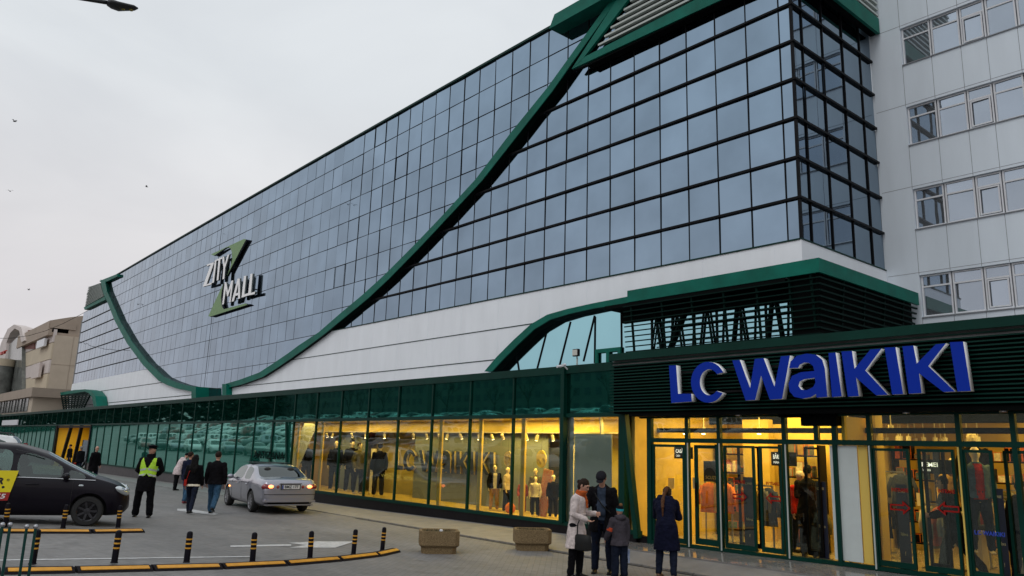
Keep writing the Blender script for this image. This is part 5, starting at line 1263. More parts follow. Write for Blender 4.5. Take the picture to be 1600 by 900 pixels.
# planters
def agg_mat():
    m = mat('aggregate', (.11, .072, .035), .85, bump=.8, bs=90, col2=(.34, .245, .13), spec=.2); n = m.node_tree.nodes
    for x in n:
        if x.type == 'TEX_NOISE' and x.inputs['Scale'].default_value == 3.0: x.inputs['Scale'].default_value = 55
agg_mat(); mat('soil', (.03, .04, .018), .9, bump=.8, var=.4, vs=20)
def planter(p1, p2, depth, lab):
    a, c = at(*p1), at(*p2); d = (c - a); ln = d.length; ang = math.atan2(d.y, d.x); nrm = V(-d.y, d.x, 0).normalized()
    if nrm.x > 0: nrm = -nrm
    ctr = (a + c) / 2 + nrm * depth / 2; s = empty('planter', ctr, ang, lab, 'planter', 'concrete planters on the paving')
    L_, D_ = ln / 2, depth / 2
    b = MB(); rings = [(L_ - .04, D_ - .04, -.03), (L_ - .03, D_ - .03, .12), (L_ + .02, D_ + .02, .16), (L_ + .02, D_ + .02, .44), (L_ - .04, D_ - .04, .44), (L_ - .05, D_ - .05, .38), (L_ - .05, D_ - .05, .3)]
    ch = .09; vs = []
    for x, y, z in rings: vs += [(-x + ch, -y, z), (x - ch, -y, z), (x, -y + ch, z), (x, y - ch, z), (x - ch, y, z), (-x + ch, y, z), (-x, y - ch, z), (-x, -y + ch, z)]
    b.add(vs, [(i * 8 + k, i * 8 + (k + 1) % 8, (i + 1) * 8 + (k + 1) % 8, (i + 1) * 8 + k) for i in range(len(rings) - 1) for k in range(8)] + [tuple(range(7, -1, -1))])
    link('trough', b.mesh('trough', 'aggregate', bevel=.008, fix=True), s)
    b = MB(); b.box(-L_ + .06, L_ - .06, -D_ + .06, D_ - .06, .32, .37); 
    for i in range(220):
        x, y = rc.uniform(-L_ + .1, L_ - .1), rc.uniform(-D_ + .1, D_ - .1); h = rc.uniform(.03, .10); w_ = .006
        b.add([(x - w_, y, .36), (x + w_, y, .36), (x + rc.uniform(-.04, .04), y + rc.uniform(-.04, .04), .37 + h)], [(0, 1, 2)])
    link('soil_and_grass', b.mesh('soil_and_grass', 'soil'), s); return s
planter((656, 865.5), (716, 866.5), .62, 'octagonal-edged exposed aggregate planter with litter on its soil, left one of the pair')
planter((806, 861), (861, 862), .55, 'exposed aggregate planter nearest the standing group, right one of the pair')
# litter in the left planter
P = at(690, 866); b = MB(); b.ball((0, 0, 0), (.05, .04, .035), 7, 5); o = b.build('litter', 'white_frame', loc=(P.x - .30, P.y + .18, P.z + .42)); tagit(o, 'scrap of white paper lying in the left planter', 'litter')
# green metal stand at the bottom left
mat('stand_green', (.006, .045, .038), .45, spec=.2)
for (xa, xb, yt, lb, dd) in ((42, 56, 823, 'green tubular metal stand in front of the leftmost whole bollard', 8.4), (4, 16, 820, 'green tubular metal stand cut off at the left edge', 8.2)):
    ra = ray(xa, yt); pa = V(0, 0, CZ) + ra * dd; rb = ray(xb, yt); pb = V(0, 0, CZ) + rb * dd
    gz_ = G(pa.x, pa.y); s = empty('bicycle_stand', (pa.x, pa.y, gz_), 0, lb, 'metal stand', 'green metal stands'); b = MB()
    for p in (pa, pb): b.tube([(p.x, p.y, gz_ - .02), (p.x, p.y, p.z)], .012, 8)
    b.build('post', 'stand_green', s, world=True, smooth=True); b = MB()
    z1 = gz_ + .16; b.tube([(pa.x, pa.y, z1), (pb.x, pb.y, z1)], .022, 8); b.tube([(pa.x, pa.y, z1 - .03), ((pa.x + pb.x) / 2, (pa.y + pb.y) / 2, z1 + .08), (pb.x, pb.y, z1 - .02)], .014, 8)
    b.build('cross_bar', 'stand_green', s, world=True, smooth=True)
    b = MB(); b.ball((pa.x, pa.y, pa.z), .022, 8, 6); b.ball((pb.x, pb.y, pb.z), .022, 8, 6); b.build('cap', 'rim', s, world=True, smooth=True)
# street lamp
lh = V(0, 0, CZ) + ray(216, 13) * 15; l1 = V(0, 0, CZ) + ray(185, 10) * 15; l2 = V(0, 0, CZ) + ray(168, 4) * 15.02; l3 = V(0, 0, CZ) + ray(118, -4) * 15.1
dl = (l3 - l1).normalized(); base = l3 + V(dl.x, dl.y, 0).normalized() * 2.4; gz_ = G(base.x, base.y)
sl_ = empty('street_lamp', (base.x, base.y, gz_), 0, 'dark cobra-head street lamp reaching in at the top left corner', 'street lamp')
mat('lamp_body', (.012, .014, .017), .4); mat('lamp_lens', (.25, .22, .05), .3)
b = MB(); b.tube([lh, lh * .8 + l1 * .2, l1, l1 * .4 + l2 * .6, l2], [.01, .07, .135, .12, .06], 14, ry=[.01, .035, .055, .06, .05], side=dl.cross(V(0, 0, 1))); b.build('lamp_head', 'lamp_body', sl_, world=True, smooth='all')
b = MB(); top = V(base.x, base.y, l3.z + .5); b.tube([(base.x, base.y, gz_), (base.x, base.y, gz_ + 4), top], [.11, .09, .06], 12); b.tube([top - V(0, 0, .1), top * .6 + l3 * .4 + V(0, 0, .1), l3, l2], [.045, .04, .035, .035], 10); b.build('pole', 'lamp_body', sl_, world=True, smooth='all')
b = MB()
for t in (.35, .75): p = lh * (1 - t) + l1 * t; b.ball(p - V(0, 0, .045), (.035, .035, .015), 8, 6)
b.build('lens', 'lamp_lens', sl_, world=True, smooth='all')
# birds
for px, py, d, sp_n, a, lb in ((23, 190, 60, .55, 10, 'dark bird gliding at the upper left of the sky'), (16, 299, 80, .5, -20, 'small dark bird low at the left edge of the sky'), (229, 292, 70, .6, 30, 'dark bird in the grey sky above the mall roof slope'),
                          (297, 374, 85, .6, 0, 'left one of two small birds just above the mall roofline'), (303, 376, 86, .6, 50, 'right one of two small birds just above the mall roofline'), (45, 453, 90, .5, 15, 'tiny bird above the tan building')):
    p = V(0, 0, CZ) + ray(px, py) * d * 1.35; b = MB(); s_ = sp_n
    b.tube([(-.16, 0, 0), (-.05, 0, .01), (.08, 0, .01), (.17, 0, 0)], [.01, .045, .04, .012], 8)
    for sd in (1, -1): b.add([(.06, 0, .02), (-.05, 0, .02), (-.07, sd * s_ * .45, .16), (.03, sd * s_ * .45, .17), (-.12, sd * s_, .10)], [(0, 1, 2, 3) if sd < 0 else (3, 2, 1, 0), (3, 2, 4) if sd < 0 else (4, 2, 3)])
    tagit(b.build('bird', 'black_metal', loc=p), lb, 'bird').rotation_euler = (R(15), 0, R(a + 40))

# ================================================================== buildings at the far left
mat('tan_render', (.50, .42, .33), .8, var=.08, vs=.4); mat('brown_render', (.36, .29, .23), .8, var=.08, vs=.4); mat('pink_band', (.60, .53, .50), .7, var=.06, vs=.4); mat('sand_band', (.54, .46, .34), .7, var=.06, vs=.4)
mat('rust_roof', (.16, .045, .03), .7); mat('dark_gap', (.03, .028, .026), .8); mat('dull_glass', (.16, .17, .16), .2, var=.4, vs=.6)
XT = -150.0
def zx(px, py): return onX(px, py, XT)
c0 = zx(75, 600); c1 = zx(140, 600); zt0 = zx(77, 500).z; zt1 = zx(134, 489).z; zmid = zx(75, 522).z
tb = empty('shopping_building', (XT, c0.y, -.3), label='tan and brown building with pink and sand striped side, next beyond the mall', cat='building')
b = MB(); Yc = c0.y
b.strip([(XT, Yc, -1), (XT, Yc, zmid)], [(XT, Yc + 12, -1), (XT, Yc + 12, zmid)], (-40, 0, 0)); b.build('wall', 'tan_render', tb, world=True, fix=True)
b = MB(); n = 9; ya = zx(75, 505).y + .3
pts = [(XT - .6, ya + i * 1.5, zt0 + (zt1 - zt0) * math.sin(min(1, i / 6) * math.pi / 2)) for i in range(n)]
b.strip([(p[0], p[1], zmid - .05) for p in pts], pts, (-30, 0, 0)); b.build('upper_storey', 'brown_render', tb, world=True, fix=True)
YT = Yc
def zy(px, py): return onY(px, py, YT - .1)
yf = YT
ybands = []
b = MB(); 
x2 = -186
zz = [zx(75, y).z for y in (505, 522, 530, 553, 575, 600, 625)]
for (za_, zb2, mm) in ((zx(60, 645).z, zx(72, 618).z, 'pink_band'), (zx(72, 618).z, zx(72, 582).z + 0, 'sand_band'), (zx(72, 582).z, zx(72, 560).z, 'pink_band'), (zx(72, 560).z, zx(72, 533).z, 'sand_band'), (zx(72, 533).z, zx(75, 512).z, 'pink_band')):
    b = MB(); b.box(x2, XT - .05, yf - .25, yf + .2, za_, zb2 - .12); b.build('facade_band', mm, tb, world=True)
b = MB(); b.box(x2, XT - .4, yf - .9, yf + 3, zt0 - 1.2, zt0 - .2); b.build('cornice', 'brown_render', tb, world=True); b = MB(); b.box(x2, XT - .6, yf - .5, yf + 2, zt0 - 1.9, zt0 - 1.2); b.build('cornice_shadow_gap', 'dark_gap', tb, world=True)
def board(p1, p2, m, lab, Y=None):
    Y = Y or yf - 1.0; a, c = onY(*p1, Y), onY(*p2, Y); b = MB(); b.box(min(a.x, c.x), max(a.x, c.x), Y, Y + .4, min(a.z, c.z), max(a.z, c.z)); return tagit(b.build('sign_board', m, world=True), lab, 'sign')
board((56, 545), (70, 528), 'white_frame', 'white advertising board high on the striped side of the tan building')
board((48, 592), (63, 566), 'pink_band', 'pale pink board lower on the striped side of the tan building')
b = MB()
for i in range(2, 9, 3): b.box(XT + .02, XT + .05, Yc + i * 1.4, Yc + i * 1.4 + .05, 2, zmid)
for z in range(4, int(zmid), 5): b.box(XT + .02, XT + .05, Yc, Yc + 12, z, z + .05)
b.build('panel_joint', 'brown_render', tb, world=True)
# arched building beyond
YR = 25.0
ab = empty('arched_building', (onY(22, 600, YR).x, YR, -.3), label='pale building with a big round-topped arch, red roof and glass drum at the far left', cat='building')
A1 = [onY(x, y, YR) for x, y in ((8, 560), (10, 535), (16, 520), (23, 513), (30, 517), (33, 535))]; A2 = [onY(x, y, YR) for x, y in ((-6, 560), (2, 535), (12, 514), (22, 507), (33, 511), (38, 532))]
# kept upright: the arch stands in its own plane
b = MB(); b.strip(A2, A1, (0, 2, 0)); b.build('arch', 'pink_band', ab, world=True, fix=True)
q = onY(40, 520, YR + 2); b = MB(); b.strip([onY(31, 517, YR + 1), onY(31, 545, YR + 1)], [onY(54, 515, YR + 1), onY(54, 545, YR + 1)], (0, 6, 0)); b.build('roof', 'rust_roof', ab, world=True, fix=True)
b = MB(); b.strip([onY(8, 545, YR + .5), onY(8, 650, YR + .5)], [onY(34, 520, YR + .5), onY(34, 650, YR + .5)], (0, 5, 0)); b.build('glazed_wall', 'dull_glass', ab, world=True, fix=True)
dr = onY(7, 600, YR - 4); r_ = abs(onY(19, 600, YR - 4).x - dr.x); zt_ = onY(10, 558, YR - 4).z
r_ = 2.3; dr = onY(3, 600, YR - 1)
b = MB(); b.lathe([(r_, -1), (r_, zt_)], (dr.x, YR - 4 + r_, 0), 24); b.build('glass_drum', 'dull_glass', ab, world=True, smooth=True)
b = MB(); b.lathe([(r_ * 1.04, zt_), (r_ * 1.04, zt_ + 1.4), (.01, zt_ + 1.4)], (dr.x, YR - 4 + r_, 0), 24); b.lathe([(r_ * 1.02, zt_ * .45), (r_ * 1.02, zt_ * .45 + .6)], (dr.x, YR - 4 + r_, 0), 24); b.build('drum_band', 'sand_band', ab, world=True, smooth=True)
a = onY(0, 556, YR - 5); b = MB(); c = onY(10, 547, YR - 5)
sgn = empty('red_sign', ((a.x + c.x) / 2, YR - 5, a.z), label='small red lettered sign on the glass drum at the far left', cat='sign'); link('letters', text_mesh('letters', 'ST', (c.z - a.z) * 1.1, .3, mat('red_letter', (.55, .03, .02), .5), T((a.x + c.x) / 2, YR - 5, (a.z + c.z) / 2), bold=.03, width=abs(c.x - a.x)), sgn, world=True)
# low building in front
YL = 19.5
lo = empty('low_building', (onY(20, 640, YL).x, YL, -.3), label='low brown-fronted building with a band of grey windows at the far left', cat='building')
P0 = onY(51, 605, YL); Pz = onY(45, 620, YL).z
b = MB(); b.box(P0.x - 60, P0.x, YL, YL + 6, Pz, P0.z); b.build('fascia', 'brown_render', lo, world=True)
b = MB(); b.box(P0.x - 60, P0.x - 1, YL + .4, YL + 6, -1, Pz); b.build('wall', 'tan_render', lo, world=True)
zl_ = onY(30, 643, YL).z
for i in range(8):
    x = P0.x - 3.5 - i * 5; b = MB(); b.box(x - 4.4, x, YL + .3, YL + .39, zl_, Pz - .1); w = b.build('window', 'dull_glass', lo, world=True); b = MB(); b.box(x - 4.5, x - 4.35, YL + .2, YL + .29, zl_, Pz - .1); b.box(x - 2.3, x - 2.2, YL + .2, YL + .29, zl_, Pz - .1); b.build('frame', 'dark_gap', w, world=True)
# wires
b = MB(); p, q = V(0, 0, CZ) + ray(-60, 522) * 140, V(0, 0, CZ) + ray(150, 478) * 140
b.tube([p.lerp(q, t / 8) - V(0, 0, 2.5 * math.sin(math.pi * t / 8)) for t in range(9)], .035, 5); tagit(b.build('overhead_wire', 'black_metal', world=True), 'thin overhead wire crossing the sky behind the tan building', 'wire')
# ================================================================== shop entrance and its sign
en = empty('shop_entrance', (-6, 14, .25), label='dark green clothing shop entrance with slatted fascia, glass doors and yellow light inside', cat='shop entrance')
XE0, XE1 = -12.24, 4.0
b = MB(); b.box(XE0, XE1, 13.46, 13.52, 4.20, 4.36); b.box(XE0, XE1, 13.52, 14.1, 4.24, 4.34); b.build('fascia_cap', 'dark_green_paint', en, world=True)
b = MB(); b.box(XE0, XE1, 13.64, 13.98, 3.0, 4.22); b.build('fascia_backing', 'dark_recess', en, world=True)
b = MB()
for i in range(17): z = 3.05 + i * .069; b.box(XE0 - .05, XE1, 13.55, 13.64, z - .012, z + .012)
b.build('fascia_slats', mat('fascia_slat', (.0, .030, .021), .5, spec=.15), en, world=True)
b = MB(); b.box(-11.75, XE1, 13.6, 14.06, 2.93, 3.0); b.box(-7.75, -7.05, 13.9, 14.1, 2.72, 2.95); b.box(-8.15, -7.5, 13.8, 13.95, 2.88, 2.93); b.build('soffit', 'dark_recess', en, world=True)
pxs = [1016, 1074.5, 1124.5, 1226.5, 1277, 1305, 1360, 1500, 1586]
EX = [onY(x, 692, 14).x for x in pxs] + [-3.2, -2.2, -1.2, 0]
b = MB(); ZH = 2.42
for i, x in enumerate(EX):
    w = .06 if i in (0,) else .038
    b.box(x - w, x + w, 13.95, 14.05, zfac(x) - .05, 2.93) if i != 4 else b.box(x - w, x + w, 13.95, 14.05, ZH, 2.93)
b.box(EX[0], EX[-1], 13.94, 14.06, ZH - .045, ZH + .045); b.box(-11.75, EX[-1], 13.96, 14.04, 2.90, 2.95)
for i in range(len(EX) - 1):
    if EX[i] < -6.2 or True: b.box(EX[i], EX[i + 1], 13.955, 14.045, zfac(EX[i]) - .02, zfac(EX[i]) + .05)
b.build('frame', 'dark_green_paint', en, world=True)
b = MB(); b.box(-11.85, -11.55, 13.97, 14.1, -.1, .33); b.build('stone_base', 'plinth', en, world=True)
for i in range(len(EX) - 1):
    b = MB(); b.box(EX[i] + .04, EX[i + 1] - .04, 13.995, 14.003, ZH + .04, 2.9); b.build('top_light', 'door_glass', en, world=True)
def pxX(x, y=760): return onY(x, y, 14).x
mat('opaque_panel', (.55, .60, .59), .35, var=.05); mat('yellow_jamb', (.72, .50, .10), .5)
def door(xa, xb, y, m='dark_green_paint', w=.055, top=2.33, label=None):
    z0 = zfac(xa) + .06; f = MB(); f.frame(xa, xb, z0, top, y - .02, y + .03, w); f.box(xa + w, xb - w, y - .018, y + .028, z0 + w, z0 + w + .05)
    d = f.build('door', m, en, world=True); g = MB(); g.box(xa + w, xb - w, y, y + .008, z0 + w + .05, top - w); g.build('glass', 'door_glass', d, world=True); return d
door(pxX(1020), pxX(1071), 14.0)
d = door(pxX(1083), pxX(1121), 14.07, w=.07); b = MB(); b.bar((pxX(1086), 14.02, 1.05), (pxX(1086), 14.02, 1.55), .03); b.build('handle', 'black_metal', d, world=True)
door(pxX(1132), pxX(1180), 14.0, w=.045); door(pxX(1188), pxX(1223), 14.0, w=.045)
door(pxX(1132), pxX(1166), 14.5, 'black_metal', .04); 
door(pxX(1246), pxX(1270), 14.3, 'black_metal', .04)
b = MB(); b.box(pxX(1299), pxX(1342), 14.0, 14.02, .36, ZH - .05); b.build('opaque_panel', 'opaque_panel', en, world=True)
b = MB(); b.box(pxX(1343), pxX(1357), 14.02, 14.06, .36, ZH - .05); b.box(-7.06, -7.0, 14.1, 15.0, .3, 2.9); b.build('jamb', 'yellow_jamb', en, world=True)
g = MB(); g.box(pxX(1230), pxX(1275), 14.0, 14.006, .33, ZH - .05); g.build('fixed_pane', 'door_glass', en, world=True)
door(pxX(1366), pxX(1424), 14.0, w=.045); door(pxX(1437), pxX(1495), 14.0, w=.045); door(pxX(1428), pxX(1462), 14.45, 'black_metal', .045)
door(pxX(1508), pxX(1555), 14.0, w=.045); door(pxX(1560), pxX(1582), 14.35, w=.045); door(pxX(1590), pxX(1640), 14.0, w=.045)
for x in (1078, 1128, 1232, 1364, 1504): b = MB(); X_ = pxX(x); b.box(X_ - .012, X_ + .012, 13.93, 13.949, zfac(X_), ZH - .05); b.build('door_trim', 'louver_grey' if x != 1504 else 'yellow_jamb', en, world=True)
# lettering on the glass
mat('red_vinyl', (.30, .012, .01), .6, spec=.1)
def arrow(xa, xb, yc, flip, parent=en):
    a, c = onY(xa, yc, 13.98), onY(xb, yc, 13.98); L = c.x - a.x; h = .10; z = (a.z + c.z) / 2
    pts = [(0, -.045), (.62, -.045), (.62, -.10), (1, 0), (.62, .10), (.62, .045), (0, .045)]; inn_ = [(.06 / 1, -.022), (.70, -.022), (.70, -.055), (.90, 0), (.70, .055), (.70, .022), (.06, .022)]
    fl = (lambda u: 1 - u) if flip else (lambda u: u)
    return link('arrow', poly_mesh('arrow', [[(a.x + fl(u) * L, z + v * 1.15) for u, v in pts], [(a.x + fl(u) * L, z + v * 1.15) for u, v in inn_]], .004, 'red_vinyl', lambda u, v, w: V(u, 13.975 + w, v)), parent, world=True)
def word(s, xa, xb, yc, h, m, Y=13.975, parent=en, bold=.002, name='lettering'):
    a, c = onY(xa, yc, Y), onY(xb, yc, Y); return link(name, text_mesh(name, s, h, .004, m, T((a.x + c.x) / 2, Y, (a.z + c.z) / 2), bold=bold, width=abs(c.x - a.x)), parent, world=True)
for xa, xb, yc, fl, wx0, wx1, wy in ((1145, 1167, 776, 0, 1145, 1164, 753), (1197, 1220, 779, 1, 1197, 1217, 756), (1391, 1423, 793, 0, 1393, 1419, 766), (1464, 1499, 795, 1, 1466, 1492, 768)):
    arrow(xa, xb, yc, fl); word('INTRARE', wx0, wx1, wy, .085, 'red_vinyl')
word('LC WAIKIKI', 1523, 1570, 834, .09, mat('blue_vinyl', (.02, .06, .45), .5))
# big blue shop sign
ls = empty('shop_sign', (-7.5, 13.3, 3.2), label='big blue LC WAIKIKI letters with pale sides on the dark slatted fascia', cat='sign')
mat('sign_blue', (.004, .030, .36), .5, spec=.1); mat('sign_return', (.9, .9, .9), .45)
def lz(x, y): P = onY(960 + x / 2.5, 500 + y / 2.5, 13.28); return (P.x, P.z)
cc = [];
def ell(cx, cy, rx, ry, a0, a1, n): return [(cx + rx * math.cos(R(a0 + (a1 - a0) * i / n)), cy + ry * math.sin(R(a0 + (a1 - a0) * i / n))) for i in range(n + 1)]
Cl = ell(366, 243, 67, 80, 32, 331, 26) + ell(371, 243, 37, 51, 322, 42, 22)
GL = [[[(213, 178), (241, 177), (249, 288), (300, 288), (303, 318), (222, 324)]], [Cl],
      [[(460, 158), (490, 156), (530, 266), (548, 152), (583, 149), (625, 260), (650, 142), (686, 139), (655, 308), (607, 311), (573, 217), (550, 312), (512, 314)]],
      [[(683, 188), (688, 162), (712, 140), (752, 131), (788, 136), (812, 155), (822, 190), (832, 300), (790, 303), (787, 289), (768, 301), (735, 307), (702, 300), (684, 278), (680, 247), (694, 218), (728, 204), (781, 199), (776, 180), (762, 168), (742, 166), (724, 174), (718, 187)], [(783, 226), (742, 231), (724, 240), (719, 258), (730, 272), (752, 274), (776, 262), (785, 245)]],
      [[(824, 129), (862, 127), (888, 298), (852, 301)]], [[(887, 123), (928, 121), (938, 190), (1000, 115), (1043, 112), (980, 197), (1068, 292), (1022, 294), (944, 225), (955, 297), (912, 299)]],
      [[(1055, 108), (1098, 106), (1128, 289), (1085, 291)]], [[(1125, 103), (1168, 100), (1181, 170), (1255, 95), (1295, 91), (1226, 180), (1330, 279), (1285, 281), (1190, 208), (1200, 285), (1150, 288)]],
      [[(1310, 87), (1362, 84), (1392, 277), (1340, 279)]]]
GL[4] = [[(836, 129), (864, 127), (888, 298), (850, 301)]]
for lp in GL:
    me = poly_mesh('letter', [[lz(*p) for p in L] for L in lp], .15, 'sign_blue', lambda u, v, w: V(u, 13.355 - w, v)); me.materials.append(MATS['sign_return'])
    for p in me.polygons:
        if abs(p.normal.y) < .6: p.material_index = 1
    link('letter', me, ls, world=True)
b = MB(); b.box(-10.3, -4.6, 13.44, 13.47, 3.36, 3.40); b.box(-10.3, -4.6, 13.44, 13.47, 3.80, 3.84)
for x in range(9): b.box(-10.2 + x * .68, -10.16 + x * .68, 13.435, 13.56, 3.37, 3.39)
b.build('mounting_rail', 'black_metal', ls, world=True)
for px, py in ((1156, 641), (1417, 634), (1568, 630)):
    P = onY(px, py, 13.8); b = MB(); b.lathe([(.001, 0), (.06, 0), (.06, .03), (.001, .03)], (P.x, 13.75, 2.91), 12); tagit(b.build('downlight', 'rim', world=True), {1156: 'round downlight in the canopy under the letters LC', 1417: 'round downlight in the canopy under the letters IKI', 1568: 'round downlight in the canopy near the right edge'}[px], 'downlight')
# floodlight and cameras on the edge of the gallery roof
P = onY(902, 556, 13.7)
fl = empty('floodlight', (P.x, 13.9, 4.2), label='square floodlight on a short bracket on the gallery roof edge left of the shop sign', cat='floodlight')
b = MB(); b.box(P.x - .10, P.x + .10, 13.62, 13.70, 4.42, 4.60); b.build('housing', 'black_metal', fl, world=True, bevel=.01); b = MB(); b.box(P.x - .08, P.x + .08, 13.605, 13.618, 4.44, 4.58); b.build('lens', mat('flood_lens', (.55, .55, .5), .1), fl, world=True)
b = MB(); b.bar((P.x - .25, 13.95, 4.2), (P.x - .25, 13.95, 4.42), .03); b.bar((P.x - .25, 13.95, 4.42), (P.x, 13.68, 4.48), .03); b.build('bracket', 'louver_grey', fl, world=True)
P = onY(880, 571, 13.7); cmr = empty('security_camera', (P.x, 13.9, 4.15), label='pair of small white security cameras on the gallery corner', cat='security camera')
b = MB(); b.tube([(P.x - .12, 13.75, 4.22), (P.x - .14, 13.62, 4.20)], .035, 8); b.tube([(P.x + .02, 13.75, 4.25), (P.x + .06, 13.62, 4.22)], .035, 8); b.bar((P.x - .05, 13.9, 4.15), (P.x - .05, 13.75, 4.25), .03); b.build('camera_body', 'white_frame', cmr, world=True, smooth=True)

# ================================================================== inside the shop
inn_s = empty('shop_interior', (-6, 17, .25), label='yellow-lit sales floor seen through the entrance doors', cat='shop interior')
b = MB(); b.box(-12.1, 6, 14.06, 24, .0, .22); b.build('floor', mat('shop_floor', (.42, .36, .26), .15), inn_s, world=True)
b = MB(); b.box(-12.1, 6, 20.5, 20.6, .2, 3.5); b.box(-12.1, -12.0, 14.1, 20.5, .2, 3.5); b.box(-10.9, -10.2, 16.8, 17.0, .2, 3.0); b.box(-9.35, -8.2, 16.2, 16.3, .2, 3.0); b.box(-6.9, -6.8, 14.9, 15.2, .2, 3.1)
b.box(-12.0, -9.4, 17.8, 17.9, .2, 3.3); b.box(-8.3, -8.2, 16.3, 20, .2, 3); b.build('wall', 'shop_cream', inn_s, world=True)
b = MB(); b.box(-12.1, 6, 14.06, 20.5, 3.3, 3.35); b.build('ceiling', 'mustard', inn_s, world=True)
b = MB(); b.box(-12.0, 6, 14.9, 15.0, 2.62, 2.72); b.box(-12.0, 6, 17, 17.1, 2.9, 3.1); b.build('ceiling_beam', 'dark_recess', inn_s, world=True)
lamp('shop_lamp', (-9.6, 15.6, 3.25), 3.5, 190, sy=1.8); lamp('shop_lamp', (-9.8, 17.2, 3.25), 2.5, 50, sy=.8); lamp('shop_lamp', (-4.2, 16.6, 3.25), 4.5, 150, sy=3.4); lamp('shop_lamp', (-7.6, 15.4, 3.25), 1.2, 45, sy=2)
lamp('shop_lamp', (-3.0, 19.3, 3.2), 6, 90, sy=2)
# ceiling spots
emis('spot_lit', (1, .72, .35), 14); mat('spot_white', (.7, .62, .45), .4)
spl = [(1070, 678), (1099, 678), (1186, 678), (1325, 674), (1392, 676), (1376, 724), (1379, 730), (1406, 727), (1407, 737), (1382, 745), (1433, 735), (1465, 739), (1481, 745), (1531, 727), (1354, 734), (1424, 752), (1188, 707), (1412, 760), (1388, 733), (1448, 756), (1473, 731), (1516, 745), (1356, 742), (1262, 722), (1290, 730)]
ORD2 = [None] * len(spl); W17 = ['first', 'second', 'third', 'fourth', 'fifth', 'sixth', 'seventh', 'eighth', 'ninth', 'tenth', 'eleventh', 'twelfth', 'thirteenth', 'fourteenth', 'fifteenth', 'sixteenth', 'seventeenth', 'eighteenth', 'nineteenth', 'twentieth', 'twenty-first', 'twenty-second', 'twenty-third', 'twenty-fourth', 'twenty-fifth']
for j_, (_, i_) in enumerate(sorted((p[0], i) for i, p in enumerate(spl))): ORD2[i_] = W17[j_]
for i, (px, py) in enumerate(spl):
    Yp = 15.4 if i < 5 else rc.choice((17.2, 18.0, 18.8)); P = onY(px, py, Yp); zc_ = min(3.2, max(P.z, 2.5))
    s = empty('ceiling_spot', (P.x, Yp, zc_), 0, 'glowing ceiling spotlight inside the entrance, %s from the left' % ORD2[i], 'spotlight', 'spotlights inside the entrance'); b = MB(); b.tube([(0, 0, 0), (0, .02, .14)], .05, 10); b.tube([(0, .02, .14), (0, .02, 3.3 - zc_)], .01, 6); link('housing', b.mesh('housing', 'spot_white', smooth=True), s); b = MB(); b.tube([(0, -.001, -.006), (0, 0, 0)], .043, 10); link('bulb', b.mesh('bulb', 'spot_lit'), s)
# banners
mat('banner_navy', (.012, .016, .040), .5, var=.1); mat('banner_print', (.55, .47, .25), .5)
bi = 0
for (xa, xb, y0, y1) in ((1161, 1181, 745, 858), (1273, 1296, 752, 872), (1399, 1426, 756, 888), (1551, 1580, 763, 905)):
    Yb = 14.35; a = onY(xa, y0, Yb); c = onY(xb, y1, Yb); z0 = .26
    s = empty('banner_stand', ((a.x + c.x) / 2, Yb, z0), 0, ['navy roll-up banner behind the left entrance arrows', 'navy roll-up banner in front of the shoppers', 'navy roll-up banner behind the right-hand pair of entrance arrows', 'navy roll-up banner near the right edge beside the denim-jacket mannequin'][bi], 'banner', 'navy banners behind the doors'); bi += 1
    b = MB(); b.box(a.x, c.x, Yb, Yb + .01, z0 + .05, a.z); b.build('sheet', 'banner_navy', s, world=True); b = MB(); b.box(a.x - .02, c.x + .02, Yb - .08, Yb + .1, z0, z0 + .05); b.build('base', 'rim', s, world=True)
    xm = (a.x + c.x) / 2; wd = c.x - a.x
    for tx, zz_, hh, ww in (('LC WAIKIKI', a.z - .13, .06, .62), ('Follow us', z0 + .62, .075, .6), ('f', z0 + .30, .09, .08)): link('lettering', text_mesh('lettering', tx, hh, .002, 'banner_print', T(xm, Yb - .003, zz_), bold=.001, width=wd * ww), s, world=True)
# hanging department signs
for s_, s2, xa, xb, y0, y1, Yb in (('CASĂ', 'CASH', 1056, 1068, 701, 714, 14.8), ('BĂRBAȚI', 'MAN', 1208, 1227, 709, 725, 14.9), ('FEMEI', 'WOMAN', 1440, 1466, 721, 737, 15.0)):
    a, c = onY(xa, y0, Yb), onY(xb, y1, Yb); s = empty('hanging_sign', ((a.x + c.x) / 2, Yb, c.z), 0, 'black hanging sign reading %s' % s_, 'sign'); b = MB(); b.box(a.x - .05, c.x + .25, Yb, Yb + .02, c.z - .04, a.z + .04); b.build('panel', 'ink', s, world=True)
    h = abs(a.z - c.z); emis('letter_lit', (1, .97, .9), .9)
    link('lettering', text_mesh('lettering', s_, h * .62, .003, 'letter_lit', T((a.x + c.x) / 2, Yb - .004, c.z + h * .68), bold=.002, width=(c.x - a.x)), s, world=True); link('lettering', text_mesh('lettering', s2, h * .35, .003, 'letter_lit', T(a.x + (c.x - a.x) * .28, Yb - .004, c.z + h * .12), width=(c.x - a.x) * .5), s, world=True)
a, c = onY(1099, 720, 15.2), onY(1124, 750, 15.2); s = empty('hanging_sign', ((a.x + c.x) / 2, 15.2, c.z), 0, 'dark poster reading SCUZE above the clothes rail behind the second door', 'sign'); b = MB(); b.box(a.x, c.x, 15.2, 15.22, c.z - .05, a.z); b.build('panel', 'banner_navy', s, world=True); link('lettering', text_mesh('lettering', 'SCUZE', .1, .002, 'banner_print', T((a.x + c.x) / 2, 15.195, c.z + .04), width=.3), s, world=True)
ORD = ['first', 'second', 'third', 'fourth', 'fifth', 'sixth', 'seventh', 'eighth', 'ninth', 'tenth', 'eleventh', 'twelfth', 'thirteenth', 'fourteenth', 'fifteenth', 'sixteenth', 'seventeenth', 'eighteenth', 'nineteenth']
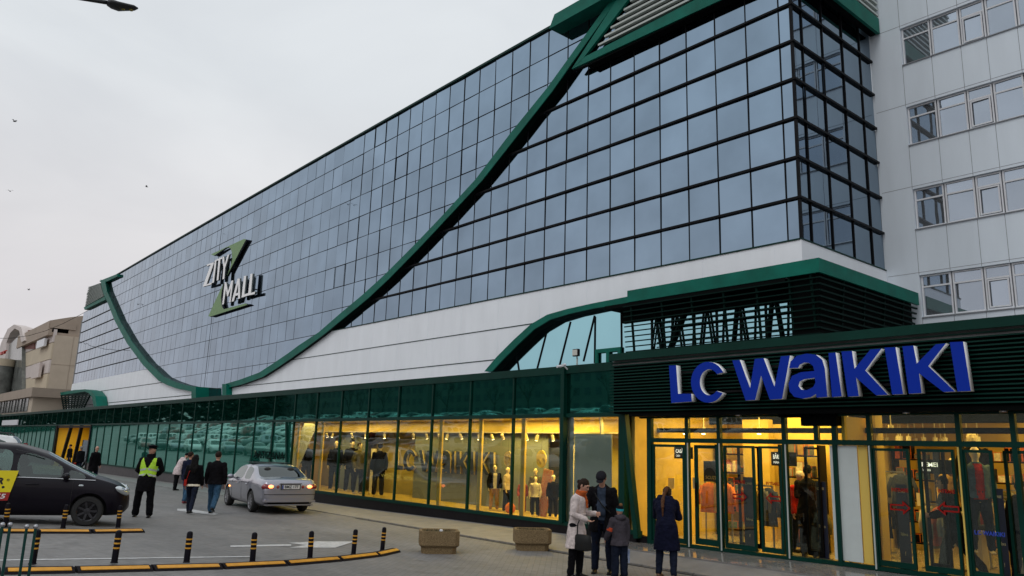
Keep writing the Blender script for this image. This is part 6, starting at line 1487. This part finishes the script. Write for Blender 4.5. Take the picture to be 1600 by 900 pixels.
def garment(x, y, z, w, h, m, s, tilt=0):
    b = MB(); b.tube([(0, 0, 0), (0, 0, -.04), (0, 0, -.12), (0, 0, -h * .6), (0, 0, -h)], [.02, w * .32, w * .5, w * .48, w * .55], 12, ry=[.02, .05, .06, .055, .06], side=V(math.cos(tilt), math.sin(tilt), 0)); 
    for sd in (1, -1): b.tube([V(math.cos(tilt), math.sin(tilt), 0) * sd * w * .42 + V(0, 0, -.09), V(math.cos(tilt), math.sin(tilt), 0) * sd * w * .62 + V(0, 0, -h * .45), V(math.cos(tilt), math.sin(tilt), 0) * sd * w * .6 + V(0, 0, -h * .75)], [.05, .045, .035], 8)
    b.v = [(v[0] + x, v[1] + y, v[2] + z) for v in b.v]; return b
for n_, c_ in dict(orange_cloth=(.62, .16, .02), olive_cloth=(.10, .09, .04), ochre_cloth=(.45, .26, .06), dark_blue_cloth=(.02, .03, .08), plaid_cloth=(.30, .05, .04), rose_cloth=(.45, .10, .07), grey_cloth=(.16, .15, .14), pale_cloth=(.5, .44, .34)).items(): mat(n_, c_, .85, var=.25, vs=9, bump=.4, bs=18)
def rail(xa, xb, y, z, items, lab):
    zf_ = .22; s = empty('clothes_rail', ((xa + xb) / 2, y, zf_), 0, lab, 'clothes rail', 'clothes rails on the sales floor'); b = MB(); b.bar((xa, y, z), (xb, y, z), .03)
    for x in (xa, xb): b.bar((x, y, z), (x, y, zf_), .03); b.bar((x, y - .25, zf_ + .015), (x, y + .25, zf_ + .015), .03)
    b.build('frame', 'rim', s, world=True); n = len(items)
    for i, m in enumerate(items):
        x = xa + (xb - xa) * (i + .5) / n; g = garment(0, 0, z - .03, .42, rc.uniform(.62, .8), m, s, tilt=R(rc.uniform(60, 110)) if n > 5 else R(rc.uniform(-25, 25)))
        o = tagit(g.build('garment', m, smooth='all', loc=(x, y, 0)), '%s garment from the left on the %s' % (ORD[i], lab), 'garment', 'garments on the ' + lab)
rail(-11.15, -10.45, 15.6, 1.55, ['orange_cloth', 'ochre_cloth', 'orange_cloth'], 'rail with orange tops behind the first door')
rail(-10.0, -9.25, 15.3, 1.52, ['orange_cloth', 'ochre_cloth', 'grey_cloth', 'dark_blue_cloth'], 'rail with orange clothes behind the second door')
rail(-8.95, -8.45, 15.9, 1.1, ['dark_blue_cloth', 'dark_blue_cloth', 'olive_cloth'], 'low rail of blue clothes behind the left arrow')
rail(-7.7, -7.3, 17.2, 1.9, ['olive_cloth', 'grey_cloth', 'dark_blue_cloth'], 'tall rail behind the two shoppers')
rail(-6.35, -5.75, 15.7, 1.35, ['pale_cloth', 'grey_cloth', 'rose_cloth', 'olive_cloth', 'grey_cloth', 'pale_cloth'], 'rail of pale clothes behind the third arrow')
rail(-5.6, -5.0, 16.6, 1.45, ['plaid_cloth', 'grey_cloth', 'ochre_cloth', 'pale_cloth', 'dark_blue_cloth', 'plaid_cloth'], 'rail of plaid shirts behind the right doors')
rail(-6.5, -5.2, 18.6, 1.6, ['grey_cloth', 'ochre_cloth', 'pale_cloth', 'olive_cloth', 'grey_cloth', 'rose_cloth', 'ochre_cloth', 'pale_cloth'], 'rail at the back of the sales floor')
rail(-6.2, -5.4, 17.4, 1.5, ['rose_cloth', 'pale_cloth', 'denim', 'ochre_cloth', 'plaid_cloth', 'grey_cloth', 'white_cloth'], 'rail of mixed tops behind the third arrow')
rail(-4.9, -4.4, 17.0, 1.6, ['olive_cloth', 'denim', 'pale_cloth', 'ochre_cloth', 'grey_cloth'], 'rail beyond the denim-jacket mannequin')
rail(-7.9, -7.3, 16.2, 1.4, ['rose_cloth', 'grey_cloth', 'pale_cloth', 'black_cloth'], 'short rail beyond the two shoppers')
# shelf unit at the right edge
s = empty('shelf_unit', (-3.9, 16, .22), 0, 'dark shelf unit with folded jeans and a handbag at the right edge', 'shelf unit'); b = MB()
for z in (.5, .95, 1.4, 1.85): b.box(-4.6, -3.2, 15.8, 16.2, z, z + .04)
b.box(-4.62, -4.58, 15.8, 16.2, .22, 2.3); b.box(-4.6, -3.2, 16.2, 16.24, .22, 2.3); b.build('shelves', 'black_metal', s, world=True)
for i in range(9):
    x = -4.4 + (i % 3) * .42; z = (.54, .99, 1.44)[i // 3]; b = MB()
    for j in range(4): b.box(x - .15, x + .15, 15.83, 16.15, z + j * .055, z + j * .055 + .05)
    tagit(b.build('folded_clothes', ['denim', 'dark_blue_cloth', 'ochre_cloth'][i % 3] , world=True, bevel=.015), 'stack of folded clothes, %s from the left on the %s shelf of the dark unit' % (ORD[i % 3], ('lowest', 'middle', 'upper')[i // 3]), 'folded clothes', 'folded clothes on the shelf unit')
# stocked wall shelving
CL = ['orange_cloth', 'ochre_cloth', 'dark_blue_cloth', 'grey_cloth', 'pale_cloth', 'rose_cloth', 'olive_cloth', 'black_cloth', 'denim', 'white_cloth']
for x0_, x1_, ys_, lb in ((-6.7, -5.5, 19.6, 'stocked wall shelving deep in the shop behind the third arrow'), (-5.3, -4.2, 18.3, 'stocked shelving behind the striding shopper'), (-11.9, -11.0, 17.4, 'stocked shelving behind the first door'), (-9.3, -8.4, 16.0, 'stocked shelving behind the left entrance arrows'), (-8.1, -7.2, 18.8, 'stocked shelving behind the two shoppers')):
    s = empty('wall_shelving', ((x0_ + x1_) / 2, ys_, .22), 0, lb, 'shelving'); b = MB()
    for z in (.35, .8, 1.25, 1.7, 2.15): b.box(x0_, x1_, ys_ - .3, ys_, z, z + .03)
    for x in (x0_, x1_): b.box(x - .02, x + .02, ys_ - .3, ys_, .22, 2.4)
    b.build('shelves', 'black_metal', s, world=True); b = MB()
    for z in (.38, .83, 1.28, 1.73, 2.18):
        x = x0_ + .05
        while x < x1_ - .2:
            w_ = rc.uniform(.10, .26); h_ = rc.uniform(.12, .34); b.box(x, x + w_, ys_ - .28, ys_ - .05, z, z + h_, rc.randrange(10)); x += w_ + rc.uniform(.01, .07)
    tagit(b.build('clothes', CL, s, world=True, bevel=.012), kind='stuff')
for i, (px, py, Yp, lb) in enumerate(((1276, 765, 16.5, 'small white price card above the rail behind the banner'), (1253, 755, 16.8, 'white price card above the two shoppers'), (1389, 778, 16.0, 'white price card above the rail of pale clothes'), (1450, 780, 16.4, 'white price card in the middle of the right doors'), (1061, 755, 15.5, 'white price card on the rail behind the first door'), (1100, 755, 15.2, 'white price card on the rail behind the second door'))):
    P = onY(px, py, Yp); b = MB(); b.box(P.x - .09, P.x + .09, Yp - .30, Yp - .29, P.z - .12, P.z + .12); b.box(P.x - .006, P.x + .006, Yp - .29, Yp - .28, P.z - .3, P.z - .12); tagit(b.build('price_card', 'spot_white', world=True), lb, 'price card')
# tables
s = empty('display_table', (-5.1, 15.6, .22), 0, 'white display table behind the walking shopper', 'table'); b = MB(); b.box(-5.5, -4.75, 15.4, 15.9, .92, .97); b.build('top', 'spot_white', s, world=True)
for x in (-5.4, -4.85):
    b = MB(); b.box(x - .04, x + .04, 15.5, 15.8, .22, .92); b.build('leg', 'spot_white', s, world=True)
for x, m in ((-5.3, 'dark_blue_cloth'), (-5.0, 'grey_cloth')): b = MB(); b.box(x - .12, x + .12, 15.5, 15.8, .975, 1.06); tagit(b.build('folded_clothes', m, world=True, bevel=.02), 'folded %s pullover on the white display table' % ('blue' if m[0] == 'd' else 'grey'), 'folded clothes')
b = MB(); b.box(-4.72, -4.42, 14.9, 15.3, .22, .62); tagit(b.build('display_plinth', 'spot_white', world=True, bevel=.01), 'white block under the mannequin in the denim jacket', 'display block')
b = MB(); b.box(-4.38, -4.1, 14.75, 15.1, .22, .45); tagit(b.build('display_plinth', 'spot_white', world=True, bevel=.01), 'lower white block right of the denim-jacket mannequin', 'display block')
# shoppers
P = onY(1252, 868, 15.2)
sA = dict(lleg=(6, -2, 3), rleg=(-4, -10, 3), lean=4, neck=10, nod=10, wear=[('shoes', 'shoe_black'), ('jeans', 'dark_jeans'), ('jacket', 'red_cloth', dict(hem=.84, off=.035)), ('beanie', 'white_down')])
person('person', sA, V(onY(1252, 860, 15.5).x, 15.5, .22), facing(-8, 15, 40), 1.62, 'shopper in a red jacket and pale hat just inside the entrance', vox=.014)
sA = dict(lleg=(6, -2, 3), rleg=(-8, -16, 3), lean=6, neck=12, nod=6, larm=((.2, -.5, -1), (-.2, -1, .0)), wear=[('shoes', 'shoe_black'), ('trousers', 'black_cloth'), ('jacket', 'black_wool', dict(hem=.74, off=.04)), ('hair', 'hair_black')])
person('person', sA, V(onY(1266, 860, 15.0).x, 15.0, .22), facing(-8, 15, 170), 1.76, 'shopper in a black jacket with back turned just inside the entrance', vox=.014)
sA = dict(lleg=(28, 12, 2), rleg=(-24, -40, 2), lean=10, neck=14, nod=12, larm=((.3, -.5, -1), (.1, -1, -.2)), rarm=((.3, .5, -1), (.1, .1, -1)), wear=[('shoes', 'shoe_black'), ('trousers', 'black_cloth'), ('jacket', 'black_wool', dict(hem=.78, off=.045)), ('hair', 'hair_brown')])
person('person', sA, V(onY(1496, 880, 14.8).x, 14.8, .22), facing(-5, 15, -70), 1.72, 'shopper in black striding left behind the right-hand glass doors', vox=.013)
sA = dict(lleg=(5, 0, 2), rleg=(-5, -10, 2), lean=3, wear=[('shoes', 'shoe_black'), ('jeans', 'dark_jeans'), ('jacket', 'olive_cloth', dict(hem=.78, off=.04)), ('hair', 'hair_brown')])
person('person', sA, V(onY(1359, 850, 16.5).x, 16.5, .22), facing(-6, 16, 20), 1.72, 'shopper in an olive jacket between the grey panel and the right doors', vox=.015)
sA = dict(lleg=(5, 0, 2), rleg=(-5, -10, 2), lean=14, neck=20, larm=((.1, -.8, -.8), (.0, -1, -.2)), wear=[('shoes', 'shoe_black'), ('jeans', 'dark_jeans'), ('coat', 'black_wool', dict(hem=.6, off=.04)), ('hair', 'hair_black')])
person('person', sA, V(onY(1589, 880, 14.7).x, 14.7, .22), facing(-4, 15, 120), 1.66, 'shopper in a black coat at the shelves by the right edge', vox=.014)
def mannequin(px, py, Y, H, zf_, wear, lab, ang=0, P=None, alt=None):
    X = onY(px, py, Y).x; Pz = dict(lleg=(3, 0, 3), rleg=(-2, -5, 3), lean=0, neck=0, nod=0, larm=((.25, .05, -1), (.0, -.35, -1)), rarm=((.25, .05, -1), (.0, -.35, -1)), wear=wear)
    if P: Pz.update(P)
    return person('mannequin', Pz, V(X, Y, zf_), facing(X, Y, ang), H, lab, skin='mannequin', vox=.013, cat='mannequin')
mannequin(1531, 800, 15.1, 1.78, .62, [('jeans', 'dark_jeans'), ('jumper', 'red_cloth', dict(hem=.88)), ('jacket', 'denim', dict(hem=.9, open=.07))], 'mannequin in an open pale denim jacket standing on a white block', 20)
mannequin(1527, 780, 15.9, 1.80, .9, [('jeans', 'dark_jeans'), ('jacket', 'black_cloth', dict(hem=.9))], 'taller mannequin in black behind the denim-jacket mannequin', 10)
mannequin(1492, 780, 16.2, 1.70, .5, [('leggings', 'black_cloth'), ('jumper', 'ochre_cloth', dict(hem=.84)), ('scarf', 'brown_fur')], 'mannequin in an ochre jumper and fur collar behind the striding shopper', 0)

# ================================================================== display windows
dw = empty('display_window_room', (-21, 14.9, .4), label='long yellow-lit display space behind the row of shop windows', cat='window display')
b = MB(); b.box(-31.4, -12.25, 14.10, 16.3, ZS - .06, ZS); b.build('floor', 'shop_cream', dw, world=True)
mat('display_grey', (.17, .19, .18), .7, var=.08); mat('display_olive', (.34, .27, .07), .7, var=.08)
b = MB(); b.box(-31.4, -12.3, 16.2, 16.3, ZS, 3.1); b.build('back_wall', 'display_olive', dw, world=True)
b = MB(); b.box(-31.5, -31.4, 14.1, 16.3, ZS, 3.1); b.box(-12.4, -12.3, 14.1, 16.2, ZS, 3.1); b.build('side_wall', 'shop_cream', dw, world=True)
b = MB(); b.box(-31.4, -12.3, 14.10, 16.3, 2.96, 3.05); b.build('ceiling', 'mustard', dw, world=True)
b = MB(); b.box(-23.2, -16.45, 15.55, 15.6, ZS, 2.55); b.box(-28.7, -26.7, 15.7, 15.75, ZS, 2.9); b.build('grey_backdrop', 'display_grey', dw, world=True)
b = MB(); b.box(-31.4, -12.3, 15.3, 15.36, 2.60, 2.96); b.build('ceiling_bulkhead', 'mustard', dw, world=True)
for x in (-29.45, -27.42, -19.75, -17.8, -15.95): b = MB(); b.box(x - .06, x + .09, 14.14, 14.2, ZS, 2.95); b.build('jamb', 'yellow_jamb', dw, world=True)
b = MB(); b.bar((-30.4, 14.15, ZS), (-29.9, 14.9, 2.95), .04, .5); b.bar((-12.95, 14.2, ZS), (-13.2, 14.25, 2.95), .03, .1); b.build('leaning_board', 'opaque_panel', dw, world=True)
for x0_, x1_, zt2, m in ((-16.45, -15.85, 2.2, 'banner_navy'), (-15.75, -15.4, 2.3, 'spot_white'), (-26.2, -25.9, 2.0, 'spot_white')): b = MB(); b.box(x0_, x1_, 15.6, 15.66, ZS, zt2); b.build('display_panel', m, dw, world=True)
b = MB(); b.add([(-14.35, 14.12, ZS), (-14.0, 14.12, ZS), (-14.0, 14.12, 2.98), (-14.55, 14.12, 2.98)], [(0, 1, 2, 3)]); b.box(-14.0, -12.75, 14.14, 14.16, ZS, 2.55); b.build('pale_screen', 'opaque_panel', dw, world=True)
for x, w_, p_ in ((-30.3, 1.2, 10), (-28.3, 2.4, 26), (-25.6, 2.6, 46), (-22.6, 2.8, 34), (-19.6, 2.8, 34), (-17.0, 2.0, 60), (-15.0, 2.0, 75), (-12.9, .9, 30)): lamp('display_lamp', (x, 14.75, 2.93), w_, p_ * 1.2, sy=.5)
b = MB(); b.box(-29.4, -12.5, 14.72, 14.76, 2.58, 2.61); tagit(b.build('lighting_track', 'spot_white', world=True), 'long white lighting track running along the top of the display windows', 'lighting track')
tx_ = [(509, 690), (520, 690), (548, 686), (570, 686), (600, 684), (620, 686), (645, 686), (665, 687), (682, 688), (700, 688), (717, 688), (732, 688), (748, 690), (766, 692), (783, 690), (820, 692), (840, 692), (862, 691), (997, 694)]
for i, (px, py) in enumerate(tx_):
    lbl_ = 'white track spotlight, %s from the left above the display windows' % ORD[i]
    X = onY(px, py, 14.74).x; s = empty('track_spotlight', (X, 14.74, 2.58), R(rc.uniform(-40, 40)), lbl_, 'spotlight', 'spotlights on the long track'); s.rotation_euler = (R(rc.uniform(-20, 35)), R(rc.uniform(-15, 15)), s.rotation_euler.z)
    b = MB(); b.tube([(0, 0, 0), (0, 0, -.05)], .012, 6); b.tube([(0, 0, -.05), (0, 0, -.20)], .045, 12); link('housing', b.mesh('housing', 'spot_white', smooth=True), s); b = MB(); b.tube([(0, 0, -.20), (0, 0, -.206)], .038, 12); link('bulb', b.mesh('bulb', 'spot_lit'), s)
# the same lettering again on the grey backdrop
is_ = empty('window_sign', (-19.7, 15.4, 1.7), label='navy LC WAIKIKI letters with pale edges on the grey backdrop inside the windows', cat='sign')
mat('navy_letter', (.014, .026, .075), .5); mat('gold_return', (.45, .36, .16), .5)
xs0 = lz(213, 178)[0]; xs1 = lz(1392, 277)[0]; a = onY(617, 720, 15.4); c = onY(772, 725, 15.4); zt2 = onY(640, 702, 15.4).z; zb2 = onY(640, 735, 15.4).z; sx_ = (c.x - a.x) / (xs1 - xs0)
for lp in GL:
    def lm(p): q = lz(*p); return (a.x + (q[0] - xs0) * sx_, zb2 + (q[1] - 3.19) / .80 * (zt2 - zb2))
    me = poly_mesh('letter', [[lm(p) for p in L] for L in lp], .10, 'navy_letter', lambda u, v, w: V(u, 15.45 - w, v)); me.materials.append(MATS['gold_return'])
    for p in me.polygons:
        if abs(p.normal.y) < .6: p.material_index = 1
    link('letter', me, is_, world=True)
mat('moon_yellow', (.62, .48, .10), .6, var=.25, vs=9); mat('moon_pale', (.60, .52, .36), .6, var=.3, vs=7, col2=(.28, .23, .16)); mat('speckle', (.55, .42, .30), .6, col2=(.50, .06, .05), vs=26); mat('sequin', (.40, .33, .15), .4, col2=(.02, .02, .02), vs=24)
for px, py, r_, m, lb in ((794, 717, .20, 'moon_pale', 'pale round mottled disc hanging above the left child mannequins'), (846, 717, .215, 'moon_yellow', 'yellow moon-like disc with craters hanging above the right child mannequins')):
    P = onY(px, py, 14.9); b = MB(); n = 22; b.tube([(0, -.02, 0), (0, .02, 0)], [r_, r_], n, side=V(1, 0, 0))
    b.v = [(v[0] * (1 + .05 * math.sin(5 * math.atan2(v[2], v[0]) + 1)) * .9, v[1], v[2] * 1.1) for v in b.v]; s = empty('hanging_disc', P, 0, lb, 'decoration'); link('disc', b.mesh('disc', m), s)
    b = MB(); 
    for i in range(7): a_ = rc.uniform(0, 6.28); d_ = rc.uniform(.2, .75) * r_; b.tube([(d_ * math.cos(a_), -.021, d_ * math.sin(a_)), (d_ * math.cos(a_), -.026, d_ * math.sin(a_))], rc.uniform(.02, .04), 10)
    link('spots', b.mesh('spots', 'mustard'), s); b = MB(); b.tube([(0, 0, r_), (0, 0, 2.95 - P.z)], .004, 4); link('string', b.mesh('string', 'ink'), s)
a = onY(845, 803, 14.75); b = MB(); b.bar((a.x + .06, 14.72, ZS), (a.x + .22, 14.8, 1.62), .34, .05, up=(0, 1, 0)); tagit(b.build('leaning_plank', 'speckle', world=True), 'tall red and white speckled plank leaning among the child mannequins', 'display plank')
a = onY(568, 770, 15.0); b = MB(); b.bar((a.x - .05, 14.9, ZS), (a.x + .1, 15.0, 1.6), .34, .05, up=(0, 1, 0)); tagit(b.build('leaning_plank', 'sequin', world=True), 'sequinned gold and black plank beside the adult mannequins', 'display plank')
for px, lb in ((797, 'orange ball at the feet of the left child mannequins'),):
    P = onY(px, 800, 14.6); b = MB(); b.ball((0, 0, .13), .15, 16, 10); tagit(b.build('ball', 'orange_cloth', smooth=True, loc=(P.x, 14.6, ZS)), lb, 'ball')
Z0 = ZS
mannequin(521, 760, 15.0, 1.85, Z0, [('trousers', 'black_cloth'), ('jacket', 'black_cloth', dict(hem=.86, off=.02))], 'mannequin in a black jacket alone against the dark backdrop, leftmost adult mannequin', -10)
mannequin(546, 760, 15.1, 1.90, Z0, [('trousers', 'black_cloth'), ('jacket', 'black_wool', dict(hem=.80)), ('beanie', 'black_cloth')], 'mannequin with a black woolly hat behind the one in the olive jumper', 20)
mannequin(558, 760, 14.7, 1.80, Z0, [('leggings', 'black_cloth'), ('jumper', 'olive_cloth', dict(hem=.84, off=.03)), ('hair', 'hair_brown')], 'brown-haired mannequin in an olive jumper, hand on hip', 40, dict(larm=((.7, .2, -1), (-.8, -.1, -.6))))
mannequin(590, 765, 14.8, 1.80, Z0, [('trousers', 'black_wool'), ('jacket', 'black_wool', dict(hem=.8, off=.03)), ('hair', 'hair_black')], 'mannequin all in black at the right of the adult group', 190)
mannequin(476, 760, 15.2, 1.80, Z0, [('trousers', 'black_cloth'), ('jacket', 'black_cloth', dict(hem=.8))], 'mannequin in black in the narrow first window behind the silver car', 20)
KA = dict(build=1)
mannequin(772, 775, 14.7, 1.26, Z0, [('trousers', 'ochre_cloth', dict(off=.02)), ('shirt', 'pale_cloth', dict(hem=.84, off=.02)), ('jacket', 'black_cloth', dict(hem=.86, open=.08, off=.04))], 'child mannequin in a pale shirt and black jacket, leftmost of the children', 10)
mannequin(792, 780, 14.8, 1.22, Z0, [('trousers', 'dark_jeans'), ('jumper', 'stripe_cloth', dict(hem=.86, off=.03)), ('jacket', 'red_cloth', dict(hem=.72, off=.05, sleeves=False, name='skirt'))][:2], 'child mannequin in a striped jumper turned to the right', 60)
mannequin(836, 780, 15.1, 1.22, Z0, [('trousers', 'black_cloth'), ('jumper', 'olive_cloth', dict(hem=.84))], 'child mannequin in an olive top standing behind the one in the white T-shirt', 0)
mannequin(836, 790, 14.6, 1.02, Z0, [('trousers', 'dark_jeans', dict(off=.02)), ('shirt', 'white_cloth', dict(hem=.84, off=.025)), ('jumper', 'red_cloth', dict(hem=.78, off=.03, sleeves=False, name='sash'))][:2], 'child mannequin in a white T-shirt in the right-hand window', -10)
mannequin(864, 790, 14.7, 1.08, Z0, [('trousers', 'black_cloth', dict(off=.02)), ('jumper', 'black_cloth', dict(hem=.82, off=.03)), ('beanie', 'white_cloth')], 'child mannequin in a white woolly hat, rightmost of the children', 0)
mannequin(816, 795, 15.0, .92, Z0, [('trousers', 'plaid_cloth', dict(off=.02)), ('jacket', 'plaid_cloth', dict(off=.04))], 'small child mannequin in red plaid between the two display windows', 0)
# ARTIZANA lettering on the green glass
az = empty('window_lettering', onY(422, 712, 13.97), 0, 'dark ARTIZANA lettering on the green shop window behind the silver car', 'lettering')
a, c = onY(398, 712, 13.97), onY(446, 712, 13.97); me = text_mesh('letters', 'ARTIZANA', .42, .004, mat('dark_vinyl', (.001, .006, .005), .7, spec=.05), T((a.x + c.x) / 2, 13.93, (onY(420, 702, 13.93).z + onY(420, 722, 13.93).z) / 2), bold=.006, width=c.x - a.x); link('letters', me, az, world=True)
b = MB(); z_ = onY(430, 724, 13.93).z; b.box(a.x, c.x, 13.928, 13.932, z_, z_ + .03); b.build('underline', 'dark_vinyl', az, world=True)
b = MB(); b.bar((-29.75, 14.0, ZS), (-30.15, 13.93, 2.95), .10, .08); b.build('leaning_post', 'dark_green_paint', pod, world=True)
